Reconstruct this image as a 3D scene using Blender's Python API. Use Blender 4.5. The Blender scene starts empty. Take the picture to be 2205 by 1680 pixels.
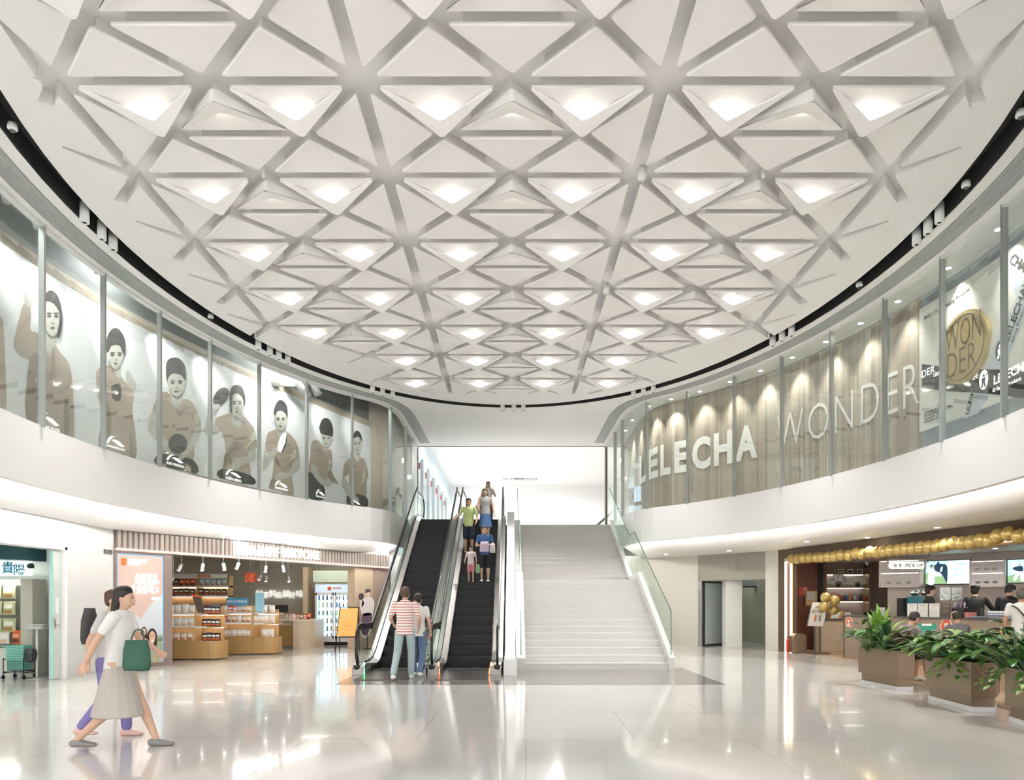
import bpy, bmesh, math, random
from mathutils import Vector, Matrix, geometry
random.seed(7)
S = bpy.context.scene
COL = S.collection
PI = math.pi
# ---------------------------------------------------------------- camera, world, exposure
F = 1490.0; CX = 1102.5; HY = 1298.0; EYE = 1.5
cd = bpy.data.cameras.new('camera'); cam = bpy.data.objects.new('camera', cd); COL.objects.link(cam)
cam.location = (0, 0, EYE); cam.rotation_euler = (PI/2, 0, 0)
cd.sensor_width = 36; cd.lens = F/2205*36; cd.shift_x = 0; cd.shift_y = (HY-840)/2205; cd.clip_start = .05; cd.clip_end = 200
S.camera = cam
S.view_settings.view_transform = 'Standard'; S.view_settings.look = 'None'; S.view_settings.gamma = 1
S.view_settings.exposure = 1.06
S.render.film_transparent = False
S.cycles.diffuse_bounces = 4; S.cycles.glossy_bounces = 3; S.cycles.max_bounces = 8; S.cycles.transparent_max_bounces = 14; S.cycles.adaptive_threshold = .15; S.cycles.adaptive_min_samples = 16; S.cycles.use_adaptive_sampling = True
w = bpy.data.worlds.new('world'); S.world = w; w.use_nodes = True
w.node_tree.nodes['Background'].inputs[0].default_value = (1, .995, .995, 1)
w.node_tree.nodes['Background'].inputs[1].default_value = 1.3
def lamp(kind, loc, power, size=.1, col=(1,.96,.9), rot=None, aim=None, sy=None, ang=None, blend=.5):
    d = bpy.data.lights.new(kind.lower()+'_lamp', kind); d.energy = power; d.color = col
    if kind == 'AREA':
        d.shape = 'RECTANGLE'; d.size = size; d.size_y = sy or size
    else: d.shadow_soft_size = size
    if kind == 'SPOT': d.spot_size = math.radians(ang or 60); d.spot_blend = blend
    o = bpy.data.objects.new(kind.lower()+'_lamp', d); COL.objects.link(o); o.location = loc
    if aim is not None: o.rotation_euler = (Vector(aim)-Vector(loc)).to_track_quat('-Z', 'Y').to_euler()
    elif rot: o.rotation_euler = rot
    return o
ZF = 4.3; ZG = 7.52; ZS = 3.12        # upper floor, glass head / ceiling, lower soffit
# added fill lamps with no visible fixtures: corridor upstairs, shop interiors, above the posters
for _x,_y in ((-1.8,29),(1.8,29),(-1.8,34),(1.8,34),(-1.5,38.5),(2.5,38.5),(8,34)): lamp('SPOT', (_x,_y,8.5), 190, .15, (1,.99,.97), aim=(_x,_y+.3,0), ang=165, blend=.3)  # wide spots added to brighten the corridor, no fixtures built
lamp('AREA', (-7.8, 20.5, 3.3), 40, 3, aim=(-7.6, 20.5, 0), sy=3, col=(1,.93,.8))
lamp('AREA', (-6.2, 23.4, 3.1), 15, 2, aim=(-6.2, 23.4, 0), sy=1.2, col=(1,.95,.85))
lamp('AREA', (11.5, 18.2, 2.85), 22, 4, aim=(11.5, 18.2, 0), sy=2, col=(1,.93,.82))
lamp('AREA', (-10.6, 13.4, 3.0), 16, 1.6, aim=(-10.6, 13.4, 0), sy=3, col=(.93,1,.95))
lamp('AREA', (8.2, 26, 3.0), 14, 2, aim=(8.2, 26, 0), sy=2, col=(.97,1,.97))
for _y,_x in ((9,-7.9),(14,-7.6),(19,-6.0)): lamp('AREA', (_x,_y,8.4), 150, .5, aim=(_x-.6,_y+.2,5.5), sy=4, col=(1,.99,.97))  # unseen area lamps added to lift the poster shop behind the glass
# ---------------------------------------------------------------- helpers
def P(x, y, Y): return Vector(((x-CX)/F*Y, Y, EYE+(HY-y)/F*Y))
def FL(x, y): 
    Y = F*EYE/(y-HY); return Vector(((x-CX)/F*Y, Y, 0))
_m = {}
def mat(name, col=(.8,.8,.8), rough=.5, metal=0, emit=0, ecol=None, spec=.5, coat=0, noise=0, nscale=8, bump=0):
    if name in _m: return _m[name]
    m = bpy.data.materials.new(name); m.use_nodes = True; _m[name] = m
    nt = m.node_tree; b = nt.nodes['Principled BSDF']
    b.inputs['Base Color'].default_value = (*col, 1); b.inputs['Roughness'].default_value = rough
    b.inputs['Metallic'].default_value = metal; b.inputs['Specular IOR Level'].default_value = spec
    b.inputs['Coat Weight'].default_value = coat
    m.diffuse_color = (*col, 1)
    if emit:
        b.inputs['Emission Color'].default_value = (*(ecol or col), 1); b.inputs['Emission Strength'].default_value = emit
    if noise or bump:
        tc = nt.nodes.new('ShaderNodeTexCoord'); n = nt.nodes.new('ShaderNodeTexNoise')
        n.inputs['Scale'].default_value = nscale; n.inputs['Detail'].default_value = 4
        nt.links.new(tc.outputs['Object'], n.inputs['Vector'])
        if noise:
            mx = nt.nodes.new('ShaderNodeMix'); mx.data_type = 'RGBA'
            mx.inputs['A'].default_value = (*[c*(1-noise) for c in col], 1); mx.inputs['B'].default_value = (*[min(1, c*(1+noise)) for c in col], 1)
            nt.links.new(n.outputs['Fac'], mx.inputs['Factor']); nt.links.new(mx.outputs['Result'], b.inputs['Base Color'])
        if bump:
            bp = nt.nodes.new('ShaderNodeBump'); bp.inputs['Strength'].default_value = bump; bp.inputs['Distance'].default_value = .02
            nt.links.new(n.outputs['Fac'], bp.inputs['Height']); nt.links.new(bp.outputs['Normal'], b.inputs['Normal'])
    return m
def glass_mat(name, tint=(.93,.97,.95), refl=.09, rough=.0):
    m = bpy.data.materials.new(name); m.use_nodes = True; nt = m.node_tree; nt.nodes.clear()
    o = nt.nodes.new('ShaderNodeOutputMaterial'); t = nt.nodes.new('ShaderNodeBsdfTransparent'); g = nt.nodes.new('ShaderNodeBsdfGlossy')
    mx = nt.nodes.new('ShaderNodeMixShader'); lw = nt.nodes.new('ShaderNodeLayerWeight'); mr = nt.nodes.new('ShaderNodeMapRange')
    t.inputs[0].default_value = (*tint, 1); g.inputs['Roughness'].default_value = rough; g.inputs[0].default_value = (.95,.98,.97,1)
    lw.inputs[0].default_value = .25; mr.inputs['To Min'].default_value = refl*.25; mr.inputs['To Max'].default_value = refl*3
    nt.links.new(lw.outputs['Fresnel'], mr.inputs['Value']); nt.links.new(mr.outputs[0], mx.inputs[0])
    nt.links.new(t.outputs[0], mx.inputs[1]); nt.links.new(g.outputs[0], mx.inputs[2]); nt.links.new(mx.outputs[0], o.inputs[0])
    m.diffuse_color = (.8,.9,.9,.3); _m[name] = m
    return m
def stripes_mat(name, c1, c2, scale, axis='X', rough=.5, duty=.5, metal=0, soft=.02):
    m = mat(name, c1, rough, metal); nt = m.node_tree; b = nt.nodes['Principled BSDF']
    tc = nt.nodes.new('ShaderNodeTexCoord'); sx = nt.nodes.new('ShaderNodeSeparateXYZ'); ml = nt.nodes.new('ShaderNodeMath'); ml.operation = 'MULTIPLY'; ml.inputs[1].default_value = scale
    fr = nt.nodes.new('ShaderNodeMath'); fr.operation = 'FRACT'; r = nt.nodes.new('ShaderNodeMapRange')
    r.inputs['From Min'].default_value = duty-soft; r.inputs['From Max'].default_value = duty+soft
    mx = nt.nodes.new('ShaderNodeMix'); mx.data_type = 'RGBA'; mx.inputs['A'].default_value = (*c1, 1); mx.inputs['B'].default_value = (*c2, 1)
    L = nt.links.new
    L(tc.outputs['Object'], sx.inputs[0]); L(sx.outputs[axis], ml.inputs[0]); L(ml.outputs[0], fr.inputs[0]); L(fr.outputs[0], r.inputs['Value'])
    L(r.outputs[0], mx.inputs['Factor']); L(mx.outputs['Result'], b.inputs['Base Color'])
    return m
def tag(o, label=None, cat=None, group=None, kind=None):
    if label and len(label.split()) > 16: label = label.replace(' snack pouch', ' pouch').replace(' on the ', ' on ')
    if label: o['label'] = label
    if cat: o['category'] = cat
    if group: o['group'] = group
    if kind: o['kind'] = kind
    return o
def E(name, loc, label=None, cat=None, group=None, rz=0, parent=None):
    o = bpy.data.objects.new(name, None); COL.objects.link(o); o.location = loc; o.rotation_euler = (0, 0, rz); o.empty_display_size = .1
    if parent: o.parent = parent
    return tag(o, label, cat, group)
class MB:
    """collects shapes into one mesh; coordinates are world unless a matrix is given"""
    def __init__(s, M=None): s.v = []; s.f = []; s.mi = []; s.M = M; s.cur = 0; s.sm = []
    def add(s, vs, fs, smooth=False):
        n = len(s.v); s.v += [Vector(v) if s.M is None else s.M @ Vector(v) for v in vs]
        for f in fs: s.f.append([n+i for i in f]); s.mi.append(s.cur); s.sm.append(smooth)
        return s
    def box(s, x0, x1, y0, y1, z0, z1):
        v = [(x,y,z) for z in (z0,z1) for y in (y0,y1) for x in (x0,x1)]
        return s.add(v, [(0,2,3,1),(4,5,7,6),(0,1,5,4),(2,6,7,3),(0,4,6,2),(1,3,7,5)])
    def cbox(s, c, sx, sy, sz): return s.box(c[0]-sx/2,c[0]+sx/2,c[1]-sy/2,c[1]+sy/2,c[2]-sz/2,c[2]+sz/2)
    def prism(s, poly, z0, z1, fn=None):
        """poly: (x,y) list ccw; fn maps (x,y,z) to a point"""
        fn = fn or (lambda x,y,z:(x,y,z)); n = len(poly)
        v = [fn(x,y,z0) for x,y in poly]+[fn(x,y,z1) for x,y in poly]
        fs = [(i,(i+1)%n,n+(i+1)%n,n+i) for i in range(n)]
        tri = geometry.tessellate_polygon([[Vector((x,y,0)) for x,y in poly]]) if n > 4 else None
        if tri: fs += [tuple(reversed(t)) for t in tri]+[tuple(n+i for i in t) for t in tri]
        else: fs += [tuple(range(n))[::-1], tuple(range(n,2*n))]
        return s.add(v, fs)
    def tube(s, pts, r, n=8, closed=False, smooth=True, sq=None, up=(0,0,1)):
        """round tube (r number or list) or a rectangular one sq=(w,h)"""
        pts = [Vector(p) for p in pts]; m = len(pts); vs = []; 
        for i,p in enumerate(pts):
            a = pts[i-1] if (i or closed) else pts[i]; b = pts[(i+1)%m] if (i < m-1 or closed) else pts[i]
            t = (b-a).normalized(); u = Vector(up)
            if abs(t.dot(u)) > .98: u = Vector((0,1,0)) if abs(t.y) < .9 else Vector((1,0,0))
            x = t.cross(u).normalized(); y = x.cross(t)
            if sq: vs += [p+x*sx*sq[0]/2+y*sy*sq[1]/2 for sx,sy in ((-1,-1),(1,-1),(1,1),(-1,1))]
            else:
                rr = r[i] if isinstance(r,(list,tuple)) else r
                vs += [p+x*math.cos(2*PI*k/n)*rr+y*math.sin(2*PI*k/n)*rr for k in range(n)]
        if sq: n = 4; smooth = False
        fs = []
        for i in range(m if closed else m-1):
            for k in range(n):
                a = i*n+k; b = i*n+(k+1)%n; j = (i+1)%m
                fs.append((a,b,j*n+(k+1)%n,j*n+k))
        s.add(vs, fs, smooth)
        if not closed: n0 = len(s.v)-len(vs); s.f += [[n0+k for k in range(n)][::-1], [n0+(m-1)*n+k for k in range(n)]]; s.mi += [s.cur]*2; s.sm += [False]*2
        return s
    def lathe(s, prof, c=(0,0,0), n=16, smooth=True, sy=1):
        vs = []; fs = []; m = len(prof)
        for r,z in prof: vs += [(c[0]+r*math.cos(2*PI*k/n), c[1]+r*sy*math.sin(2*PI*k/n), c[2]+z) for k in range(n)]
        for i in range(m-1):
            for k in range(n): fs.append((i*n+k,i*n+(k+1)%n,(i+1)*n+(k+1)%n,(i+1)*n+k))
        fs += [tuple(range(n))[::-1], tuple((m-1)*n+k for k in range(n))]
        return s.add(vs, fs, smooth)
    def ell(s, c, rx, ry, rz, n=12, m=8, R=None):
        vs = []; fs = []
        for i in range(m+1):
            t = PI*i/m; rr = max(math.sin(t), .02)
            for k in range(n):
                p = Vector((rx*rr*math.cos(2*PI*k/n), ry*rr*math.sin(2*PI*k/n), -rz*math.cos(t)))
                if R is not None: p = R @ p
                vs.append(p+Vector(c))
        for i in range(m):
            for k in range(n): fs.append((i*n+k,i*n+(k+1)%n,(i+1)*n+(k+1)%n,(i+1)*n+k))
        fs += [tuple(range(n))[::-1], tuple(m*n+k for k in range(n))]
        return s.add(vs, fs, True)
    def quad(s, a, b, c, d): return s.add([a,b,c,d], [(0,1,2,3)])
    def build(s, name, m, parent=None, label=None, cat=None, group=None, kind=None, origin=None):
        me = bpy.data.meshes.new(name)
        vs = s.v
        if parent is None and origin is None and kind != 'structure' and vs:
            lo = [min(v[i] for v in vs) for i in range(3)]; hi = [max(v[i] for v in vs) for i in range(3)]
            origin = ((lo[0]+hi[0])/2, (lo[1]+hi[1])/2, lo[2])
        if origin: vs = [v-Vector(origin) for v in vs]
        me.from_pydata(vs, [], s.f)
        ms = m if isinstance(m, (list, tuple)) else [m]
        for q in ms: me.materials.append(q)
        me.polygons.foreach_set('material_index', s.mi); me.polygons.foreach_set('use_smooth', s.sm)
        me.update()
        o = bpy.data.objects.new(name, me); COL.objects.link(o)
        if origin: o.location = origin
        if parent: o.parent = parent; o.matrix_parent_inverse = world(parent).inverted()
        return tag(o, label, cat, group, kind)
def world(o):
    M = Matrix.LocRotScale(o.location, o.rotation_euler, o.scale)
    return (world(o.parent) @ o.matrix_parent_inverse @ M) if o.parent else M
def copy_tree(o, parent=None):
    c = o.copy(); COL.objects.link(c)
    if parent: c.parent = parent
    for ch in [x for x in o.children]: copy_tree(ch, c)
    return c
def bevel(o, wd=.01, seg=2):
    b = o.modifiers.new('bevel', 'BEVEL'); b.width = wd; b.segments = seg; b.limit_method = 'ANGLE'; b.angle_limit = math.radians(40); return o
_txt = {}
def text_mesh(t, size=1, bold=0, thin=0, align='LEFT', extr=.004, space=1, shear=0):
    """returns (verts, faces, width) of a text, cap height about .7*size"""
    key = (t,bold,align,extr,space,shear)
    if key not in _txt:
        c = bpy.data.curves.new('t', 'FONT'); c.body = t; c.size = 1; c.offset = bold; c.align_x = align; c.extrude = extr; c.space_character = space; c.shear = shear
        c.resolution_u = 3
        o = bpy.data.objects.new('t', c); COL.objects.link(o)
        bpy.context.view_layer.update()
        me = bpy.data.meshes.new_from_object(o.evaluated_get(bpy.context.evaluated_depsgraph_get()))
        _txt[key] = ([v.co.copy() for v in me.vertices], [tuple(p.vertices) for p in me.polygons])
        bpy.data.objects.remove(o); bpy.data.curves.remove(c); bpy.data.meshes.remove(me)
    v, f = _txt[key]
    return v, f
def spline(pts, n=4, closed=True):
    out = []; m = len(pts); rng = range(m if closed else m-1)
    for i in rng:
        g = lambda k: pts[k % m] if closed else pts[max(0, min(m-1, k))]
        p0,p1,p2,p3 = g(i-1),g(i),g(i+1),g(i+2)
        for k in range(n):
            t = k/n
            out.append(tuple(.5*((2*p1[d])+(-p0[d]+p2[d])*t+(2*p0[d]-5*p1[d]+4*p2[d]-p3[d])*t*t+(-p0[d]+3*p1[d]-3*p2[d]+p3[d])*t**3) for d in range(len(p1))))
    if not closed: out.append(tuple(pts[-1]))
    return out
class Wall:
    """vertical surface over a plan polyline, listed left to right as the hall sees it; offset is towards the hall"""
    def __init__(s, pts, sm=False):
        s.p = [Vector((a,b)) for a,b in pts]; s.u = [0]
        for a,b in zip(s.p, s.p[1:]): s.u.append(s.u[-1]+(b-a).length)
        s.L = s.u[-1]; s.sn = []
        for i in range(len(s.p)-1):
            d = (s.p[i+1]-s.p[i]).normalized(); s.sn.append(Vector((d.y,-d.x)))
        s.vn = [s.sn[0]]+[(s.sn[i]+s.sn[i+1]).normalized()/max(.5,(s.sn[i]+s.sn[i+1]).normalized().dot(s.sn[i])) for i in range(len(s.sn)-1)]+[s.sn[-1]]
    def seg(s, u):
        for i in range(len(s.u)-2):
            if u < s.u[i+1]: return i
        return len(s.u)-2
    def at(s, u, z, o=0):
        i = s.seg(u); t = (u-s.u[i])/(s.u[i+1]-s.u[i]); tt = max(0, min(1, t))
        p = s.p[i].lerp(s.p[i+1], t)+(s.vn[i].lerp(s.vn[i+1], tt))*o
        return Vector((p.x, p.y, z))
    def ux(s, px, o=0):
        """wall coordinate under image column px"""
        k = (px-CX)/F; best = None
        for i in range(len(s.p)-1):
            a = s.p[i]+s.vn[i]*o; b = s.p[i+1]+s.vn[i+1]*o
            fa = a.x-k*a.y; fb = b.x-k*b.y
            if abs(fa-fb) < 1e-9: continue
            t = fa/(fa-fb)
            lo = -1e9 if i == 0 else -1e-6; hi = 1e9 if i == len(s.p)-2 else 1+1e-6
            if lo <= t <= hi:
                u = s.u[i]+t*(s.u[i+1]-s.u[i]); Y = a.y+(b.y-a.y)*t
                if Y > .5 and (best is None or Y < best[1]): best = (u, Y)
        return best
    def uz(s, px, py, o=0):
        u, Y = s.ux(px, o); return u, EYE+(HY-py)/F*Y
    def us(s, u0, u1, step=None):
        a = [u0]+[x for x in s.u if u0+1e-4 < x < u1-1e-4]+[u1]; return a
    def box(s, mb, u0, u1, z0, z1, o0, o1):
        us = s.us(u0, u1); vs = []; fs = []; n = len(us)
        for u in us: vs += [s.at(u,z0,o0), s.at(u,z1,o0), s.at(u,z1,o1), s.at(u,z0,o1)]
        for i in range(n-1):
            for k in range(4): fs.append((4*i+k, 4*i+(k+1)%4, 4*i+4+(k+1)%4, 4*i+4+k))
        fs += [(3,2,1,0), (4*n-4,4*n-3,4*n-2,4*n-1)]
        mb.add(vs, fs); return mb
    def prof(s, mb, u0, u1, prof, smooth=True):
        """sweep an open profile of (offset, z)"""
        us = s.us(u0, u1); m = len(prof); vs = [s.at(u,z,o) for u in us for o,z in prof]
        mb.add(vs, [(i*m+k,(i+1)*m+k,(i+1)*m+k+1,i*m+k+1) for i in range(len(us)-1) for k in range(m-1)], smooth); return mb
    def poly(s, mb, pts, o0, o1):
        """pts (u,z) ccw seen from the hall"""
        if len(s.p) < 5 or max(p[0] for p in pts)-min(p[0] for p in pts) < .12: mb.prism(pts, o0, o1, lambda u,z,o: s.at(u,z,o)); return mb
        t = MB(); t.prism(pts, o0, o1); s.bend(mb, t.v, t.f); return mb
    def bend(s, mb, vs, fs, step=.12):
        """adds a (u,z,offset) mesh bent along the wall, cut into narrow strips first"""
        bm = bmesh.new(); bv = [bm.verts.new(v) for v in vs]
        for f in fs:
            try: bm.faces.new([bv[i] for i in f])
            except ValueError: pass
        a = min(v[0] for v in vs); b = max(v[0] for v in vs); k = math.floor(a/step)+1
        while k*step < b:
            bmesh.ops.bisect_plane(bm, geom=bm.verts[:]+bm.edges[:]+bm.faces[:], plane_co=(k*step,0,0), plane_no=(1,0,0)); k += 1
        bm.verts.index_update(); mb.add([s.at(v.co.x, v.co.y, v.co.z) for v in bm.verts], [[v.index for v in f.verts] for f in bm.faces]); bm.free()
    def px(s, mb, pts, o0, o1): return s.poly(mb, [s.uz(x,y,o1) for x,y in pts], o0, o1)
    def text(s, mb, t, u, z, size, o=.01, bold=0, align='LEFT', sx=1, rot=0, space=1, shear=0, thick=.008):
        v, f = text_mesh(t, 1, bold, 0, align, .5, space, shear); c, q = math.cos(rot), math.sin(rot)
        vs = []
        for a in v:
            x = a.x*size*sx; y = a.y*size
            vs.append(Vector((u+x*c-y*q, z+x*q+y*c, o+(a.z+.5)*thick)))
        if len(s.p) < 5: mb.add([s.at(*p) for p in vs], f)
        else: s.bend(mb, vs, f)
        return mb
def ellipse_pts(a, b, yc, t0, t1, n):
    return [(a*math.cos(t0+(t1-t0)*i/n), yc+b*math.sin(t0+(t1-t0)*i/n)) for i in range(n+1)]
def ordn(n): 
    return ['first','second','third','fourth','fifth','sixth','seventh','eighth','ninth','tenth','eleventh','twelfth','thirteenth','fourteenth','fifteenth','sixteenth','seventeenth','eighteenth','nineteenth','twentieth'][n-1] if n <= 20 else ('thirtieth' if n == 30 else {2:'twenty',3:'thirty',4:'forty',5:'fifty'}[n//10]+'-'+ordn(n%10) if n%10 else {20:'twentieth',40:'fortieth',50:'fiftieth'}[n])
def struct(mb, name, m): return mb.build(name, m, kind='structure')
# ---------------------------------------------------------------- materials
M_white = mat('white_plaster', (.88,.88,.87), .6)
M_ceil = mat('ceiling_white', (.92,.905,.895), .55)
M_fascia = mat('fascia_white', (.88,.86,.85), .35)
M_wallg = mat('warm_grey_wall', (.66,.65,.6), .35)
M_black = mat('black_paint', (.02,.02,.02), .5)
M_dark = mat('dark_slot', (.035,.035,.035), .6)
M_steel = mat('brushed_steel', (.62,.62,.61), .28, 1)
M_chrome = mat('chrome', (.8,.8,.8), .12, 1)
M_alu = mat('grey_aluminium', (.5,.51,.51), .35, .8)
M_glass = glass_mat('clear_glass', (.95,.97,.96), .08)
M_glassb = glass_mat('balustrade_glass', (.93,.97,.95), .07)
M_gedge = mat('green_glass_edge', (.03,.12,.08), .15)
M_led = mat('led_strip', (1,.97,.92), .5, emit=9)
M_cove = mat('cove_led', (1,.98,.94), .5, emit=17)
M_wood = mat('light_oak', (.5,.31,.12), .4, noise=.08, nscale=3)
M_wood2 = mat('pale_wood', (.72,.58,.42), .45, noise=.06, nscale=4)
M_bronze = mat('bronze_panel', (.25,.17,.105), .38, .45)
M_bronze2 = mat('bronze_counter', (.26,.18,.115), .35, .35)
def floor_mat():
    m = mat('polished_tile', (.74,.72,.69), .1, spec=.5, coat=.2); nt = m.node_tree; b = nt.nodes['Principled BSDF']; L = nt.links.new
    b.inputs['Coat Roughness'].default_value = .02
    tc = nt.nodes.new('ShaderNodeTexCoord'); br = nt.nodes.new('ShaderNodeTexBrick'); mp = nt.nodes.new('ShaderNodeMapping')
    mp.inputs['Rotation'].default_value = (0,0,.02)
    br.offset = .5; br.inputs['Color1'].default_value = (.735,.715,.68,1); br.inputs['Color2'].default_value = (.76,.74,.705,1); br.inputs['Mortar'].default_value = (.4,.37,.34,1)
    br.inputs['Scale'].default_value = 1; br.inputs['Mortar Size'].default_value = .004; br.inputs['Mortar Smooth'].default_value = .3; br.inputs['Brick Width'].default_value = 2.4; br.inputs['Row Height'].default_value = 1.9
    n = nt.nodes.new('ShaderNodeTexNoise'); n.inputs['Scale'].default_value = .5; n.inputs['Detail'].default_value = 5
    mx = nt.nodes.new('ShaderNodeMix'); mx.data_type = 'RGBA'; mx.blend_type = 'MULTIPLY'; mx.inputs['Factor'].default_value = 1
    cr = nt.nodes.new('ShaderNodeValToRGB'); cr.color_ramp.elements[0].position = .3; cr.color_ramp.elements[0].color = (.93,.93,.92,1); cr.color_ramp.elements[1].position = .7; cr.color_ramp.elements[1].color = (1,1,1,1)
    L(tc.outputs['Object'], mp.inputs[0]); L(mp.outputs[0], br.inputs['Vector']); L(tc.outputs['Object'], n.inputs['Vector']); L(n.outputs['Fac'], cr.inputs[0])
    L(br.outputs['Color'], mx.inputs['A']); L(cr.outputs[0], mx.inputs['B']); L(mx.outputs['Result'], b.inputs['Base Color'])
    return m
M_floor = floor_mat()
M_granite = mat('dark_granite_strip', (.27,.25,.235), .12, spec=.6, noise=.12, nscale=40)
# ---------------------------------------------------------------- floors
mb = MB(); mb.box(-22, 22, -14, 46, -.2, 0); struct(mb, 'floor', M_floor)
mb = MB(); mb.box(-3.25,3.9,12.63,15.95,-.01,.004); struct(mb, 'trim_1', M_granite)
# ---------------------------------------------------------------- hall outline
YC = 11.7
def side_curve(sg, a, b, ystart, back):
    """glass line of one side from the near end to the corridor, sg -1 left, +1 right"""
    pts = []
    for i in range(41):
        Y = ystart+(20.5-ystart)*i/40
        pts.append((a*math.sqrt(max(0, 1-((Y-YC)/b)**2)), Y))
    x0 = pts[-1][0]; d = x0-(3.62+(a-7.5))
    xe = 3.62+(a-7.5)
    for Yt, k in ((20.9,.5),(21.3,.24),(21.8,.08),(22.3,.015),(22.8,0)): pts.append((xe+(x0-xe)*k, Yt))
    pts.append((xe, back))
    if sg < 0: return [(-x, y) for x, y in pts]
    return pts[::-1]
GL = Wall(side_curve(-1, 7.5, 10.6, 3.0, 34)); GR = Wall(side_curve(1, 7.5, 10.6, 3.0, 34))
# ---------------------------------------------------------------- patterned ceiling
W = 1.767; Y0 = 8.009
def row(r): return Y0+W*r
G = .082                     # half width of a groove
def inset(tri, d):
    """offset a ccw triangle inwards (d<0: outwards)"""
    out = []; n = len(tri)
    for i in range(n):
        p0 = Vector(tri[i-1]); p1 = Vector(tri[i]); p2 = Vector(tri[(i+1)%n])
        a = (p1-p0).normalized(); b = (p2-p1).normalized(); na = Vector((-a.y,a.x)); nb = Vector((-b.y,b.x))
        k = na+nb; k = k/(1+na.dot(nb)); out.append(tuple(p1+k*d))
    return out
def rounded(tri, r, n=4):
    out = []; m = len(tri)
    for i in range(m):
        p0 = Vector(tri[i-1]); p1 = Vector(tri[i]); p2 = Vector(tri[(i+1)%m])
        a = (p0-p1).normalized(); b = (p2-p1).normalized(); A = p1+a*r; B = p1+b*r
        for k in range(n+1):
            t = k/n; out.append(tuple(A*(1-t)**2+p1*2*t*(1-t)+B*t*t))
    return out
def ccw(t):
    a = (t[1][0]-t[0][0])*(t[2][1]-t[0][1])-(t[2][0]-t[0][0])*(t[1][1]-t[0][1]); return t if a > 0 else t[::-1]
cells = []                   # (kind, row, k, triangle)
for r in range(-4, 7):
    ya, yo, yb = row(r), row(r)+W/2, row(r+1)
    kmax = {5:2, 6:2, -4:2}.get(r, 3)
    for k in range(-kmax, kmax):
        cells.append(('lit', r, k, [(k*W,ya),((k+1)*W,ya),((k+.5)*W,yo)]))
        if not ((r == 4 and k in (-3,2)) or r == 6): cells.append(('flat', r, k, [((k+.5)*W,yo),(k*W,yb),((k+1)*W,yb)]))
    for k in range(-3, 4):
        if abs(k) == 3:
            if 0 <= r <= 3 or -3 <= r <= -2: cells.append(('half', r, k, [(k*W,ya),(k*W,yb),((k+(.5 if k < 0 else -.5))*W,yo)]))
        elif abs(k) >= kmax or (r == 6 and k): continue
        elif k % 2 == 0:
            cells.append(('fold', r, k, [(k*W,ya),((k-.5)*W,yo),((k+.5)*W,yo)]))
            if r < 6: cells.append(('flat2', r, k, [((k-.5)*W,yo),((k+.5)*W,yo),(k*W,yb)]))
        else:
            cells.append(('halfL', r, k, [(k*W,ya),(k*W,yb),((k-.5)*W,yo)])); cells.append(('halfR', r, k, [(k*W,ya),(k*W,yb),((k+.5)*W,yo)]))
cells = [(a,r,k,ccw(t)) for a,r,k,t in cells]
def stub(p, d, L, w0, w1):
    p = Vector(p); d = Vector(d).normalized(); n = Vector((-d.y,d.x)); p = p-d*.05; e = p+d*L
    return [tuple(p+n*-w0), tuple(e+n*-w1), tuple(e+n*w1), tuple(p+n*w0)]
cut = [inset(t, -G) for _,_,_,t in cells]
for sg in (-1, 1):
    for r in range(0, 5):
        cut.append(stub((sg*3*W,row(r)), (sg,1.06), .9 if r else .55, G, G))
        if r: cut.append(stub((sg*3*W,row(r)), (sg,-1.0), .95, G+.03, .02))
    cut.append(stub((sg*3*W,row(0)), (0,-1), .95, .17, .01))
    cut.append(stub((sg*2*W,row(5)), (sg,.9), .9, G, .01)); cut.append(stub((sg*2*W,row(6)), (sg,.9), .6, G, .01))
    cut.append(stub((sg*W,row(6)), (0,1), 1.4, G, .05)); cut.append(stub((sg*2.5*W,row(4)+W/2), (sg*-1,1), .8, G, .03))
    cut.append(stub((sg*.5*W,row(6)+W/2), (sg*1,1), .7, G, .03)); cut.append(stub((sg*1.5*W,row(6)+W/2), (-sg,1), .7, G, .03)); cut.append(stub((sg*.5*W,row(6)+W/2), (-sg,1), .7, G, .03))
def region(outer, cuts, holes=()):
    """triangles of outer minus cuts"""
    vs = []; fs = []
    for poly in [outer]+list(cuts):
        fs.append(list(range(len(vs), len(vs)+len(poly)))); vs += [Vector(p) for p in poly]
    ov, oe, of, _, _, orig = geometry.delaunay_2d_cdt(vs, [], fs, 2, 1e-5)
    keep = [f for f,o in zip(of, orig) if 0 in o and len(o) == 1]
    return ov, keep
def slab(mb, ov, fs, z0, z1, bot=True, side=True):
    """extrude kept triangles (a flat sheet) between z0 and z1"""
    used = sorted({i for f in fs for i in f}); ix = {u:i for i,u in enumerate(used)}; n = len(used)
    v = [(ov[u].x,ov[u].y,z0) for u in used]+[(ov[u].x,ov[u].y,z1) for u in used]
    ff = [tuple(ix[i] for i in f)[::-1] for f in fs]+[tuple(n+ix[i] for i in f) for f in fs]
    ed = {}
    for f in fs:
        for a,b in zip(f, f[1:]+f[:1]): ed[(a,b)] = 1
    for a,b in ed:
        if (b,a) not in ed: ff.append((ix[a],ix[b],n+ix[b],n+ix[a]))
    mb.add(v, ff); return mb
NE = 96
ell = lambda a,b,n=NE: [(a*math.cos(2*PI*i/n), YC+b*math.sin(2*PI*i/n)) for i in range(n)]
ov, keep = region(ell(6.5,9.36), cut)
mb = MB(); slab(mb, ov, keep, ZG, ZG+.2); struct(mb, 'ceiling', M_ceil)
mb = MB(); mb.prism(ell(6.5,9.36), ZG+.2, ZG+.3); struct(mb, 'ceiling_bed', M_ceil)
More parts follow.
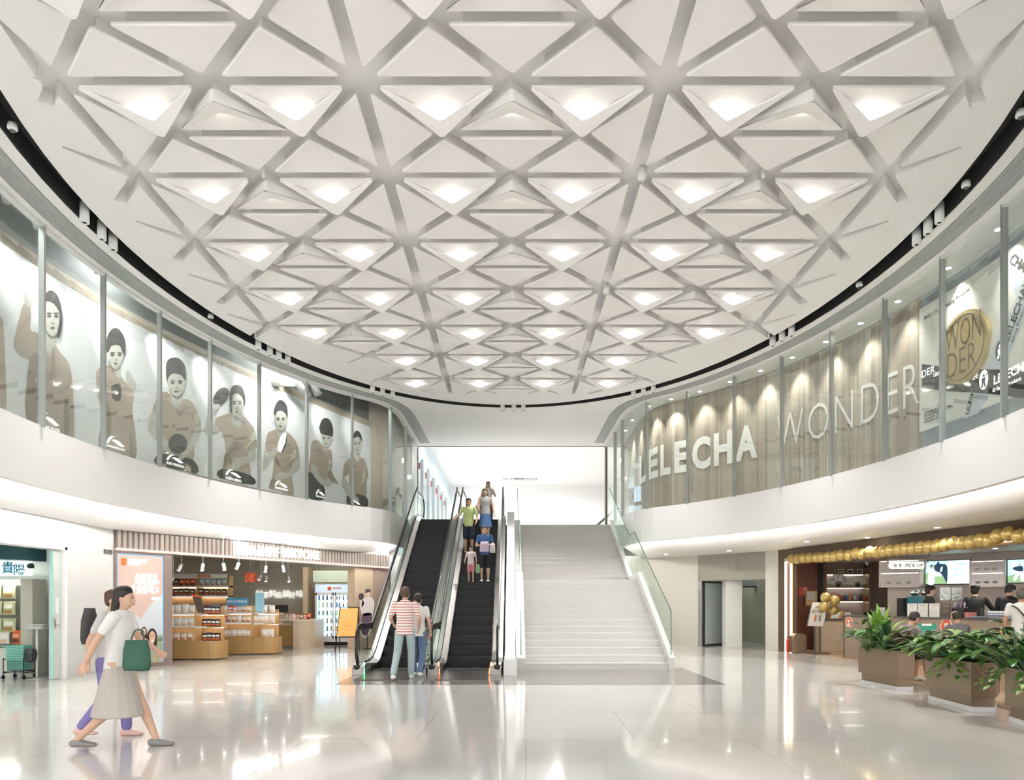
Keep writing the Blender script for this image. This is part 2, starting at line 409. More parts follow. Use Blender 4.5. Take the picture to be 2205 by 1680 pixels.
# slot ring: dark box above the gap, rim
mb = MB()
def ring(mb, a0, b0, a1, b1, z0, z1, n=NE, smooth=True):
    A = ell(a0,b0,n); B = ell(a1,b1,n); v = [(x,y,z0) for x,y in A]+[(x,y,z0) for x,y in B]+[(x,y,z1) for x,y in B]+[(x,y,z1) for x,y in A]
    mb.add(v, [(k*n+i,k*n+(i+1)%n,((k+1)%4)*n+(i+1)%n,((k+1)%4)*n+i) for k in range(4) for i in range(n)]); return mb
ring(mb, 6.5,9.36,6.8,9.66, ZG+.30,ZG+.34); ring(mb, 6.79,9.65,6.81,9.67,ZG,ZG+.34); ring(mb,6.49,9.35,6.5,9.36,ZG+.01,ZG+.34); struct(mb, 'ceiling_slot', M_dark)
# ceiling outside the slot: everything up to the glass line, the corridor, and behind the camera
def side_poly(a0, yend):
    """closed outline of the hall at distance a0 outside the glass line"""
    r = [p for p in side_curve(1, 7.5+a0, 10.6+a0, 3.0, yend)][::-1]
    return r+[(-x,y) for x,y in r][::-1]
outer = [(-12,-8),(12,-8),(12,3),(7.5,3.2)]+side_poly(.0, 26.6)[1:-1]+[(-7.5,3.2),(-12,3)]
ov, keep = region(outer, [ell(6.8,9.66)])
mb = MB(); slab(mb, ov, keep, ZG, ZG+.2); struct(mb, 'ceiling_surround', M_ceil)
# grille band beside the glass head
M_grille = stripes_mat('grey_grille', (.42,.43,.43), (.2,.2,.2), 1, 'X', .4)
mg = mat('grille_base', (.36,.37,.37), .5)
for wl, nm in ((GL,'trim_2'),(GR,'trim_3')):
    mb = MB(); u0, u1 = (0, wl.L-7.9) if wl is GL else (7.9, wl.L)
    for k in range(10): wl.box(mb, u0, u1, ZG-.012, ZG, .16+k*.034, .16+k*.034+.017)
    mb.cur = 1; wl.box(mb, u0, u1, ZG-.002, ZG+.001, .15, .51)
    struct(mb, nm, [mat('grille_slat', (.55,.56,.56), .4), mg])
# ---------------------------------------------------------------- ceiling panels and lights
lefts = sorted(set(round(sum(p[0] for p in t)/3,2) for _,_,_,t in cells))
R_SH = ('staircase',)
M_panel = mat('panel_white', (.94,.92,.91), .5)
M_lamp = mat('warm_lamp', (1,.95,.86), .5, emit=60, ecol=(1,.95,.88))
M_lampw = mat('weak_lamp', (1,.97,.9), .5, emit=22)
byrow = {}
for c in cells: byrow.setdefault((c[1], c[0] in ('lit',), c[0] in ('fold',)), []).append(c)
names = {'flat':'pointing towards the camera','flat2':'pointing towards the staircase'}
for key, lst in byrow.items():
    lst.sort(key=lambda c: (sum(p[0] for p in c[3])/3))
for kind, r, k, t in cells:
    lst = byrow[(r, kind == 'lit', kind == 'fold')]; idx = lst.index((kind,r,k,t))+1; rw = ordn(7-r)
    tri = inset(t, G); cx = sum(p[0] for p in t)/3; cy = sum(p[1] for p in t)/3
    if kind in ('lit','fold'):
        # hinged hood: base edge flush, apex lowered by d, opening in the middle, lamp hidden behind the rim
        sg = 1 if kind == 'lit' else -1
        if kind == 'lit': A,B,C = t[0],t[1],t[2]
        ys = [p[1] for p in tri]
        ap = max(tri, key=lambda p:p[1]) if sg > 0 else min(tri, key=lambda p:p[1])
        base = [p for p in tri if p is not ap]; yb = base[0][1]; ya = ap[1]; D = .13
        zz = lambda y: -D*(y-yb)/(ya-yb)
        root = E('ceiling_light' if sg > 0 else 'ceiling_hood', (cx,cy,ZG), 
            (f'glowing triangular ceiling light, {ordn(idx)} from left in {rw} row from the staircase' if sg > 0 else
             f'unlit hooded ceiling triangle, {ordn(idx)} from left in {rw} row from the staircase'),
            'ceiling light' if sg > 0 else 'ceiling panel', 'lit triangles of the ceiling' if sg > 0 else 'hooded triangles of the ceiling')
        ro = rounded(tri, .06, 3); M4 = Matrix.Translation((0,0,0))
        # inner opening triangle (on the tilted rim plane)
        ex_ = .02*sg
        inn = [(base[0][0]+(cx-base[0][0])*.015, yb-ex_), (base[1][0]+(cx-base[1][0])*.015, yb-ex_), (cx, yb+(ya-yb)*.64)]
        inn = rounded(ccw(inn), .04, 3)
        o_v, kp = region(ro, [inn])
        mb = MB(); used = sorted({i for f in kp for i in f}); ix = {u:i for i,u in enumerate(used)}; n = len(used)
        vs = [(o_v[u].x,o_v[u].y,ZG+zz(o_v[u].y)-.004) for u in used]+[(o_v[u].x,o_v[u].y,ZG+zz(o_v[u].y)+.014) for u in used]
        ff = [tuple(ix[i] for i in f)[::-1] for f in kp]+[tuple(n+ix[i] for i in f) for f in kp]
        ed = {(a,b) for f in kp for a,b in zip(f, f[1:]+f[:1])}
        for a,b in ed:
            if (b,a) not in ed: ff.append((ix[a],ix[b],n+ix[b],n+ix[a]))
        mb.add(vs, ff)
        m2 = len(ro)
        mb.add([(x,y,ZG+zz(y)) for x,y in ro]+[(x,y,ZG) for x,y in ro], [(i,(i+1)%m2,m2+(i+1)%m2,m2+i) for i in range(m2)])
        mb.build('hood_frame', M_panel, root)
        mb = MB(); mb.prism(ro, ZG, ZG+.035); mb.prism(inset(tri, .07), ZG+.035, ZG+.2); mb.build('reflector', M_panel, root)
        lamp_y = yb+(ya-yb)*.76; mb = MB(); hw = .09
        mb.prism(ccw([(cx-hw,lamp_y-.03*sg),(cx+hw,lamp_y-.03*sg),(cx,lamp_y+.04*sg)]), ZG-.075, ZG-.06); mb.build('lamp', M_lamp if sg > 0 else M_lampw, root)
    else:
        mb = MB(); ro = rounded(tri, .06, 3); n = len(ro); ri = inset(tri, .012); ri = rounded(ri, .05, 3)
        mb.prism(ro, ZG+.012, ZG+.035); mb.prism(inset(tri, .07), ZG+.035, ZG+.2)
        mb.add([(x,y,ZG) for x,y in ri]+[(x,y,ZG+.012) for x,y in ro], [tuple(range(n))[::-1]]+[(i,(i+1)%n,n+(i+1)%n,n+i) for i in range(n)])
        mb.build('ceiling_baffle', M_panel, None, f'flat triangular ceiling baffle, {ordn(idx)} from left in {rw} row from the staircase', 'ceiling panel', 'flat triangles of the ceiling', 'thing')
# ---------------------------------------------------------------- balcony fascia, cove, soffit, upper floor
def loft(mb, sg, prof, ystart=3.0, yend=25.5, smooth=True):
    cs = [side_curve(1, 7.5+o, 10.6+o, ystart, yend)[::-1] for o,z in prof]; n = len(cs[0]); m = len(prof)
    vs = [(sg*cs[k][i][0], cs[k][i][1], prof[k][1]) for i in range(n) for k in range(m)]
    mb.add(vs, [(i*m+k,(i+1)*m+k,(i+1)*m+k+1,i*m+k+1) for i in range(n-1) for k in range(m-1)], smooth); return mb
ZL = 3.34
for sg, nm in ((-1,'left'),(1,'right')):
    mb = MB(); loft(mb, sg, [(0,ZF+.02),(0,ZL),(.06,ZL-.01),(.12,ZL),(.12,3.62)], smooth=False); loft(mb, sg, [(0,ZF+.02),(.25,ZF+.02)], smooth=False); struct(mb, 'wall_'+nm+'_balcony', M_fascia)
    mb = MB(); loft(mb, sg, [(.12,3.66),(.3,3.64),(.5,3.55),(.7,3.41),(.9,3.28),(1.1,3.18),(1.3,3.135),(1.5,ZS)]); struct(mb, 'ceiling_cove_'+nm, M_fascia)
    mb = MB(); loft(mb, sg, [(.125,3.395),(.16,3.40),(.16,3.43),(.125,3.435)], smooth=False)
    mb.build('cove_strip', M_cove, None, f'glowing light strip hidden in the cove under the {nm} balcony', 'light strip')
    mb = MB(); loft(mb, sg, [(.02,ZF-.01),(9.5,ZF-.01)], smooth=False); loft(mb, sg, [(.02,ZF-.3),(9.5,ZF-.3)], smooth=False); struct(mb, 'floor_upper_'+nm, mat('upper_floor', (.6,.58,.54), .25))
ov, keep = region([(-18,-8),(18,-8),(18,32),(-18,32)], [[(-14,-9),(14,-9),(14,3.05),(8.9,3.05)]+side_poly(1.5, 25.5)[::1]+[(-8.9,3.05),(-14,3.05)]])
mb = MB(); slab(mb, ov, keep, ZS, ZS+.1); struct(mb, 'ceiling_soffit', mat('soffit_white', (.84,.83,.79), .5))
# slab edge of the corridor, corridor floor, far walls
mb = MB(); mb.box(-3.7, .1, 24.95, 34, ZF-.3, ZF); mb.box(.1, 3.7, 24.84, 34, ZF-.3, ZF-.001); mb.box(-8, 14, 34, 46, ZF-.3, ZF); mb.box(3.7,14,28,34,ZF-.3,ZF); struct(mb, 'floor_corridor', mat('corridor_floor', (.75,.73,.7), .2))
mb = MB(); mb.box(-3.9, -3.7, 24.8, 30, 0, ZF-.3); mb.box(-8,14,30,30.2,0,ZF-.3); struct(mb, 'wall_under_corridor', M_white)
mb = MB(); mb.box(-8, 14, 42, 42.2, ZF, 10); struct(mb, 'wall_back', mat('bright_white_wall', (.93,.925,.91), .5))
mb = MB(); mb.box(-8, 14, 26.62, 46, 8.6, 8.7); mb.box(-8,14,26.6,26.7,ZG+.2,8.7); mb.box(13.9,14,26,46,ZF,8.7); struct(mb, 'ceiling_corridor', M_white)
mb = MB(); mb.box(-3.62, 3.62, 26.585, 26.61, ZG-.035, ZG-.01); mb.box(-3.64,-3.6,26.56,26.62,ZF,ZG); mb.box(3.6,3.66,26.56,26.62,ZF,ZG); struct(mb, 'trim_4', mat('bronze_line', (.2,.13,.09), .4, .5))
# upstairs storefront receding beyond on the left
mb = MB(); mb.box(-3.95,-3.75,26.6,46,7.5,8.7); struct(mb, 'wall_storefront_header', mat('pale_blue_header', (.62,.78,.86), .3))
M_bluelit = mat('blue_lit_panel', (.5,.7,1), .4, emit=1.3, ecol=(.62,.78,1))
for i in range(7):
    y0 = 27+i*2.1
    mb = MB(); mb.box(-3.80,-3.78,y0+.05,y0+2.0,ZF,7.45); w_ = struct(mb, f'window_{30+i}', M_glass)
    mb = MB(); mb.box(-3.84,-3.72,y0-.03,y0+.05,ZF,7.5); mb.build('window_frame', M_alu, w_)
    if i < 6:
        mb = MB(); mb.box(-3.77,-3.70,y0+.9,y0+1.0,6.9,7.15); mb.build('emergency_light', mat('dark_red_box', (.35,.12,.12), .5), None, f'small dark box fixed above the upstairs storefront, {ordn(i+1)} from the escalators', 'emergency light', 'boxes along the upstairs storefront')
mb = MB()
for a,b,c in ((28,31,0),(32,35.5,1),(36.2,41,2)): mb.cur = c; mb.box(-5.3,-5.2,a,b,4.6,7.0)
mb.build('shop_display', [M_bluelit, mat('red_display',(.75,.3,.22),.5,emit=.5), mat('pale_display',(.8,.86,1),.5,emit=1.2)], None, 'blue lit display wall inside the upstairs shop beyond the escalators', 'display wall')
mb = MB(); mb.box(-8.2,-8.0,26,46,ZF,8.7); mb.box(-8,-3.7,26.5,26.6,ZF,8.7); struct(mb, 'wall_storefront_inner', M_white)
# glass guard across the corridor end
mb = MB(); mb.box(-3.55,-.3,26.9,26.915,ZF,5.45); mb.build('glass_guard', M_glassb, None, 'low frameless glass guard behind the escalator tops', 'glass guard')
# hanging direction sign
t = E('direction_sign', (.42, 39.5, 8.5), 'small white hanging direction sign with LG and gate 3 lettering', 'sign')
mb = MB(); mb.box(-.55,1.45,39.45,39.52,8.42,8.82); mb.build('sign_board', mat('sign_white', (.85,.86,.85), .4), t)
WS = Wall([(-.55,39.44),(1.45,39.44)])
mb = MB(); WS.text(mb, 'LG', .03, 8.52, .24); mb.build('sign_letters', mat('sign_blue', (.35,.55,.7), .5), t)
mb = MB(); WS.text(mb, '↑ M⊟N', .42, 8.52, .24, bold=.01); WS.text(mb, '3号门→', 1.35, 8.53, .2); mb.build('lettering', mat('sign_black', (.08,.08,.08), .5), t)
mb = MB(); mb.box(-.3,-.28,39.47,39.5,8.82,8.9); mb.box(1.2,1.22,39.47,39.5,8.82,8.9); mb.build('hanger', M_alu, t)
# escalator going further up, at the right beyond the stairs
t = E('far_escalator', (4.2,33,ZF), 'pale side of a far escalator rising behind the stairs', 'escalator')
def yzprism(mb, poly, x0, x1): return mb.prism(poly, x0, x1, lambda y,z,x:(x,y,z))
def xzp(mb, poly, y0, y1): return mb.prism(poly, y0, y1, lambda x,z,y:(x,y,z))
mb = MB(); xzp(mb, [(2.9,ZF),(3.3,ZF),(5.1,5.9),(5.1,6.05),(4.9,6.05)], 34,34.1); mb.build('side_panel', M_white, t)
mb = MB(); mb.tube([(3.35,33.95,4.6),(5.1,33.95,6.1),(5.8,33.95,6.2)], .04); mb.build('handrail', M_black, t)
mb = MB(); mb.box(4.6,9,33.6,33.62,ZF,6.05); mb.build('glass_guard', M_glassb, None, 'far glass guard beside the rising escalator behind the stairs', 'glass guard')
for x in (4.6,5.5,6.4): mb = MB(); mb.box(x-.02,x+.02,33.58,33.6,ZF,6.1); mb.build('guard_post', M_alu, None, f'{ordn(int((x-4.6)/.9+1.1))} slim post of the far glass guard, counted from the left', 'post', 'posts of the far glass guard')
mb = MB(); mb.box(4.7,9,37,37.1,4.35,5.4); mb.build('far_display', mat('salmon_panel',(.8,.5,.38),.5), None, 'salmon coloured panel seen through the far glass guard', 'panel')
# ---------------------------------------------------------------- upper glazing
nwin = 0
def glazing(wl, pxs, far, near):
    global nwin
    us = [wl.ux(p)[0] for p in pxs]; us = sorted(us); ends = sorted([far]+us+[near]); 
    for a,b in zip(ends, ends[1:]):
        if b-a < .25: continue
        nwin += 1
        mb = MB(); wl.box(mb, a+.012, b-.012, ZF+.02, ZG-.03, -.006, .006); g = struct(mb, f'window_{nwin}', M_glass)
        mb = MB(); wl.box(mb, a-.022, a+.022, ZF+.0, ZG-.0, -.04, .05); wl.box(mb, a-.008,a+.008,ZF,ZG,.05,.06); mb.build('window_frame', mat('mullion_metal', (.5,.52,.51), .35, .7), g)
        mb = MB(); wl.box(mb, a, b, ZG-.05, ZG, -.05, .05); mb.build('head_channel', mat('head_channel', (.8,.8,.79), .4), g)
GLe = GL.L-7.4; GRe = 7.4
glazing(GL, [90,222,343,452,558,660,758,840,873,890,898.6], GL.L-7.4, 1.0)
glazing(GR, [2163,2030,1906,1791,1684,1582,1481,1394,1341,1325], 7.4, GR.L-1)
# ---------------------------------------------------------------- staircase
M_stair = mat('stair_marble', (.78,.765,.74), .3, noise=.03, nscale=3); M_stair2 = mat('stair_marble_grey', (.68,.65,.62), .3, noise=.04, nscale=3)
t = E('staircase', (1.9, 15.4, 0), 'wide white marble staircase with a mid landing rising between glass balustrades', 'staircase')
RS = ZF/28
def flight(mb, y0, z0, n, yend):
    for i in range(n):
        y = y0+i*.3; z = z0+(i+1)*RS
        mb.box(.30, 3.49, y, yend, z-RS, z-.025); mb.box(.30, 3.49, y-.018, yend, z-.025, z)
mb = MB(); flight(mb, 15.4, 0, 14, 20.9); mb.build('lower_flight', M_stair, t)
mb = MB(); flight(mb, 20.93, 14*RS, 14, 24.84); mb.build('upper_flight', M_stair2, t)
for x0,x1 in ((.09,.30),(3.49,3.61)):
    mb = MB(); h = .16
    yzprism(mb, [(15.33,0),(20.95,0),(20.95,14*RS+.1),(20.7,14*RS+.1),(19.25,14*RS+h+.05),(15.33,.27)], x0, x1)
    mb.build('stringer', M_stair, t)
    mb = MB(); yzprism(mb, [(20.75,14*RS-.4),(25,14*RS-.4),(25,ZF+.16),(24.75,ZF+.16),(20.75,14*RS+.16)], x0, x1); mb.build('stringer', M_stair, t)
mb = MB(); mb.box(.28,3.5,20.9,24.9,0,1.9); mb.build('stair_core', M_stair, t)
def glassrail(x, label):
    g = E('glass_balustrade', (x,15.4,.2), label, 'balustrade', 'stair balustrades')
    def top(Y): 
        if Y < 15.5: return 1.32
        if Y < 20.05: return 1.32+(Y-15.5)*.49
        if Y < 21.0: return 3.55
        return 3.55+(Y-21.0)*.505
    def bot(Y): return .22+max(0, min(Y,19.4)-15.4)*.512+max(0, min(Y,24.85)-20.9)*.512
    for a,b in ((15.45,17.1),(17.12,18.6),(18.62,20.05),(20.07,21.0),(21.02,23.0),(23.02,25.2)):
        mb = MB(); ys = [a,b]+([19.4] if a < 19.4 < b else [])+([20.9] if a<20.9<b else [])+([24.85] if a<24.85<b else [])
        ys = sorted(ys); poly = [(y,bot(y)) for y in ys]+[(b,top(b-1e-4)),(a,top(a+1e-4))]
        yzprism(mb, poly, x-.007, x+.007); mb.build('glass_panel', M_glassb, g)
        mb = MB(); mb.tube([(x,a,top(a+1e-4)),(x,b,top(b-1e-4))], 0, sq=(.016,.012)); 
        if a == 15.45: mb.tube([(x,a,bot(a)),(x,a,top(a))], 0, sq=(.016,.012))
        mb.build('polished_edge', M_gedge, g)
glassrail(.2, 'clear glass balustrade on the stair edge beside the escalators')
glassrail(3.55, 'clear glass balustrade with green edges on the far right edge of the stairs')
# ---------------------------------------------------------------- escalators
M_step = mat('black_step', (.018,.017,.017), .45, .3); M_rub = mat('black_rubber', (.015,.015,.015), .3)
M_skirt = mat('dark_skirt', (.03,.03,.03), .3, .4); M_deck = mat('satin_deck', (.42,.4,.38), .3, .85)
def zt(Y): return 0 if Y < 15.95 else min(ZF, (Y-15.95)*.5774)
def path(off, y0, y1, extra=()):
    k = [y0, 15.6, 15.95, 16.3, 23.05, 23.4, 23.8, y1]
    pts = []
    for Y in k:
        z = zt(Y)
        if Y in (15.95,): z = .05
        if Y == 23.4: z = ZF-.05
        pts.append((Y, z+off))
    return pts
def escalator(xc, label, led):
    t = E('escalator', (xc, 14.2, 0), label, 'escalator', 'pair of escalators')
    # steps
    mb = MB(); mb.box(xc-.51, xc+.51, 13.3, 15.1, .0, .02); mb.build('floor_plate', mat('ribbed_plate', (.1,.085,.075), .3, .6, noise=.2, nscale=60), t)
    mb = MB(); mb.box(xc-.51, xc+.51, 15.1, 15.25, .0, .035); mb.build('comb_plate', M_skirt, t)
    Y = 15.25; k = 0
    while Y < 24.4:
        z = max(0.0, min(ZF, math.ceil(max(0, Y-15.95+.05)/.4-1e-6)*.2309)) if Y > 15.9 else 0
        mb = MB(); mb.box(xc-.5, xc+.5, Y, Y+.398, max(-.05, z-.24), z)
        for q in range(40): mb.box(xc-.5+q*.025, xc-.5+q*.025+.011, Y, Y+.39, z, z+.006)
        for q in range(40): mb.box(xc-.5+q*.025, xc-.5+q*.025+.011, Y-.005, Y, max(-.05,z-.22), z)
        mb.build('step', M_step, t); Y += .4
    mb = MB(); mb.box(xc-.51, xc+.51, 24.4, 25.3, ZF-.1, ZF+.01); mb.build('floor_plate', mat('ribbed_plate'), t)
    for sg in (-1, 1):
        X = lambda d: xc+sg*d
        def sweep(prof, y0, y1, name, m):
            """profile of (x distance, height above steps) swept along the escalator"""
            pts = path(0, y0, y1); mb = MB(); n = len(prof)
            vs = [(X(d), Yp, zp+h) for Yp,zp in pts for d,h in prof]
            mb.add(vs, [(i*n+k,(i+1)*n+k,(i+1)*n+(k+1)%n,i*n+(k+1)%n) for i in range(len(pts)-1) for k in range(n)]+[tuple(range(n)), tuple((len(pts)-1)*n+k for k in range(n))])
            return mb.build(name, m, t)
        sweep([(.505,-.1),(.515,-.1),(.515,.14),(.505,.14)], 15.0, 25.0, 'skirt', M_skirt)
        sweep([(.515,.12),(.655,.2),(.655,.16),(.515,.08)], 14.6, 25.2, 'inner_deck', M_deck)
        sweep([(.655,.19),(.77,.19),(.77,-.05),(.655,-.05)], 14.3, 25.3, 'outer_deck', M_deck)
        sweep([(.65,.2),(.665,.2),(.665,.235),(.65,.235)], 14.6, 25.2, 'glass_channel', M_black)
        # side cladding down to the truss
        mb = MB(); xa, xb = sorted((X(.755), X(.77)))
        yzprism(mb, [(14.3,0),(17.2,0),(25.0,4.1),(25.0,ZF+.15),(23.5,ZF+.15),(15.95,.15),(14.3,.15)], xa, xb); mb.build('side_cladding', mat('cladding_white', (.78,.77,.75), .3), t)
        # glass balustrade
        pts = [(14.75,.22),(15.95,.2)]+[(23.4,ZF+.2),(25.0,ZF+.22)]; top = [(25.3,ZF+.75),(25.1,ZF+.93),(23.55,ZF+.93),(15.95,.97),(14.6,.97),(14.42,.82),(14.38,.55),(14.55,.3)]
        mb = MB(); xa, xb = sorted((X(.675), X(.687))); yzprism(mb, pts+top, xa, xb); mb.build('glass_panel', M_glassb, t)
        # handrail
        hp = [(14.62,.17),(14.45,.22),(14.33,.4),(14.3,.62),(14.34,.82),(14.44,.95),(14.62,1.01),(15.6,1.01),(15.98,1.05),(16.4,1.27),(22.95,1.0+zt(22.95)+.02),(23.4,ZF+.96),(23.8,ZF+1.0),(24.95,ZF+1.0),(25.2,ZF+.93),(25.36,ZF+.75),(25.36,ZF+.5),(25.2,ZF+.3)]
        mb = MB(); mb.tube([(X(.68),a,b) for a,b in spline(hp, 3, False)], 0, sq=(.085,.045), up=(1,0,0)); h = mb.build('handrail', M_rub, t); bevel(h, .012, 2)
        mb = MB(); mb.tube([(X(.68),a,b-.0) for a,b in spline([(14.6,.22),(14.5,.27),(14.4,.42),(14.37,.62),(14.4,.79),(14.48,.9),(14.64,.95),(15.6,.95)], 3, False)]+[(X(.68),a,b) for a,b in [(15.98,.99),(16.4,1.21),(22.95,.94+zt(22.95)),(23.4,ZF+.9),(24.9,ZF+.94)]], 0, sq=(.05,.02), up=(1,0,0)); mb.build('rail_track', M_chrome, t)
        mb = MB(); xa, xb = sorted((X(.52), X(.77))); yzprism(mb, [(14.26,0),(15.6,0),(15.6,.16),(15.0,.2),(14.55,.24),(14.32,.18)], xa, xb); nb = mb.build('newel_base', mat('newel_steel', (.42,.4,.38), .35, .8), t); bevel(nb, .02)
        mb = MB(); mb.lathe([(.07,0),(.085,.02),(.085,.07),(.06,.09)], (X(.68),14.36,.12), 14); mb.build('handrail_inlet', M_rub, t)
        mb = MB(); mb.tube([(X(.51),14.3,.02),(X(.52),14.32,.12),(X(.55),14.42,.26)], .01); mb.build('entry_light', led, t)
    return t
M_green = mat('green_led', (.1,1,.3), .5, emit=4); M_red = mat('red_led', (1,.15,.05), .5, emit=3)
escalator(-2.54, 'empty black-stepped escalator on the far side, next to the snack shop', M_green)
escalator(-.985, 'black-stepped escalator with riders, next to the white stairs', M_red)
# parapet between escalator and stairs
mb = MB(); yzprism(mb, [(14.3,0),(25.2,0),(25.2,ZF+.3),(23.6,ZF+.3),(15.9,.36),(14.3,.34)], -.16, .08); mb.build('sloping_parapet', mat('parapet_white', (.84,.83,.82), .2), None, 'sloping white parapet between the escalator and the stairs', 'parapet')
mb = MB(); mb.box(-.17,.1,14.2,14.29,0,.33); mb.build('parapet_foot', mat('parapet_white'), None, 'white end block at the foot of the sloping parapet', 'end block')
# no-entry sticker panel beside the escalators
t = E('notice_panel', (-1.76,14.6,0), 'narrow upright notice with a red crossed circle between the escalators', 'notice')
mb = MB(); mb.box(-1.84,-1.69,14.6,14.61,.2,1.0); mb.build('acrylic_panel', M_glassb, t)
WN = Wall([(-1.84,14.59),(-1.69,14.59)])
mb = MB(); c = WN; 
ringp = [(.075+.055*math.cos(a), .78+.055*math.sin(a)) for a in [2*PI*i/24 for i in range(24)]]
mb.tube([(-1.84+u,14.59,z) for u,z in ringp], .007, 6, closed=True); mb.tube([(-1.80,14.59,.82),(-1.73,14.59,.74)], .006, 6); mb.build('red_circle', mat('sign_red', (.8,.08,.05), .5), t)
mb = MB(); mb.ell((-1.765,14.592,.79), .014,.004,.03); mb.ell((-1.765,14.592,.83), .012,.004,.012)
for i,ch in enumerate('禁止攀爬'): WN.text(mb, ch, .045, .60-i*.075, .06, bold=.01)
mb.build('notice_text', mat('sign_black'), t)
# ---------------------------------------------------------------- ground floor walls, left side
L1 = Wall([(-8.85,2),(-8.85,15.38)]); BF = Wall([(-8.85,15.38),(-4.21,23.9)])
M_gwall = mat('glossy_wall', (.68,.675,.66), .22)
mb = MB(); uo = L1.ux(120)[0]; ue = L1.ux(143)[0]
L1.box(mb, ue, L1.L, 0, ZS, -.3, 0); L1.box(mb, 0, ue, 2.6, ZS, -.3, 0); struct(mb, 'wall_left', M_gwall)
mb = MB(); L1.box(mb, ue-.07, ue, 0, 2.6, -.3, .02); L1.box(mb, 0, ue, 2.54, 2.6, -.3, .02); struct(mb, 'trim_5', M_white)
mb = MB(); L1.text(mb, 'B109', L1.ux(222)[0], 2.555, .16, bold=.004); mb.build('unit_number', mat('sign_black'), None, 'dark B109 unit number on the white wall beside the snack shop', 'unit number')
mb = MB(); mb.box(-4.25,-3.7,23.9,25.0,0,ZS); mb.box(-4.4,-4.2,23.9,27,0,ZS); struct(mb, 'wall_left_end', M_gwall)
# ---- left shop (greenish)
M_gw = mat('greenish_wall', (.84,.88,.8), .4)
mb = MB(); mb.box(-14,-9.0,14.6,14.8,0,2.75); mb.box(-14,-13.8,4,14.8,0,2.75); mb.box(-14,-9.15,4,14.8,2.75,2.85); struct(mb, 'wall_shop_back', M_gw)
gl = E('sliding_door', (-9.0,13.4,0), 'pale aluminium sliding door leaf at the edge of the green-lit shop', 'door')
mb = MB(); L1.box(mb, ue-.30, ue-.10, .02, 2.5, -.12, -.06); mb.build('door_frame', mat('pale_alu', (.7,.74,.7), .35, .3), gl)
mb = MB(); L1.box(mb, ue-.32, ue-.30, .02, 2.5, -.12, -.05); mb.build('glass_edge', mat('aqua_edge', (.45,.75,.7), .2), gl)
mb = MB(); L1.box(mb, ue-.23, ue-.19, 1.3, 1.6, -.06, -.03); mb.build('handle', mat('white_handle', (.85,.87,.85), .3), gl)
mb = MB(); p = L1.at(ue-.2, 1.08, -.05); mb.ell(p, .03,.045,.045); L1.box(mb, ue-.33,ue-.29,1.0,1.2,-.06,-.02); mb.build('lock', M_steel, gl)
# canopy + sign
mb = MB(); xzp(mb, [(-12.5,2.45),(-9.35,2.32),(-9.35,2.42),(-9.35,2.6),(-12.5,2.7)], 13.35, 13.9)
mb.build('shop_canopy', mat('dark_teal', (.02,.09,.11), .35), None, 'dark teal beam hanging above the white lettered sign in the green-lit shop', 'canopy')
WL = Wall([(-12.5,14.1),(-9.0,14.1)])
t = E('shop_sign', (-10.4,14.15,2.05), 'white lightbox with blue brush characters in the green-lit shop', 'sign')
mb = MB(); mb.box(-12.3,-9.84,14.11,14.2,2.05,2.36); mb.build('light_box', mat('cool_lightbox', (.85,.97,1), .4, emit=.45), t)
mb = MB(); WL.text(mb, '貴', WL.ux(4)[0], 2.115, .26, bold=.012); WL.text(mb, '陽', WL.ux(29)[0], 2.075, .25, bold=.006); WL.text(mb, '味', WL.ux(-24)[0], 2.1, .25); mb.build('brush_characters', mat('brush_blue', (.02,.22,.32), .5), t)
mb = MB(); mb.lathe([(.05,0),(.055,.06),(.03,.1)], (-9.76,14.05,2.2), 12); mb.ell((-9.76,14.0,2.24), .05,.05,.05); mb.build('security_camera', mat('camera_dark', (.03,.06,.06), .3), None, 'small dark security camera beside the blue-lettered sign', 'camera')
# pouches
_pm = {}
def pouch_mesh(key, body, acc, w=.17, h=.22, d=.07, label=(.9,.88,.82)):
    if key in _pm: return _pm[key]
    mb = MB(); nx, nz = 6, 8
    def pt(i, j, s):
        x = (i/nx-.5); z = j/nz; b = (1-(2*x)**4)*math.sin(PI*min(1,max(0,z*.94+.06)))**.6*(1-.5*z)
        wv = 1-.08*math.sin(PI*z)
        return (x*w*wv, s*(d/2*b+.002), z*h)
    for s in (-1, 1):
        vs = [pt(i,j,s) for j in range(nz+1) for i in range(nx+1)]
        n0 = len(mb.v); mb.v += [Vector(v) for v in vs]
        for j in range(nz):
            for i in range(nx):
                a = n0+j*(nx+1)+i; f = [a,a+1,a+nx+2,a+nx+1]
                mb.f.append(f if s < 0 else f[::-1]); mb.sm.append(True)
                mb.mi.append(1 if (j in (1,2) and 1 <= i <= 4) else (2 if (j in (4,5) and 1 <= i <= 4) else 0))
    m = nx+1; tot = (nx+1)*(nz+1)
    per = [i for i in range(nx+1)]+[j*m+nx for j in range(1,nz+1)]+[nz*m+i for i in range(nx-1,-1,-1)]+[j*m for j in range(nz-1,0,-1)]
    for a,b in zip(per, per[1:]+per[:1]): mb.f.append([b,a,tot+a,tot+b]); mb.sm.append(False); mb.mi.append(0)
    me = bpy.data.meshes.new('snack_pouch'); me.from_pydata(mb.v, [], mb.f)
    for q in (mat('pouch_'+key, body, .35), mat('pouch_'+key+'_art', acc, .4), mat('pouch_'+key+'_label', label, .4)): me.materials.append(q)
    me.polygons.foreach_set('material_index', mb.mi); me.polygons.foreach_set('use_smooth', mb.sm); me.update()
    _pm[key] = me; return me
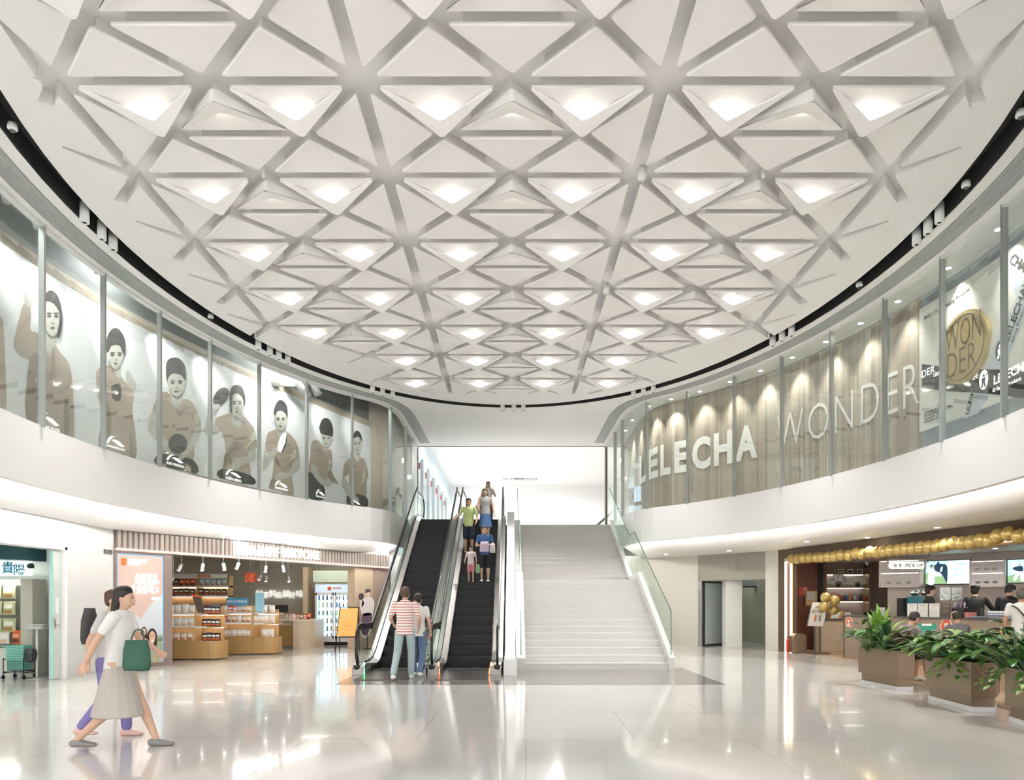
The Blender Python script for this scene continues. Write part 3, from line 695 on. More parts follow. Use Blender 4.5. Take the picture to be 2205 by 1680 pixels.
def pouch(key, loc, label, group, sc=1, rz=0, name='snack_pouch'):
    o = bpy.data.objects.new(name, _pm[key]); COL.objects.link(o); o.location = loc; o.scale = (sc,)*3; o.rotation_euler = (0,0,rz+random.uniform(-.12,.12))
    return tag(o, label, 'snack pouch', group)
pouch_mesh('black', (.03,.028,.028), (.75,.16,.05)); pouch_mesh('orange', (.8,.14,.04), (.12,.05,.04), label=(.9,.5,.3)); pouch_mesh('blue', (.45,.68,.78), (.8,.3,.12))
pouch_mesh('white', (.82,.8,.75), (.85,.6,.4), w=.2, d=.1); pouch_mesh('red', (.75,.09,.06), (.9,.8,.6)); pouch_mesh('pink', (.85,.35,.38), (.9,.85,.8)); pouch_mesh('green', (.55,.58,.33), (.45,.25,.1), w=.3, h=.3, d=.12); pouch_mesh('tan', (.75,.6,.42), (.6,.25,.12), w=.2, d=.1)
# display case with hanging pouches
t = E('display_case', (-11,14.0,0), 'pale display case with hanging snack pouches under the blue-lettered sign', 'display case')
mb = MB(); mb.box(-12.4,-9.69,14.3,14.4,0,1.98); mb.box(-9.93,-9.69,13.98,14.3,0,1.98); mb.build('case_body', mat('case_beige', (.62,.6,.52), .4), t)
mb = MB(); mb.box(-12.4,-9.94,14.26,14.3,.62,1.9); mb.build('back_panel', mat('case_grey', (.3,.3,.26), .5), t)
mb = MB(); mb.box(-12.4,-9.93,13.95,14.3,.1,.62); mb.box(-12.4,-9.9,13.99,14.3,0,.1); mb.build('lower_cabinet', mat('case_white', (.8,.82,.76), .35), t)
mb = MB(); mb.box(-12.4,-9.95,13.96,14.0,1.86,1.89); mb.build('case_light', M_led, t)
mb = MB(); mb.box(-12.4,-9.93,13.9,13.95,.58,.66); mb.build('glass_ledge', M_glassb, t)
for i,(x,y) in enumerate([(16,1290),(16,1325),(16,1362),(-14,1290),(-14,1325),(-14,1362)]):
    q = P(x,y,14.05); pouch('green', (q.x,14.1,q.z), f'olive green nut pouch, {("upper","middle","lower")[i%3]} one hanging in the {"second" if i > 2 else "first"} column', 'nut pouches in the pale case', .95)
q = P(30,1393,14.0); pouch('orange', (q.x,14.08,.66), 'bright orange snack pouch standing in the pale case by the basket stack', 'pouches standing in the pale case', 1.25)
q = P(3,1393,14.0); pouch('white', (q.x,14.08,.66), 'greyish pouch standing left of the orange one in the pale case', 'pouches standing in the pale case', 1.1)
# baskets on trolley
M_mint = mat('mint_plastic', (.25,.62,.5), .4)
bx, by = -9.77, 13.72
t = E('basket_trolley', (bx,by,0), 'black wire trolley carrying the stack of mint green baskets', 'trolley')
mb = MB()
for sx in (-.2,.2):
    for z in (.12,.38): mb.tube([(bx+sx,by-.16,z),(bx+sx,by+.16,z)], .01, 6)
    for sy in (-.16,.16): mb.tube([(bx+sx,by+sy,.08),(bx+sx,by+sy,.42)], .01, 6)
for sy in (-.16,.16): mb.tube([(bx-.2,by+sy,.14),(bx+.2,by+sy,.14)], .01, 6)
mb.build('trolley_frame', M_black, t)
for sx in (-.2,.2):
    for sy in (-.16,.16):
        mb = MB(); mb.tube([(bx+sx-.012,by+sy,.04),(bx+sx+.012,by+sy,.04)], .04, 12); mb.build('wheel', M_rub, t)
def basket(z, rim, lab):
    mb = MB(); a, b = .155, .11
    if rim:
        mb.box(bx-a-.02,bx+a+.02,by-b-.02,by-b,z,z+.028); mb.box(bx-a-.02,bx+a+.02,by+b,by+b+.02,z,z+.028); mb.box(bx-a-.02,bx-a,by-b,by+b,z,z+.028); mb.box(bx+a,bx+a+.02,by-b,by+b,z,z+.028); mb.box(bx-a,bx+a,by-b,by+b,z-.006,z)
    else:
        for i in range(12): x = bx-a+i*2*a/11; mb.box(x-.006,x+.006,by-b,by-b+.006,z,z+.2)
        for i in range(7): zz = z+i*.033; mb.box(bx-a,bx+a,by-b,by-b+.006,zz-.006,zz+.006); mb.box(bx+a-.006,bx+a,by-b,by+b,zz-.006,zz+.006)
        mb.box(bx-a,bx+a,by+b-.006,by+b,z,z+.2); mb.box(bx-a,bx-a+.006,by-b,by+b,z,z+.2); mb.box(bx-a,bx+a,by-b,by+b,z-.006,z)
    return mb.build('shopping_basket', M_mint, None, lab, 'basket', 'mint baskets stacked on the trolley')
basket(.165, False, 'mint green perforated shopping basket at the bottom of the stack')
for i in range(8): basket(.378+i*.036, True, f'mint green shopping basket, {ordn(i+2)} from the bottom of the stack')
# tray stand
sx_, sy_ = -9.42, 13.72
t = E('tray_stand', (sx_,sy_,0), 'slim white stand with a wire tray and round base beside the baskets', 'stand')
mb = MB(); mb.lathe([(.2,0),(.2,.012),(.03,.03)], (sx_,sy_,0), 24); mb.build('base', M_steel, t)
mb = MB(); mb.tube([(sx_,sy_,.02),(sx_,sy_,1.0)], .022, 12); mb.build('pole', M_white, t)
mb = MB()
for z in (.98,1.06): mb.tube([(sx_-.16,sy_-.1,z),(sx_+.16,sy_-.1,z),(sx_+.16,sy_+.1,z),(sx_-.16,sy_+.1,z)], .006, 6, True)
for i in range(9): mb.tube([(sx_-.16+i*.04,sy_-.1,.98),(sx_-.16+i*.04,sy_-.1,1.06)], .004, 5); mb.tube([(sx_-.16+i*.04,sy_-.1,.98),(sx_-.16+i*.04,sy_+.1,.98)], .003, 5)
mb.build('wire_tray', M_white, t)
mb = MB(); mb.box(sx_-.14,sy_ and sx_+.14,sy_-.09,sy_+.09,1.0,1.02); mb.build('flyer_tray', mat('pale_aqua', (.6,.8,.78), .4), t)
mb = MB(); mb.lathe([(.05,.33),(.09,.36),(.12,.5),(.11,.52),(.1,.58),(.06,.6)], (sx_-.04,sy_-.13,0), 9, False); mb.build('hanging_bag', mat('black_nylon', (.03,.04,.04), .4), None, 'black crumpled bag hanging on the white tray stand', 'bag')
# ---------------------------------------------------------------- snack shop front
M_flute = mat('fluted_beige', (.4,.345,.305), .5); M_fgap = mat('flute_gap', (.16,.13,.115), .6)
t = E('shop_header', (-6.5,19.6,2.68), 'beige vertically fluted fascia band over the snack shop front', 'fascia')
mb = MB(); BF.box(mb, 0, BF.L, 2.70, ZS-.005, -.15, .02); mb.build('header_back', M_fgap, t)
mb = MB(); n = 74
for i in range(n):
    u = .04+i*(BF.L-.08)/n; wd = (BF.L-.08)/n
    us = [u+.012, u+.012, u+wd*.35, u+wd*.65, u+wd-.03, u+wd-.03]
    mb.prism([(u+.01,.02),(u+wd-.035,.02),(u+wd-.04,.055),(u+wd*.5,.075),(u+.02,.055)], 2.72, ZS-.01, lambda a,o,z: BF.at(a,z,o))
mb.build('flutes', M_flute, t)
mb = MB(); BF.box(mb, 0, BF.L, 2.66, 2.70, -.15, .09); mb.build('lower_rail', mat('rail_beige', (.62,.5,.46), .4), t)
mb = MB(); BF.box(mb, .03, BF.L-.05, 2.70, 2.712, .03, .07); mb.build('glow_line', mat('warm_led', (1,.9,.8), .5, emit=2), t)
mb = MB(); BF.box(mb, BF.L-.1, BF.L, 2.66, ZS, -.1, .1); mb.build('end_light', mat('violet_white', (.85,.8,1), .5, emit=1.2), t)
M_sign = mat('white_sign_light', (1,1,1), .5, emit=1.3)
t = E('shop_name_sign', (-7,19,2.72), 'glowing white shop sign with Chinese characters and BESTORE', 'sign')
u0 = BF.ux(498)[0]; u1 = BF.ux(524)[0]
mb = MB(); BF.box(mb, u0, u1, 2.76, 3.10, .08, .2); mb.build('light_cube', M_sign, t)
mb = MB(); ua, ub = BF.ux(528)[0], BF.ux(598)[0]; sz = (ub-ua)/4
for i,ch in enumerate('良品铺子'): BF.text(mb, ch, ua+i*sz, 2.80, .30, o=.09, bold=.022, sx=sz/.30*.96, thick=.03)
mb.build('chinese_letters', M_sign, t)
mb = MB(); ua, ub = BF.ux(602)[0], BF.ux(682)[0]; v, _ = text_mesh('BESTORE', 1, .03); wid = max(a.x for a in v); BF.text(mb, 'BESTORE', ua, 2.80, .33, o=.09, bold=.03, sx=(ub-ua)/(wid*.33), thick=.03); mb.build('latin_letters', M_sign, t)
# poster light box
M_pink = mat('poster_pink', (.60,.43,.375), .4, emit=.1)
t = E('poster_light_box', (-8.4,16.2,0), 'tall pink lightbox poster of smiling people at the snack shop entrance', 'poster')
ua, ub = BF.ux(250)[0], BF.ux(350)[0]; HP = 2.60
mb = MB(); BF.box(mb, ua, ub, .1, HP, -.02, .03); mb.build('lit_panel', M_pink, t)
mb = MB(); BF.box(mb, ua-.05, ua, 0, 2.66, -.08, .04); BF.box(mb, ub, ub+.22, 0, 2.66, -.12, .05); BF.box(mb, ua, ub, 0, .1, -.08, .04); BF.box(mb, ua, ub, HP, 2.66, -.08, .04); mb.build('frame', mat('mauve_frame', (.33,.25,.23), .35, .2), t)
mb = MB(); BF.box(mb, ua, ua+.02, .1, HP, .03, .035); BF.box(mb, ub-.02, ub, .1, HP, .03, .035); BF.box(mb, ua, ub, HP-.02, HP, .03, .035); mb.build('blue_edge', mat('blue_edge', (.1,.35,.6), .4, emit=.4), t)
PWd = ub-ua
def pp(x, y): return (ua+PWd*x, .1+(HP-.1)*(1-y))       # poster coordinates 0..1 from the top left
def blob(mb, pts, o, sm=True):
    q = [pp(*p) for p in (spline(pts, 3) if sm else pts)]; BF.poly(mb, q[::-1] if sum((a[0]-b[0])*(a[1]+b[1]) for a,b in zip(q, q[1:]+q[:1])) < 0 else q, o, o+.002)
def pmat(n, c=None, e=.03): return _m['print_'+n] if c is None else mat('print_'+n, c, .5, emit=e)
art = []
mb = MB(); blob(mb, [(.35,.70),(.6,.52),(.75,.44),(.98,.36),(.98,.8),(.3,.8)], .031, False); blob(mb, [(.02,.72),(.3,.55),(.6,.62),(.98,.72),(.98,.82),(.02,.82)], .033); mb.build('mountain_print', pmat('hill', (.62,.66,.7)), t)
mb = MB(); blob(mb, [(.02,.75),(.15,.77),(.3,.74),(.6,.76),(.98,.74),(.98,.93),(.02,.93)], .035, False); mb.build('meadow_print', pmat('meadow', (.35,.42,.28)), t)
mb = MB(); mb.cur = 0; blob(mb, [(.08,.04),(.19,.04),(.19,.105),(.08,.105)], .033, False); mb.build('logo_print', pmat('logo', (.85,.16,.05), .1), t)
def figure_print(x, y, s, hair, face, top, long=1, arm=None):
    mb = MB(); mb.cur = 2; blob(mb, [(x-.17*s,y+.34*s),(x-.14*s,y+.16*s),(x,y+.11*s),(x+.14*s,y+.16*s),(x+.18*s,y+.34*s)], .037)
    if arm: blob(mb, [(x-.1*s,y+.2*s),(x-.28*s,y+.16*s),(x-.26*s,y-.01*s),(x-.21*s,y-.01*s),(x-.2*s,y+.1*s),(x-.06*s,y+.14*s)], .038)
    mb.cur = 0; blob(mb, [(x,y-.07*s),(x+.1*s,y-.03*s),(x+.12*s,y+.08*s*long),(x+.08*s,y+.16*s*long),(x-.09*s,y+.16*s*long),(x-.12*s,y+.06*s*long),(x-.1*s,y-.03*s)], .040)
    mb.cur = 1; blob(mb, [(x,y-.045*s),(x+.07*s,y-.01*s),(x+.06*s,y+.05*s),(x,y+.09*s),(x-.06*s,y+.05*s),(x-.07*s,y-.01*s)], .043)
    if arm: blob(mb, [(x-.27*s,y-.01*s),(x-.25*s,y-.05*s),(x-.2*s,y-.04*s),(x-.2*s,y+.0*s)], .041)
    mb.cur = 3; blob(mb, [(x-.035*s,y+.04*s),(x,y+.05*s),(x+.035*s,y+.04*s),(x,y+.065*s)], .0455)
    mb.cur = 0
    for q in (-.03,.03): blob(mb, [(x+q*s-.013*s,y+.005*s),(x+q*s,y-.001*s),(x+q*s+.013*s,y+.005*s),(x+q*s,y+.009*s)], .0455)
    mb.build('person_print', [pmat(*hair), pmat(*face), pmat(*top), pmat('smile', (.9,.88,.85))], t)
figure_print(.56, .70, .55, ('hairb',(.04,.025,.02),.01), ('face',(.75,.5,.38),.05), ('cream',(.8,.75,.55)), .8)
figure_print(.32, .745, 1.0, ('hairr',(.14,.04,.02),.02), ('face',), ('rust',(.6,.16,.08)), 1.4, True)
figure_print(.74, .745, .95, ('hairb',), ('face2',(.66,.42,.3),.03), ('olive',(.45,.45,.3)), .75)
figure_print(.52, .82, 1.25, ('hairb',), ('face',), ('pink',(.85,.3,.5)), 1.15)
mb = MB()
BF.text(mb, '良品铺子', ua+PWd*.22, HP-.19, .11, o=.033, bold=.01, sx=1.1); BF.text(mb, 'BESTORE', ua+PWd*.22, HP-.25, .05, o=.033, sx=1.3)
BF.text(mb, '自然轻减。', ua+PWd*.36, HP-.65, .27, o=.033, bold=.012, sx=PWd*.62/(.27*5), shear=.1); BF.text(mb, '个体好吃↗', ua+PWd*.27, HP-.88, .25, o=.033, bold=.01, sx=PWd*.66/(.25*5), shear=.1)
BF.box(mb, ua+PWd*.74, ua+PWd*.93, HP-1.04, HP-.97, .03, .035)
mb.build('white_lettering', pmat('white', (1,1,1), .5), t)
mb = MB()
for i in range(26):
    x = .02+i*.037; blob(mb, [(x,.80),(x+.012,.755+.02*random.random()),(x+.03,.80)], .0375, False)
mb.build('grass_print', pmat('grass', (.05,.12,.08), .05), t)
# wood columns at the right end
mb = MB(); BF.box(mb, BF.ux(764)[0], BF.ux(803)[0], 0, 2.66, -.3, 0); struct(mb, 'trim_6', M_wood2)
mb = MB(); BF.box(mb, BF.ux(803)[0], BF.L, 0, 2.66, -.5, -.02); struct(mb, 'trim_7', mat('tan_panel', (.5,.38,.31), .4))
# interior shell
M_tile = mat('beige_tile_wall', (.66,.63,.54), .2)
mb = MB(); mb.box(-12.2,-4.3,25.3,25.5,0,3.5); mb.box(-12.2,-12,15.2,25.4,0,3.5); mb.box(-12.2,-8.9,15.2,15.4,0,3.5); struct(mb, 'wall_shop_inner', mat('shop_cream', (.74,.71,.62), .5))
mb = MB(); mb.box(-8.1,-7.2,24.2,25.3,0,3.5); struct(mb, 'wall_shop_recess', mat('shop_beige2', (.6,.5,.4), .5)) if 0 else None
mb = MB(); mb.prism([(-12.1,15.5),(-8.95,15.5),(-4.4,23.86),(-4.4,25.4),(-12.1,25.4)], 3.42, 3.5); BF.box(mb, 0, BF.L, ZS, 3.5, -.15, -.05); struct(mb, 'ceiling_shop', mat('shop_ceiling', (.62,.56,.48), .6))
mb = MB()
for y in (17.5,19.2,21.2,23.2): mb.tube([(-12,y,3.15),(-8.95+(y-15.5)*.544-.35,y,3.15)], .07, 10)
for x in (-10.5,-8,-6.2): mb.box(x-.12,x+.12,max(15.8,15.6+(x+8.95)/.544+.4),25,3.22,3.38)
mb.build('ceiling_duct', mat('duct_cream', (.72,.68,.58), .4), None, 'cream painted pipes and ducts under the snack shop ceiling', 'pipes')
mb = MB(); mb.tube([(-9.2,22.4,2.95),(-5.6,22.4,2.95)], .05, 8); mb.build('sprinkler_pipe', mat('red_pipe', (.75,.1,.04), .4), None, 'red sprinkler pipe under the snack shop ceiling', 'pipe')
WB = Wall([(-12,25.28),(-4.4,25.28)])
t = E('lettering_wall', (-8.6,25.2,0), 'tiled wall panel with raised white Chinese lettering behind the shop counter', 'wall panel')
mb = MB(); a, b = WB.ux(488)[0], WB.ux(669)[0]; WB.box(mb, a, b, 0, 2.75, 0, .06); mb.build('tile_panel', M_tile, t)
mb = MB(); a, b = WB.ux(552)[0], WB.ux(667)[0]; sz = (b-a)/8
for i,ch in enumerate('好原料造就好味道'): WB.text(mb, ch, a+i*sz, EYE+(13-(i%2)*2)/F*25.2-.02*i*0, sz*1.05*(1.1 if i%2 == 0 else .95), o=.09, bold=.015, thick=.03)
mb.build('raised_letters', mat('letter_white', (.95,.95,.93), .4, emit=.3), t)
mb = MB(); WB.box(mb, WB.ux(668)[0], WB.ux(678)[0], 0, 2.75, .0, .9); struct(mb, 'trim_8', M_wood2)
# fridge
fx0, fx1, fy = P(678,0,24.3).x, P(762,0,24.3).x, 24.3
t = E('drinks_fridge', ((fx0+fx1)/2,fy,0), 'white two-door glass drinks fridge lit blue at the back of the snack shop', 'fridge')
mb = MB(); mb.box(fx0,fx1,fy+.05,fy+.1,.12,2.16); mb.box(fx0,fx0+.05,fy,fy+.6,.12,2.16); mb.box(fx1-.05,fx1,fy,fy+.6,.12,2.16); mb.box(fx0,fx1,fy+.56,fy+.6,.12,2.16); mb.box(fx0,fx1,fy,fy+.6,.12,.25); mb.box(fx0,fx1,fy,fy+.6,1.82,2.16)
for x in range(0): pass
mb = MB(); mb.box(fx0,fx0+.05,fy,fy+.6,.12,2.16); mb.box(fx1-.05,fx1,fy,fy+.6,.12,2.16); mb.box(fx0,fx1,fy+.56,fy+.6,.12,2.16); mb.box(fx0,fx1,fy,fy+.6,.12,.25); mb.box(fx0,fx1,fy+.02,fy+.6,1.84,2.16); mb.build('fridge_body', mat('fridge_white', (.82,.82,.8), .3), t)
mb = MB(); mb.box(fx0+.02,fx1-.02,fy,fy+.02,1.86,2.13); hd = mb.build('header_panel', mat('fridge_header', (.5,.64,.78), .35, emit=.3), t)
mb = MB(); xm = (fx0+fx1)/2; mb.box(xm-.24,xm-.11,fy-.006,fy,1.93,2.06); mb.build('logo', mat('logo_red', (.85,.12,.04), .5), hd)
WFr = Wall([(fx0,fy),(fx1,fy)]); mb = MB(); WFr.text(mb, '良品铺子', xm-fx0-.07, 1.98, .085, o=.002, bold=.01); mb.build('logo_text', mat('logo_red'), hd)
for i in range(2):
    a = fx0+.03+i*(fx1-fx0-.03)/2; b = a+(fx1-fx0-.09)/2
    mb = MB(); mb.box(a,b,fy-.03,fy,.25,.33); mb.box(a,b,fy-.03,fy,1.76,1.84); mb.box(a,a+.05,fy-.03,fy,.25,1.84); mb.box(b-.05,b,fy-.03,fy,.25,1.84); d = mb.build('door', mat('fridge_white'), t)
    mb = MB(); mb.box(a+.05,b-.05,fy-.018,fy-.01,.33,1.76); mb.build('door_glass', M_glassb, d)
    mb = MB(); x = b-.03 if i == 0 else a+.03; mb.tube([(x,fy-.06,.8),(x,fy-.06,1.3)], .01, 6); mb.build('handle', M_chrome, d)
for z in (.5,.78,1.06,1.34,1.6): mb = MB(); mb.box(fx0+.05,fx1-.05,fy+.05,fy+.5,z-.012,z); mb.build('shelf', mat('fridge_shelf', (.7,.8,.9), .3), t)
mb = MB(); mb.box(fx0+.05,fx1-.05,fy+.53,fy+.55,.25,1.84); mb.box(fx0+.05,fx0+.08,fy+.04,fy+.07,.3,1.8); mb.box(xm-.015,xm+.015,fy+.04,fy+.07,.3,1.8); mb.build('fridge_light', mat('fridge_blue', (.45,.75,1), .5, emit=1.6, ecol=(.55,.8,1)), t)
for sx in (fx0+.12, fx1-.12): mb = MB(); mb.tube([(sx-.02,fy+.1,.06),(sx+.02,fy+.1,.06)], .06, 12); mb.build('caster', M_rub, t)
bc = [(.85,.85,.82),(.1,.3,.7),(.75,.15,.1),(.2,.5,.25),(.9,.7,.2),(.5,.2,.1)]
bmesh_ = []
for i,c in enumerate(bc):
    mb = MB(); mb.cur = 0; mb.lathe([(.03,0),(.033,.01),(.033,.13),(.014,.17),(.014,.19)], n=10); mb.cur = 1; mb.lathe([(.016,.19),(.016,.205)], n=8); mb.cur = 2; mb.lathe([(.0335,.04),(.0335,.11)], n=10)
    o = mb.build('drink_bottle', [mat('bottle_body%d'%i, c, .3), mat('bottle_cap', (.9,.9,.9), .4), mat('bottle_label%d'%i, bc[(i+2)%6], .4)], None); o.location = (0,0,-5); bmesh_.append(o.data); bpy.data.objects.remove(o)
for j,z in enumerate((.25,.5,.78,1.06,1.34,1.6)):
    n = 9
    for i in range(n):
        x = fx0+.11+i*(fx1-fx0-.22)/(n-1)
        if abs(x-xm) < .04: x += .05
        o = bpy.data.objects.new('drink_bottle', bmesh_[(i//3+j)%6]); COL.objects.link(o); o.location = (x,fy+.14,z+.001)
        tag(o, f'drink bottle on the {ordn(j+1)} fridge shelf from the bottom, {ordn(i+1)} from left', 'bottle', 'drinks in the glass fridge')
mb = MB(); mb.box(fx0-.05,fx1+.05,24.25,24.4,2.22,2.62); mb.build('mural_panel', mat('mural_green', (.6,.72,.6), .5), None, 'pale green mural strip above the drinks fridge', 'panel')
mb = MB(); mb.box(fx0,fx1,24.55,24.9,0,.11); mb.build('plinth', M_black, None, 'low black plinth under the drinks fridge', 'plinth')
# shelving
M_shelf = mat('shelf_oak', (.66,.43,.2), .4, noise=.06, nscale=3)
def packs(x0, x1, Y, z, n, seq, lab, grp, sc=1.0, depth=1):
    for i in range(n):
        x = x0+(i+.5)*(x1-x0)/n
        pouch(seq[i*len(seq)//n], (x,Y,z+.001), f'{dict(black="black and orange",orange="orange red",blue="pale blue",white="clear white",red="red",pink="pink",tan="tan",green="olive")[seq[i*len(seq)//n]]} snack pouch {lab}, {ordn(i+1)} from left', grp, sc*random.uniform(.93,1.05))
def gondola(x0, x1, Y, base, shelves, top, lab, curve=False, hdr=0):
    t = E('snack_shelf', ((x0+x1)/2,Y,0), lab, 'shelf unit', 'oak snack shelves')
    mb = MB(); D = .55
    pts = [(x0,Y),(x1,Y),(x1,Y+D),(x0,Y+D)]
    if curve: pts = [(x0,Y)]+[(x1-.35+.35*math.sin(a),Y+.35-.35*math.cos(a)) for a in [PI/2*i/6 for i in range(7)]]+[(x1,Y+D),(x0,Y+D)]
    mb.prism(pts, 0.03, base); mb.build('base_cabinet', M_wood, t)
    for z in shelves:
        mb = MB(); k = (z-base)*.12; mb.prism([(a,b+k) for a,b in pts], z-.035, z); mb.build('shelf_board', M_shelf, t)
        mb = MB(); mb.box(x0+.02,(x1-.35 if curve else x1),Y+k-.012,Y+k,z-.03,z+.012); mb.build('price_rail', mat('price_rail', (.88,.86,.82), .4), t)
        mb = MB(); mb.box(x0+.05,x1-.06,Y+k+.3,Y+k+.33,z-.045,z-.036); mb.build('shelf_light', mat('shelf_led', (1,.95,.85), .5, emit=3.5), t)
    for x in (x0, x1-.03) if not curve else (x0,): 
        mb = MB(); yzprism(mb, [(Y,base),(Y+D,base),(Y+D,top),(Y+.12*(top-base)+.02,top)], x, x+.03); mb.build('side_panel', M_shelf, t)
    mb = MB(); mb.box(x0,x1-(.0 if not curve else .1),Y+D-.03,Y+D,base,top); mb.build('back_panel', M_shelf, t)
    return t
X = lambda px, Y: (px-CX)/F*Y
# back wall shelving
xa, xm_, xb = X(352,20.6), X(419,20.6), X(488,20.6)
for k,(a,b) in enumerate(((xa,xm_),(xm_,xb))):
    gondola(a, b, 20.6, .5, (.9,1.24,1.71,2.0), 2.32, f'tall oak wall shelf full of snack pouches, {"nearer the pink poster" if k == 0 else "beside the tiled wall"}')
    packs(a+.05, b-.05, 20.78, 2.0, 5, ['black','black','orange','orange','orange'] if k == 0 else ['blue'], f'on top, {"first" if k == 0 else "second"} wall shelf', 'pouches on the wall shelves', .95)
    packs(a+.05, b-.05, 20.75, 1.71, 5, ['black'], f'on the next board of the {"first" if k == 0 else "second"} wall shelf', 'pouches on the wall shelves', .95)
    packs(a+.05, b-.05, 20.7, 1.24, 5, ['pink','blue','red'] if k else ['white'], f'on board three, {"first" if k == 0 else "second"} wall shelf', 'pouches on the wall shelves')
t = E('shelf_header', (xa,20.7,2.2), 'white strip with orange characters along the top of the wall shelves', 'sign')
mb = MB(); mb.box(xa,xb,20.62,20.66,2.22,2.36); mb.build('header_strip', mat('header_white', (.85,.83,.78), .5), t)
WH = Wall([(xa,20.615),(xb,20.615)]); mb = MB(); WH.text(mb, '健康零食', 1.0, 2.25, .1, bold=.02); mb.build('orange_text', mat('orange_ink', (.85,.25,.08), .5), t)
# front unit with rounded end
xa, xb = X(352,18.1), X(473,18.1)
gondola(xa, X(417,18.1), 18.1, .5, (.88,1.21), 1.45, 'oak snack shelf right behind the pink poster', False)
gondola(X(417,18.1), xb, 18.1, .5, (.87,1.2), 1.38, 'oak snack shelf with a rounded end and black pouches', True)
packs(xa+.05, X(415,18.1), 18.22, 1.21, 4, ['white'], 'on the upper board behind the poster', 'pouches on the front shelves', 1.1); packs(xa+.05, X(415,18.1), 18.2, .88, 4, ['white'], 'on the lower board behind the poster', 'pouches on the front shelves', 1.1); packs(xa+.05, X(415,18.1), 18.15, .5, 4, ['tan'], 'on the base behind the poster', 'pouches on the front shelves', 1.0)
for z,l in ((1.2,'upper'),(.87,'middle'),(.5,'lower')): packs(X(433,18.1), X(470,18.1), 18.2, z, 4, ['black'], f'on the {l} board of the rounded shelf', 'black pouches on the rounded shelf', .95)
# middle unit and the small rounded one
xa, xb = X(474,19.9), X(541,19.9)
gondola(xa, xb, 19.9, .52, (.92,1.2), 1.42, 'wide oak snack shelf in the middle of the shop')
packs(xa+.04, xb-.04, 20.0, 1.2, 6, ['white','red','pink','blue','tan','tan'], 'on the upper board of the middle shelf', 'pouches on the middle shelf'); packs(xa+.04, xb-.04, 19.98, .92, 6, ['red','tan','tan','white','tan','tan'], 'on the middle board of the middle shelf', 'pouches on the middle shelf', .9); packs(xa+.04, xb-.04, 19.95, .52, 6, ['white'], 'on the base of the middle shelf', 'pouches on the middle shelf', .9)
xa, xb = X(542,20.0), X(594,20.0)
gondola(xa, xb, 20.0, .5, (.9,1.2), 1.3, 'small oak shelf with a rounded end in front of the counter', True)
packs(xa+.2, xb-.06, 20.15, 1.2, 2, ['white'], 'on the top board by the counter', 'pouches by the counter', 1.1); packs(xa+.05, xb-.1, 20.1, .9, 4, ['white'], 'on the middle board by the counter', 'pouches by the counter', 1.1); packs(xa+.25, xb-.1, 20.1, .5, 2, ['white'], 'on the base by the counter', 'pouches by the counter', 1.1)
# counter
xa, xb = X(566,22.6), X(669,22.4); xc = X(634,22.6)
t = E('cash_counter', ((xa+xb)/2,22.6,0), 'oak cash counter with a curved right end in the snack shop', 'counter')
mb = MB(); mb.box(xa,xc,22.7,23.4,.08,.92); mb.build('front_panel', M_wood, t)
mb = MB(); cpts = [(xc,22.45)]+[(xb-.45+.45*math.sin(a),22.9-.45*math.cos(a)) for a in [PI/2*i/8 for i in range(9)]]+[(xb,24),(xc,24)]; mb.prism(cpts, 0, .9); mb.build('curved_end', M_wood2, t)
mb = MB(); mb.prism([(xa,22.6)]+cpts[0:1]+cpts[1:]+[(xa,24)], .9, .95); mb.build('counter_top', mat('counter_top_white', (.85,.82,.75), .3), t)
mb = MB(); mb.box(xa,xc,22.62,22.7,.74,.9); mb.build('fascia_board', M_wood2, t)
t = E('cash_monitor', (X(604,22.9),22.9,.95), 'dark rectangular monitor standing on the oak counter', 'monitor')
mb = MB(); mb.box(X(587,22.9),X(620,22.9),22.9,22.93,1.17,1.42); mb.build('screen', mat('monitor_dark', (.07,.08,.085), .3), t)
mb = MB(); mb.box(X(604,22.9)-.1,X(604,22.9)+.1,22.86,23.0,.95,.97); mb.box(X(604,22.9)-.02,X(604,22.9)+.02,22.93,22.96,.96,1.2); mb.build('stand', M_black, t)
mb = MB(); mb.box(X(589,22.7),X(618,22.7),22.7,22.95,.951,1.13) if 0 else mb.box(X(589,22.7),X(617,22.7),22.68,22.8,.951,1.12); mb.build('till_box', M_wood2, None, 'small wooden box under the monitor on the counter', 'box')
cols = [('pink',.8),('white',.8),('red',.85),('green',.5),('red',.85),('orange',.9)]
for i,(c,s_) in enumerate(cols): q = X(624+i*8,22.7); pouch(c, (q,22.75,.951), f'small {c} snack packet on the oak counter, {ordn(i+1)} from the monitor', 'packets on the cash counter', s_)
# small signs
def board(name, px0, px1, py0, py1, Y, m, lab, cat, text=None, tm=None, th=.05, feet=None):
    a, b = P(px0,py1,Y), P(px1,py0,Y); t = E(name, ((a.x+b.x)/2,Y,a.z), lab, cat)
    mb = MB(); mb.box(a.x,b.x,Y,Y+.02,a.z,b.z); mb.build('board', m, t)
    if text:
        Wt = Wall([(a.x,Y),(b.x,Y)]); v,_ = text_mesh(text,1,.01); wd = max(q.x for q in v)
        mb = MB(); sz = min((b.z-a.z)*.75, (b.x-a.x)*.9/wd); Wt.text(mb, text, (b.x-a.x-wd*sz)/2, (a.z+b.z)/2-sz*.33, sz, o=.001, bold=.01); mb.build('lettering', tm or M_white, t)
    return t
board('price_board', 487, 534, 1288, 1303, 19.9, mat('board_blue', (.08,.35,.65), .4), 'small blue board with white characters standing on the middle shelf', 'sign', '做会员,真省钱!', None)
board('blue_bag_poster', 550, 568, 1277, 1318, 20.1, mat('sky_blue', (.35,.68,.85), .4), 'sky blue carrier bag display at the counter end of the shelves', 'bag display')
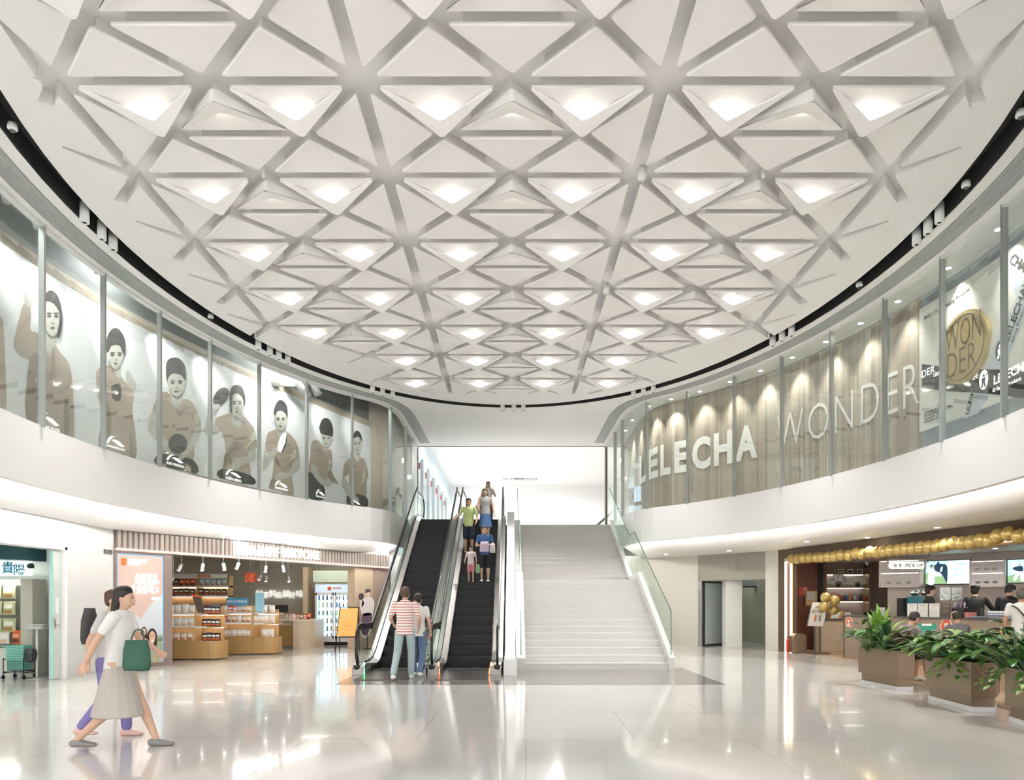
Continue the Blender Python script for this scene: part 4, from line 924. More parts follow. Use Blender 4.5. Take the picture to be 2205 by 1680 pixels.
t = E('slanted_card', (X(427,18.0),18.0,1.2), 'slanted black and red card leaning over the front shelves', 'sign')
mb = MB(); xzp(mb, [(X(413,18),P(0,1280,18).z),(X(433,18),P(0,1284,18).z),(X(441,18),P(0,1318,18).z),(X(427,18),P(0,1320,18).z)][::-1], 17.98, 18.0); mb.build('card', mat('card_dark', (.12,.09,.08), .4), t)
mb = MB(); xzp(mb, [(X(413,18),P(0,1280,18).z),(X(433,18),P(0,1284,18).z),(X(434,18),P(0,1287,18).z),(X(415,18),P(0,1285,18).z)][::-1], 17.97, 17.98); mb.build('red_band', mat('logo_red'), t)
# hanging logo ornaments
for i,(px,py) in enumerate(((538,1243),(546,1243))):
    Y = 19.3+i*.6; c = P(px,py,Y); t = E('hanging_logo', (c.x,Y,c.z), f'orange cut-out character hanging from the shop ceiling, {"nearer the poster" if i == 0 else "nearer the counter"}', 'ornament', 'hanging orange characters')
    Wt = Wall([(c.x-.2,Y),(c.x+.2,Y)]); mb = MB(); Wt.text(mb, '良', .04, c.z-.12, .3, bold=.03, thick=.03); mb.build('character', mat('logo_red'), t)
    mb = MB(); mb.tube([(c.x,Y,c.z+.12),(c.x,Y,3.4)], .003, 4); mb.build('string', M_white, t)
# track spots in the shop
for i,(px,py,Y) in enumerate(((388,1221,17.2),(436,1221,17.4),(482,1220,17.6),(512,1218,18.2),(572,1225,19.2),(610,1224,19.5),(560,1243,22),(573,1246,22),(621,1247,22.5),(371,1248,18.5))):
    c = P(px,py,Y); t = E('track_spotlight', (c.x,Y,c.z), f'white track spotlight on the snack shop ceiling, {ordn(i+1)} in order from the poster', 'spotlight', 'track spotlights in the snack shop')
    mb = MB(); d = Vector((.3*((i%3)-1),-.3,-1)).normalized(); p0 = c-d*.08; p1 = c+d*.1; mb.tube([p0,p1], .045, 12); mb.build('lamp_body', M_white, t)
    mb = MB(); mb.tube([p1,p1+d*.004], .036, 12); mb.build('lens', mat('spot_lens', (1,.95,.85), .5, emit=6), t)
    mb = MB(); mb.tube([p0,(p0.x,p0.y,3.2)], .008, 6); mb.box(p0.x-.1,p0.x+.1,p0.y-.02,p0.y+.02,3.18,3.22); mb.build('track_mount', M_white, t)
# A-frame sign
Y = 21.2; t = E('a_frame_sign', (X(745,Y),Y,0), 'black A-frame sign with an orange poster outside the snack shop', 'a-frame sign')
xl, xr = X(733,Y), X(772,Y)
for nm,y0,y1 in (('front_frame',Y-.28,Y),('back_frame',Y+.28,Y)):
    mb = MB()
    for x,xo in ((xl,-.1),(xr,-.04)): mb.tube([(x+xo,y0,0),(x+.0,y1,1.36)], 0, sq=(.03,.02))
    mb.tube([(xl,y1,1.36),(xr,y1,1.36)], 0, sq=(.03,.02)); k = .33; mb.tube([(xl-.08,y0+(y1-y0)*k,1.36*k),(xr-.03,y0+(y1-y0)*k,1.36*k)], 0, sq=(.03,.02)); mb.build(nm, M_black, t)
mb = MB(); q = lambda x,k,o=0: (x, Y-.28+.28*k-.018-o, 1.36*k)
mb.add([q(xl-.06,.35),q(xr-.02,.35),q(xr-.01,.975),q(xl+.01,.975)], [(0,1,2,3)]); pb = mb.build('orange_poster', mat('poster_orange', (.85,.42,.1), .5, emit=.15), t)
mb = MB(); Wt = Wall([(xl-.02,Y-.2),(xr,Y-.2)])
for tx,z,sz in (('了快乐',1.02,.15),('自然好吃',.78,.06),('每一口都是好味道',.66,.045)): 
    v,_ = text_mesh(tx,1,.01); wd = max(a.x for a in v)*sz; vs = []; 
    for a in v: x = (xr-xl)/2-wd/2+a.x*sz; zz = z+a.y*sz; vs.append((xl-.02+x, Y-.28+.28*zz/1.36-.024, zz))
    mb.add(vs, text_mesh(tx,1,.01)[1])
mb.build('poster_text', mat('cream_ink', (.95,.85,.6), .5), pb)
# standee
Y = 22.3; t = E('cardboard_standee', (X(790,Y),Y,0), 'cardboard cut-out of a person in white top and dark trousers holding a snack box', 'standee')
def standee(mb, pts, o): xzp(mb, [(P(x,y,Y).x,P(x,y,Y).z) for x,y in spline(pts,3)][::-1], Y-o, Y-o+.006)
mb = MB(); standee(mb, [(775,1300),(782,1290),(790,1285),(800,1287),(806,1300),(802,1330),(800,1350),(792,1372),(778,1370),(776,1345),(779,1325),(776,1312)], 0); mb.build('cut_outline', mat('standee_white', (.85,.83,.85), .5), t)
mb = MB(); standee(mb, [(781,1292),(795,1288),(803,1295),(801,1322),(781,1324)], .008); standee(mb, [(774,1296),(781,1292),(784,1300),(778,1310)], .008); mb.build('white_top', mat('standee_top', (.8,.75,.75), .5), t)
mb = MB(); standee(mb, [(781,1323),(801,1322),(797,1350),(790,1368),(779,1364),(778,1345)], .008); mb.build('dark_trousers', mat('standee_trousers', (.13,.08,.13), .5), t)
mb = MB(); standee(mb, [(790,1272),(796,1274),(797,1283),(792,1288),(787,1284),(787,1276)], .009); standee(mb, [(774,1290),(778,1288),(780,1294),(775,1297)], .009); mb.build('skin_print', mat('standee_skin', (.8,.58,.46), .5), t)
mb = MB(); standee(mb, [(786,1276),(789,1269),(796,1269),(799,1276),(795,1275),(789,1277)], .012); standee(mb, [(773,1280),(782,1279),(782,1290),(774,1291)], .012); mb.build('hair_and_box', mat('standee_dark', (.08,.05,.05), .5), t)
mb = MB(); mb.box(X(783,Y),X(800,Y),Y-.01,Y+.3,0,.02); mb.box(X(790,Y),X(792,Y),Y,Y+.02,0,.9); mb.build('foot', M_black, t)
# ---------------------------------------------------------------- upper left shop: athlete posters behind the glass
PL = Wall(spline([(-8.2,7.6),(-8.5,9.6),(-8.58,12.0),(-8.4,14.0),(-7.97,15.9),(-7.2,18.3),(-6.18,20.8),(-4.9,23.9)], 4, False))
PT = 7.56; PB = 4.62
M_tan = mat('tan_wall', (.5,.43,.35), .6)
e_ = PL.ux(800)[0]
mb = MB(); PL.box(mb, 0, PL.L, ZF, 7.78, -.1, -.02); struct(mb, 'wall_upper_left', M_tan)
mb = MB(); PL.box(mb, 0, PL.L, 7.78, 8.7, -.1, -.02); struct(mb, 'wall_upper_left_top', mat('dark_grey_wall', (.2,.21,.21), .6))
mb = MB(); loft(mb, -1, [(.05,ZG),(.05,8.6)], smooth=False); loft(mb, -1, [(.0,ZG+.21),(.05,ZG+.21)], smooth=False); loft(mb, 1, [(.05,ZG),(.05,8.6)], smooth=False); struct(mb, 'wall_bulkhead', mat('bulkhead_grey', (.3,.31,.31), .6))
mb = MB(); mb.box(-12,-3.6,6,27,8.6,8.7); struct(mb, 'ceiling_upper_left', mat('dark_ceiling', (.16,.165,.165), .7))
mb = MB(); mb.prism([(-5.0,23.8),(-4.2,24.6),(-3.66,25.5),(-3.66,25.6),(-4.3,24.75),(-5.1,24.0)], ZF, 8.6); struct(mb, 'wall_upper_left_end', M_tan)
mb = MB()
for o,z in ((.45,8.25),(.85,8.4),(.62,8.1)): loft(mb, -1, [(o,z),(o+.05,z),(o+.05,z+.05),(o,z+.05),(o,z)], smooth=False, yend=22.3)
mb.build('ceiling_pipes', mat('pipe_grey', (.4,.41,.41), .5), None, 'grey pipes and cable trays above the athlete posters', 'pipes')
mb = MB(); c = P(700,845,19.5)+Vector((-.75,0,.0)); mb.tube([(c.x-1.4,19.6,c.z+.3),(c.x,19.4,c.z+.25),(c.x+.3,19.4,c.z-.15)], .12, 10); mb.tube([(c.x-1.1,19.9,c.z+.5),(c.x+.3,19.7,c.z+.4),(c.x+.5,19.7,c.z)], .12, 10); mb.build('duct_bends', mat('duct_white', (.6,.61,.6), .4), None, 'two pale bent ducts above the far athlete posters', 'ducts')
tones = [mat('print_hair', (.05,.05,.05), .6), mat('print_skin', (.55,.54,.49), .6), mat('print_tan', (.46,.38,.31), .6), mat('print_dark', (.07,.07,.07), .6), mat('print_fold', (.3,.25,.2), .6), mat('print_white', (.92,.92,.92), .6, emit=.1), mat('print_lime', (.58,.6,.42), .6)]
z1 = lambda pts: [(x/2.333, y/2.333+380) for x,y in pts]
z2 = lambda pts: [(x/3.906+440, y/3.906+700) for x,y in pts]
def shape(mb, pts, tone, o, f, sm=True):
    mb.cur = tone; q = f(spline(pts, 3) if sm else pts); c = [PL.uz(x, y, o) for x,y in q]
    c = [(u, max(PB-.0, z)) for u,z in c]
    a = sum(p[0]*r[1]-r[0]*p[1] for p,r in zip(c, c[1:]+c[:1])); PL.poly(mb, c if a > 0 else c[::-1], o, o+.0015)
def ov_(cx, cy, rx, ry, rot=0, n=14): return [(cx+rx*math.cos(t)*math.cos(rot)-ry*math.sin(t)*math.sin(rot), cy+rx*math.cos(t)*math.sin(rot)+ry*math.sin(t)*math.cos(rot)) for t in [2*PI*i/n for i in range(n)]]
LOGO = ([(0,0),(.1,0),(.2,.45),(.33,.85),(.5,1),(.26,.95),(.1,.6)], [(.28,.5),(.45,.66),(.66,.6),(1,.16),(.8,.02),(.6,.2),(.42,.4)])
FIG = [
 dict(r=(-70,18), f=z1, lab='leftmost athlete poster, only a tan sleeve showing at the picture edge', jk=[(-60,650),(0,700),(18,760),(28,1000),(28,1180),(-60,1160)]),
 dict(r=(18,178), f=z1, name='CHEN-YUXI', lg=(178,288,1182,1236,1262), lab='poster of an athlete in tan jacket pointing one finger up',
  jk=[(205,790),(235,780),(300,880),(345,940),(365,1050),(372,1320),(330,1320),(135,1240),(150,920),(180,800)], ex=[(2,[(120,640),(155,650),(152,770),(190,790),(205,900),(150,920),(100,895),(72,850),(90,740)]),(1,[(122,570),(126,640),(160,652),(168,600),(152,575),(146,508),(138,512),(132,565)]),(4,[(150,920),(200,900),(205,1050),(190,1255),(135,1238)]),(4,[(330,1100),(350,1200),(345,1300),(325,1295)]),(4,[(270,860),(280,990),(274,990),(264,880)])],
  face=[(222,640),(250,622),(300,650),(306,720),(285,790),(250,800),(222,740)], neck=[(225,770),(285,780),(282,840),(252,900),(225,850)], hair=[(218,610),(250,572),(290,600),(311,680),(311,760),(298,812),(287,800),(298,730),(296,680),(270,640),(235,628),(220,650)]),
 dict(r=(178,300), f=z1, name='QUAN-HONGCHAN', lg=(525,618,1300,1345,1372), lab='poster of a short-haired athlete in tan jacket with a raised fist near the face',
  jk=[(560,945),(605,1000),(640,1050),(672,1095),(665,1180),(680,1280),(680,1420),(580,1400),(495,1355),(515,1200),(490,1100),(485,980),(530,955)], ex=[(4,[(495,1355),(515,1200),(525,1120),(560,1200),(545,1375)]),(3,[(560,1060),(600,1040),(610,1100),(590,1130),(565,1110)]),(1,[(632,985),(650,978),(665,1010),(682,1040),(668,1078),(640,1050)]),(4,[(655,1280),(668,1390),(655,1400)])],
  face=[(540,860),(560,840),(605,845),(624,880),(610,930),(585,967),(560,955),(541,910)], neck=[(560,940),(602,945),(605,1010),(585,1005)], hair=[(533,830),(556,772),(595,766),(628,820),(629,895),(616,885),(600,850),(560,852),(541,885)]),
 dict(r=(300,437), f=z1, name='SUN-YINGSHA', lg=(828,915,1395,1430,1448), lab='poster of a spiky-haired athlete bending over a black bat held low',
  jk=[(865,1110),(890,1160),(915,1120),(960,1130),(995,1190),(1010,1260),(975,1290),(970,1430),(880,1420),(810,1400),(815,1210),(765,1190),(790,1110),(830,1080)], ex=[(3,[(810,1395),(970,1425),(982,1500),(785,1450)]),(1,[(762,1185),(800,1215),(792,1260),(815,1300),(850,1340),(850,1385),(815,1360),(760,1300),(742,1255)]),(1,[(975,1275),(1008,1255),(1000,1320),(950,1390),(905,1430),(890,1420),(930,1370),(965,1310)]),(3,ov_(893,1343,47,50)),(6,[(990,1190),(1003,1230),(985,1245),(975,1200)]),(4,[(880,1165),(905,1180),(935,1150),(905,1200)])],
  face=[(840,1000),(870,982),(915,990),(931,1030),(918,1082),(890,1107),(865,1095),(843,1050)], neck=[(865,1080),(912,1085),(915,1140),(890,1163),(865,1140)], hair=[(833,960),(848,918),(895,912),(930,955),(932,1025),(912,1000),(870,990),(848,1008),(838,1030)]),
 dict(r=(437,562), f=z2, name='CHEN-MENG', lg=(165,300,1205,1262,1285), lab='poster of an athlete raising a dark bat beside the head',
  jk=[(215,745),(245,800),(285,865),(325,770),(380,820),(420,880),(443,1025),(395,1050),(370,1100),(390,1270),(300,1260),(160,1240),(180,1060),(150,910),(110,890),(90,800),(150,760)], ex=[(3,[(150,1210),(390,1265),(412,1345),(125,1285)]),(1,[(30,750),(80,745),(70,820),(118,860),(112,900),(20,912),(5,890)]),(3,ov_(140,605,88,55,-1.0)),(1,[(45,690),(75,668),(130,668),(120,700),(95,735),(70,748),(45,742)]),(1,[(390,1050),(430,1045),(428,1130),(350,1170),(300,1190),(270,1230),(235,1200),(245,1130),(320,1110),(375,1100)]),(6,[(410,900),(430,960),(380,1010),(340,1060),(380,980)]),(4,[(240,980),(330,1010),(250,1060),(200,1090)]),(4,[(180,1070),(230,1120),(215,1200),(165,1200)])],
  face=[(218,600),(255,566),(305,585),(331,650),(322,720),(295,770),(265,777),(235,740),(220,680)], neck=[(237,730),(318,745),(315,830),(282,868),(240,830)], hair=[(213,580),(235,518),(280,503),(320,528),(342,600),(342,665),(328,680),(330,640),(305,592),(260,575),(237,610),(236,700),(222,745),(213,680)]),
 dict(r=(562,657), f=z2, name='WANG-MANYU', lg=(582,692,1300,1350,1362), lab='poster of a short-haired athlete holding a white bat at the chest',
  jk=[(610,880),(640,930),(690,900),(740,940),(780,1000),(802,1100),(790,1140),(750,1150),(735,1250),(750,1430),(640,1400),(545,1370),(570,1290),(580,1100),(515,1050),(530,920),(570,890)], ex=[(1,[(512,1045),(545,1075),(600,1025),(632,1060),(600,1090),(570,1130),(515,1222),(492,1200)]),(1,[(755,1150),(800,1130),(795,1220),(690,1290),(610,1305),(590,1270),(640,1240),(700,1240),(745,1190)]),(5,[(645,935),(683,905),(690,980),(658,1062),(620,1060),(622,1000)]),(0,[(686,920),(692,985),(660,1062),(650,1062),(682,985)]),(6,[(760,1040),(770,1090),(700,1170),(680,1210),(720,1120)]),(4,[(570,1290),(620,1330),(590,1375),(548,1368)]),(4,[(600,1110),(640,1180),(610,1160)])],
  face=[(590,750),(620,722),(660,720),(692,760),(690,830),(665,880),(635,890),(603,850)], neck=[(610,870),(680,868),(690,930),(630,950)], hair=[(586,710),(618,640),(660,636),(697,690),(698,785),(684,750),(650,722),(612,730),(594,765)]),
 dict(r=(657,732), f=z2, name='WANG-CHUQIN', lg=(928,1003,1378,1425,1438), lab='poster of a fringed athlete leaning forward with a bat out front',
  jk=[(1000,1020),(1030,1060),(1060,1040),(1075,1100),(1070,1200),(1030,1310),(990,1345),(870,1240),(890,1130),(900,1000),(950,965)], ex=[(3,[(875,1235),(1000,1345),(1003,1470),(866,1445)]),(1,[(905,1180),(945,1190),(960,1260),(1020,1310),(1090,1300),(1060,1350),(1020,1362),(960,1320),(905,1240)]),(4,[(1043,1218),(1062,1222),(1092,1280),(1128,1335),(1110,1332),(1060,1310),(1040,1260)]),(6,[(1055,1120),(1068,1180),(1040,1240),(1048,1170)])],
  face=[(978,900),(1010,905),(1072,925),(1062,990),(1030,1027),(1000,1010)], neck=[(1000,1000),(1035,1020),(1042,1062),(1002,1045)], hair=[(968,850),(998,788),(1050,793),(1080,860),(1077,935),(1040,930),(985,915),(970,880)]),
 dict(r=(732,798), f=z2, name='MA-LONG', lg=(1228,1305,1470,1505,1522), lab='poster of an athlete holding a round bat at hip height, last before the tan wall',
  jk=[(1255,1100),(1290,1150),(1315,1110),(1360,1160),(1380,1280),(1365,1300),(1360,1450),(1300,1440),(1215,1420),(1215,1260),(1165,1290),(1175,1170),(1210,1130)], ex=[(3,[(1215,1420),(1360,1445),(1365,1535),(1210,1515)]),(1,[(1163,1285),(1200,1310),(1250,1400),(1305,1475),(1290,1502),(1240,1472),(1168,1370)]),(3,ov_(1332,1490,33,48)),(6,[(1345,1200),(1355,1290),(1320,1340),(1330,1260)])],
  face=[(1252,950),(1290,932),(1322,970),(1312,1060),(1290,1085),(1265,1070),(1250,1010)], neck=[(1262,1060),(1305,1070),(1310,1120),(1283,1132)], hair=[(1248,935),(1278,888),(1315,915),(1327,985),(1316,965),(1290,938),(1256,955)])]
for q in FIG:
    a = PL.ux(q['r'][0], .0); a = a[0] if a and q['r'][0] > -60 else 1.0; b = PL.ux(q['r'][1])[0]; m_ = PL.at((a+b)/2, PB, 0)
    t = E('athlete_poster', m_, q['lab'], 'poster', 'athlete posters behind the left glass')
    mb = MB(); PL.box(mb, a, b, PB, PT, -.019, .008); mb.build('poster_sheet', mat('poster_grey', (.8,.81,.82), .5), t)
    mb = MB(); PL.box(mb, a, b, PT, PT+.2, -.019, .012); mb.build('tan_border', M_tan, t)
    f = q['f']; mb = MB(); o = .011
    shape(mb, q['jk'], 2, o, f)
    for i,(tn,pts) in enumerate(q.get('ex', [])): shape(mb, pts, tn, o+.004+.002*i, f)
    if 'face' in q:
        shape(mb, q['neck'], 1, o+.003, f); shape(mb, q['face'], 1, o+.022, f); shape(mb, q['hair'], 0, o+.025, f)
        xs = [p[0] for p in q['face']]; ys = [p[1] for p in q['face']]; cx = (min(xs)+max(xs))/2; cy = min(ys)+(max(ys)-min(ys))*.45; wf = max(xs)-min(xs); hf = max(ys)-min(ys)
        for sx in (-.2,.22): 
            shape(mb, ov_(cx+sx*wf, cy, wf*.11, hf*.03), 0, o+.028, f); shape(mb, ov_(cx+sx*wf, cy-hf*.085, wf*.14, hf*.022), 0, o+.028, f)
        shape(mb, ov_(cx+.0*wf, cy+hf*.33, wf*.12, hf*.026), 3, o+.028, f); shape(mb, ov_(cx+.02*wf, cy+hf*.19, wf*.08, hf*.02), 4, o+.028, f)
    mb.build('figure_print', tones, t)
    if 'lg' in q:
        x0,x1,y0,y1,yt = q['lg']; (u0,za),(u1,zb) = PL.uz(*f([(x0,y1)])[0]), PL.uz(*f([(x1,y0)])[0]); h = PL.uz(*f([(x0,y0)])[0])[1]-za; za = max(za, PB+.16)
        mb = MB()
        for pl in LOGO: PL.poly(mb, [(u0+(u1-u0)*x, za+h*y) for x,y in pl][::-1], .045, .047)
        v,_ = text_mesh(q['name'], 1, .02); wd = max(p.x for p in v); sz = (u1-u0)/wd
        PL.text(mb, q['name'], u0, za-sz*.95-.01, sz, o=.045, bold=.02, thick=.002); mb.build('logo_print', tones[5], t)
# track spotlights washing the posters
mb = MB(); loft(mb, -1, [(.42,7.93),(.46,7.93),(.46,7.97),(.42,7.97),(.42,7.93)], smooth=False, yend=22); mb.build('lighting_track', M_alu, None, 'curved lighting track above the athlete posters', 'track')
inn = Wall(side_curve(-1, 7.94, 11.04, 3.0, 26))
for i,px in enumerate((10,76,206,328,431,520,605,690,770)):
    u, Y = inn.ux(px); p = inn.at(u, 7.85); tgt = PL.at(PL.ux(px+(40 if px < 400 else 25))[0], 6.9, 0)
    t = E('poster_spotlight', p, f'grey track spotlight over the athlete posters, {ordn(i+1)} counted from the camera', 'spotlight', 'spotlights above the athlete posters')
    d = (tgt-p).normalized(); mb = MB(); mb.tube([p-d*.1, p+d*.12], .05, 12); mb.build('lamp_body', M_alu, t)
    mb = MB(); mb.tube([p+d*.12, p+d*.125], .042, 12); mb.build('lens', mat('spot_lens'), t)
    mb = MB(); mb.tube([p-d*.05, (p.x,p.y,7.95)], .01, 6); mb.build('bracket', M_alu, t)
    lamp('SPOT', p+d*.15, 120, .05, (1,.99,.96), aim=tgt, ang=52, blend=.9)
# ---------------------------------------------------------------- upper right: bead curtain and bakery board
CR = Wall(side_curve(1, 8.15, 11.25, 3.0, 27))
mb = MB(); loft(mb, 1, [(.02,ZG+.001),(4,ZG+.001)], smooth=False, yend=27); struct(mb, 'ceiling_upper_right', M_white)
u0 = CR.ux(1343)[0]-1.0; u1 = CR.ux(1985)[0]
CR2 = Wall(side_curve(1, 8.35, 11.45, 3.0, 27))
mb = MB(); CR2.box(mb, 0, CR2.L, ZF, ZG, -.1, -.02); struct(mb, 'wall_upper_right', mat('tan_backing', (.42,.37,.3), .7))
t = E('bead_curtain', CR.at((u0+u1)/2, ZF), 'long beige bead curtain behind glass reading LELECHA WONDER', 'curtain'); t['kind'] = 'stuff'
mb = MB(); u = u0; rnd = random.Random(3); tone = 0
while u < u1:
    if rnd.random() < .35: tone = rnd.choice((0,0,1,1,2))
    mb.cur = tone; w_ = .013; CR.box(mb, u, u+w_, ZF+.03, ZG-.02-.04*rnd.random(), 0, .010); u += .0225
mb.build('bead_strands', [mat('bead_a', (.6,.53,.44), .45), mat('bead_b', (.5,.43,.35), .5), mat('bead_c', (.68,.62,.53), .4)], t)['kind'] = 'stuff'
def span_text(wl, mb, s, pxa, pxb, za, zb, o, bold, off=0, gap=1):
    """capital letters spread between two image columns with the given height"""
    a, b = wl.ux(pxa, o)[0], wl.ux(pxb, o)[0]; v,_ = text_mesh(s, 1, bold, space=gap); x0 = min(p.x for p in v); x1 = max(p.x for p in v); y1 = max(p.y for p in v); sz = (zb-za)/y1
    wl.bend(mb, [Vector((a+(p.x-x0)/(x1-x0)*(b-a), za+p.y*sz, o+(p.z+.5)*.006)) for p in v], text_mesh(s, 1, bold, space=gap)[1])
mb = MB(); [span_text(CR, mb, ch, a, b, 5.42, 6.30, .018 if a > 1380 else .05, .045) for ch,a,b in (('L',1377,1392),('E',1395,1417),('L',1422,1444),('E',1452,1480),('C',1490,1530),('H',1537,1577),('A',1583,1631))]
[span_text(CR, mb, ch, a, b, 5.42, 6.28, .018, -.012) for ch,a,b in (('W',1673,1730),('O',1740,1785),('N',1798,1837),('D',1854,1893),('E',1909,1934),('R',1945,1979))]
mb.build('bead_lettering', mat('bead_white', (.9,.88,.84), .5), t)['kind'] = 'stuff'
mb = MB(); a = u1; CR.box(mb, a, CR.L, ZF, ZG, -.06, .0); struct(mb, 'wall_upper_right_board', mat('blue_grey_wall', (.3,.34,.37), .4))
M_blackp = mat('print_black', (.05,.05,.05), .5); M_bpale = mat('print_paleblue', (.62,.68,.74), .5)
t = E('bakery_board', CR.at(a+2, 4.84), 'big cream printed board with a round golden WONDER disc behind the glass', 'billboard')
mb = MB(); CR.box(mb, a, CR.L-1, 4.84, 7.25, 0, .05); mb.build('board_panel', mat('board_cream', (.82,.81,.76), .4), t)
def cpx(mb, pts, o): 
    c = [CR.uz(x, y, o) for x,y in pts]; s_ = sum(p[0]*r[1]-r[0]*p[1] for p,r in zip(c, c[1:]+c[:1])); CR.poly(mb, c if s_ > 0 else c[::-1], o, o+.002)
mb = MB(); cpx(mb, [(2073,903),(2108,889),(2150,810),(2205,690),(2235,610),(2205,610),(2150,720),(2110,830)], .052); cpx(mb, [(2148,560),(2172,547),(2215,600),(2240,680),(2225,690),(2190,640)], .054); mb.build('blue_ribbon', M_bpale, t)
mb = MB(); cpx(mb, [(1985,784),(2030,790),(2100,795),(2160,796),(2205,800),(2260,800),(2260,866),(2205,858),(2160,852),(2100,846),(2030,842),(1985,836)], .056); mb.build('black_ribbon', M_blackp, t)
def wtext(mb, s, px, py, size, o, rot=0, bold=0, sx=1): 
    u, z = CR.uz(px, py, o); CR.text(mb, s, u, z, size, o=o, rot=rot, bold=bold, sx=sx, thick=.002)
mb = MB(); wtext(mb, 'LELECHAWONDER', 2139, 829, .21, .06, bold=.02); wtext(mb, '✪ Baking Products', 2137, 846, .09, .06, bold=.01); wtext(mb, 'DER', 1984, 815, .2, .06); wtext(mb, 'LELECHA', 2010, 812, .09, .06, rot=-.0, bold=.02); wtext(mb, '手製', 2078, 826, .17, .06); wtext(mb, 'LELECHA WONDER', 2031, 822, .06, .06, bold=.02)
for u_,z_,r_ in [(2118,818,.2)]:
    cu, cz = CR.uz(u_, z_, .06); CR.poly(mb, [(cu+.11*math.cos(k), cz+.17*math.sin(k)) for k in [2*PI*i/20 for i in range(20)]], .06, .062)
mb.build('white_lettering', tones[5], t)
mb = MB(); wtext(mb, 'Baking Products', 2034, 664, .10, .055, bold=.01, rot=.06); wtext(mb, '●◎△▣§', 1989, 690, .10, .055); wtext(mb, 'LELECHAWONDER', 2171, 737, .2, .058, rot=1.0, bold=.02); wtext(mb, 'CHAWONDER', 2172, 566, .22, .058, rot=-.75, bold=.02)
wtext(mb, 'Baking Products', 2180, 740, .09, .058, rot=1.0)
for i,l in enumerate(('Amazing Bread','Manufacturer LELECHA','Copyright 2024 ©','All rights reserved')): wtext(mb, l, 1990, 893+i*6.5, .075, .055)
cu, cz = CR.uz(2153, 755, .058); CR.poly(mb, [(cu+.11*math.cos(k), cz+.17*math.sin(k)) for k in [2*PI*i/20 for i in range(20)]], .058, .06)
wtext(mb, 'LELECHA', 2085, 893, .12, .058, rot=1.2, bold=.02)
mb.build('black_lettering', M_blackp, t)
mb = MB(); cu, cz = CR.uz(2118, 818, .064); 
def man(mb, cu, cz, o, k=1):
    for pl in ([(-.03,.07),(.0,.11),(.03,.07),(0,.04)], [(-.05,.03),(.05,.04),(.03,-.05),(-.04,-.05)], [(-.04,-.05),(0,-.05),(-.03,-.13),(-.07,-.12)], [(0,-.05),(.03,-.05),(.06,-.12),(.03,-.14)], [(.05,.04),(.09,.07),(.08,.1),(.03,.03)]): CR.poly(mb, [(cu+x*k, cz+y*k) for x,y in pl][::-1], o, o+.002)
man(mb, cu, cz, .064); mb.build('black_figure_print', M_blackp, t)
mb = MB(); cu, cz = CR.uz(2153, 755, .062); man(mb, cu, cz, .062); mb.build('white_figure_print', tones[5], t)
# golden disc
mb = MB(); cu, cz = CR.uz(2073, 748, .12); R_ = .63
d = E('wonder_disc', CR.at(cu, cz, .1), 'round golden wooden WONDER sign mounted on the cream board', 'sign')
pl = [(cu+(R_+.02*math.sin(7*k))*math.cos(k), cz+(R_+.0*math.sin(5*k))*math.sin(k)) for k in [2*PI*i/48 for i in range(48)]]
CR.poly(mb, pl, .06, .13); mb.build('disc_body', mat('gold_wood', (.52,.39,.16), .4, noise=.12, nscale=10), d)
mb = MB(); mb.tube([CR.at(cu+(R_-.07)*math.cos(k), cz+(R_-.07)*math.sin(k), .132) for k in [2*PI*i/48 for i in range(48)]], .011, 5, True)
span = lambda s, x0, x1, za, zb, bold: span_text(CR, mb, s, x0, x1, za, zb, .131, bold)
span('WON', 2036, 2112, cz+.02, cz+.50, -.01); span('DER', 2040, 2102, cz-.46, cz-.0, -.01); mb.build('disc_lettering', mat('burnt_brown', (.12,.08,.04), .6), d)
# downlights between glass and curtain
DL = Wall(side_curve(1, 7.85, 10.95, 3.0, 27))
def downlight(p, lab, grp, e=12, r=.055, name='downlight'):
    t = E(name, p, lab, 'downlight', grp)
    mb = MB(); mb.lathe([(r,-.006),(r+.018,-.006),(r+.018,0.0)], p, 20); mb.build('trim_ring', M_white, t)
    mb = MB(); mb.lathe([(r-.004,-.010),(r-.004,-.004)], p, 20); mb.build('lens', mat('downlight_lens', (1,.96,.9), .5, emit=e), t)
for i,px in enumerate((1347,1362,1397,1445,1507,1572,1638,1706,1778,1853,1933,2040,2150)):
    u, Y = DL.ux(px); p = DL.at(u, ZG); downlight(p, f'recessed downlight above the bead curtain, {ordn(i+1)} from the stair side', 'downlights above the bead curtain')
    tg = DL.at(u, 5.2, -.35); lamp('SPOT', (p.x,p.y,ZG-.04), 85, .05, (1,.96,.9), aim=tg, ang=75, blend=1)
# lower soffit downlights
k = 0
for px,py in ((1570,1186),(1434,1194),(1868,1158),(2018,1136),(1737,1166)):
    Y = F*(ZS-EYE)/(HY-py); p = Vector(((px-CX)/F*Y, Y, ZS)); k += 1
    downlight(p, f'recessed downlight in the white soffit, {ordn(k)} of those scattered below the balconies', 'downlights in the lower soffit', e=9, r=.06)
    lamp('SPOT', (p.x,p.y,ZS-.05), 20, .05, (1,.98,.95), aim=(p.x,p.y,0), ang=110, blend=.8)
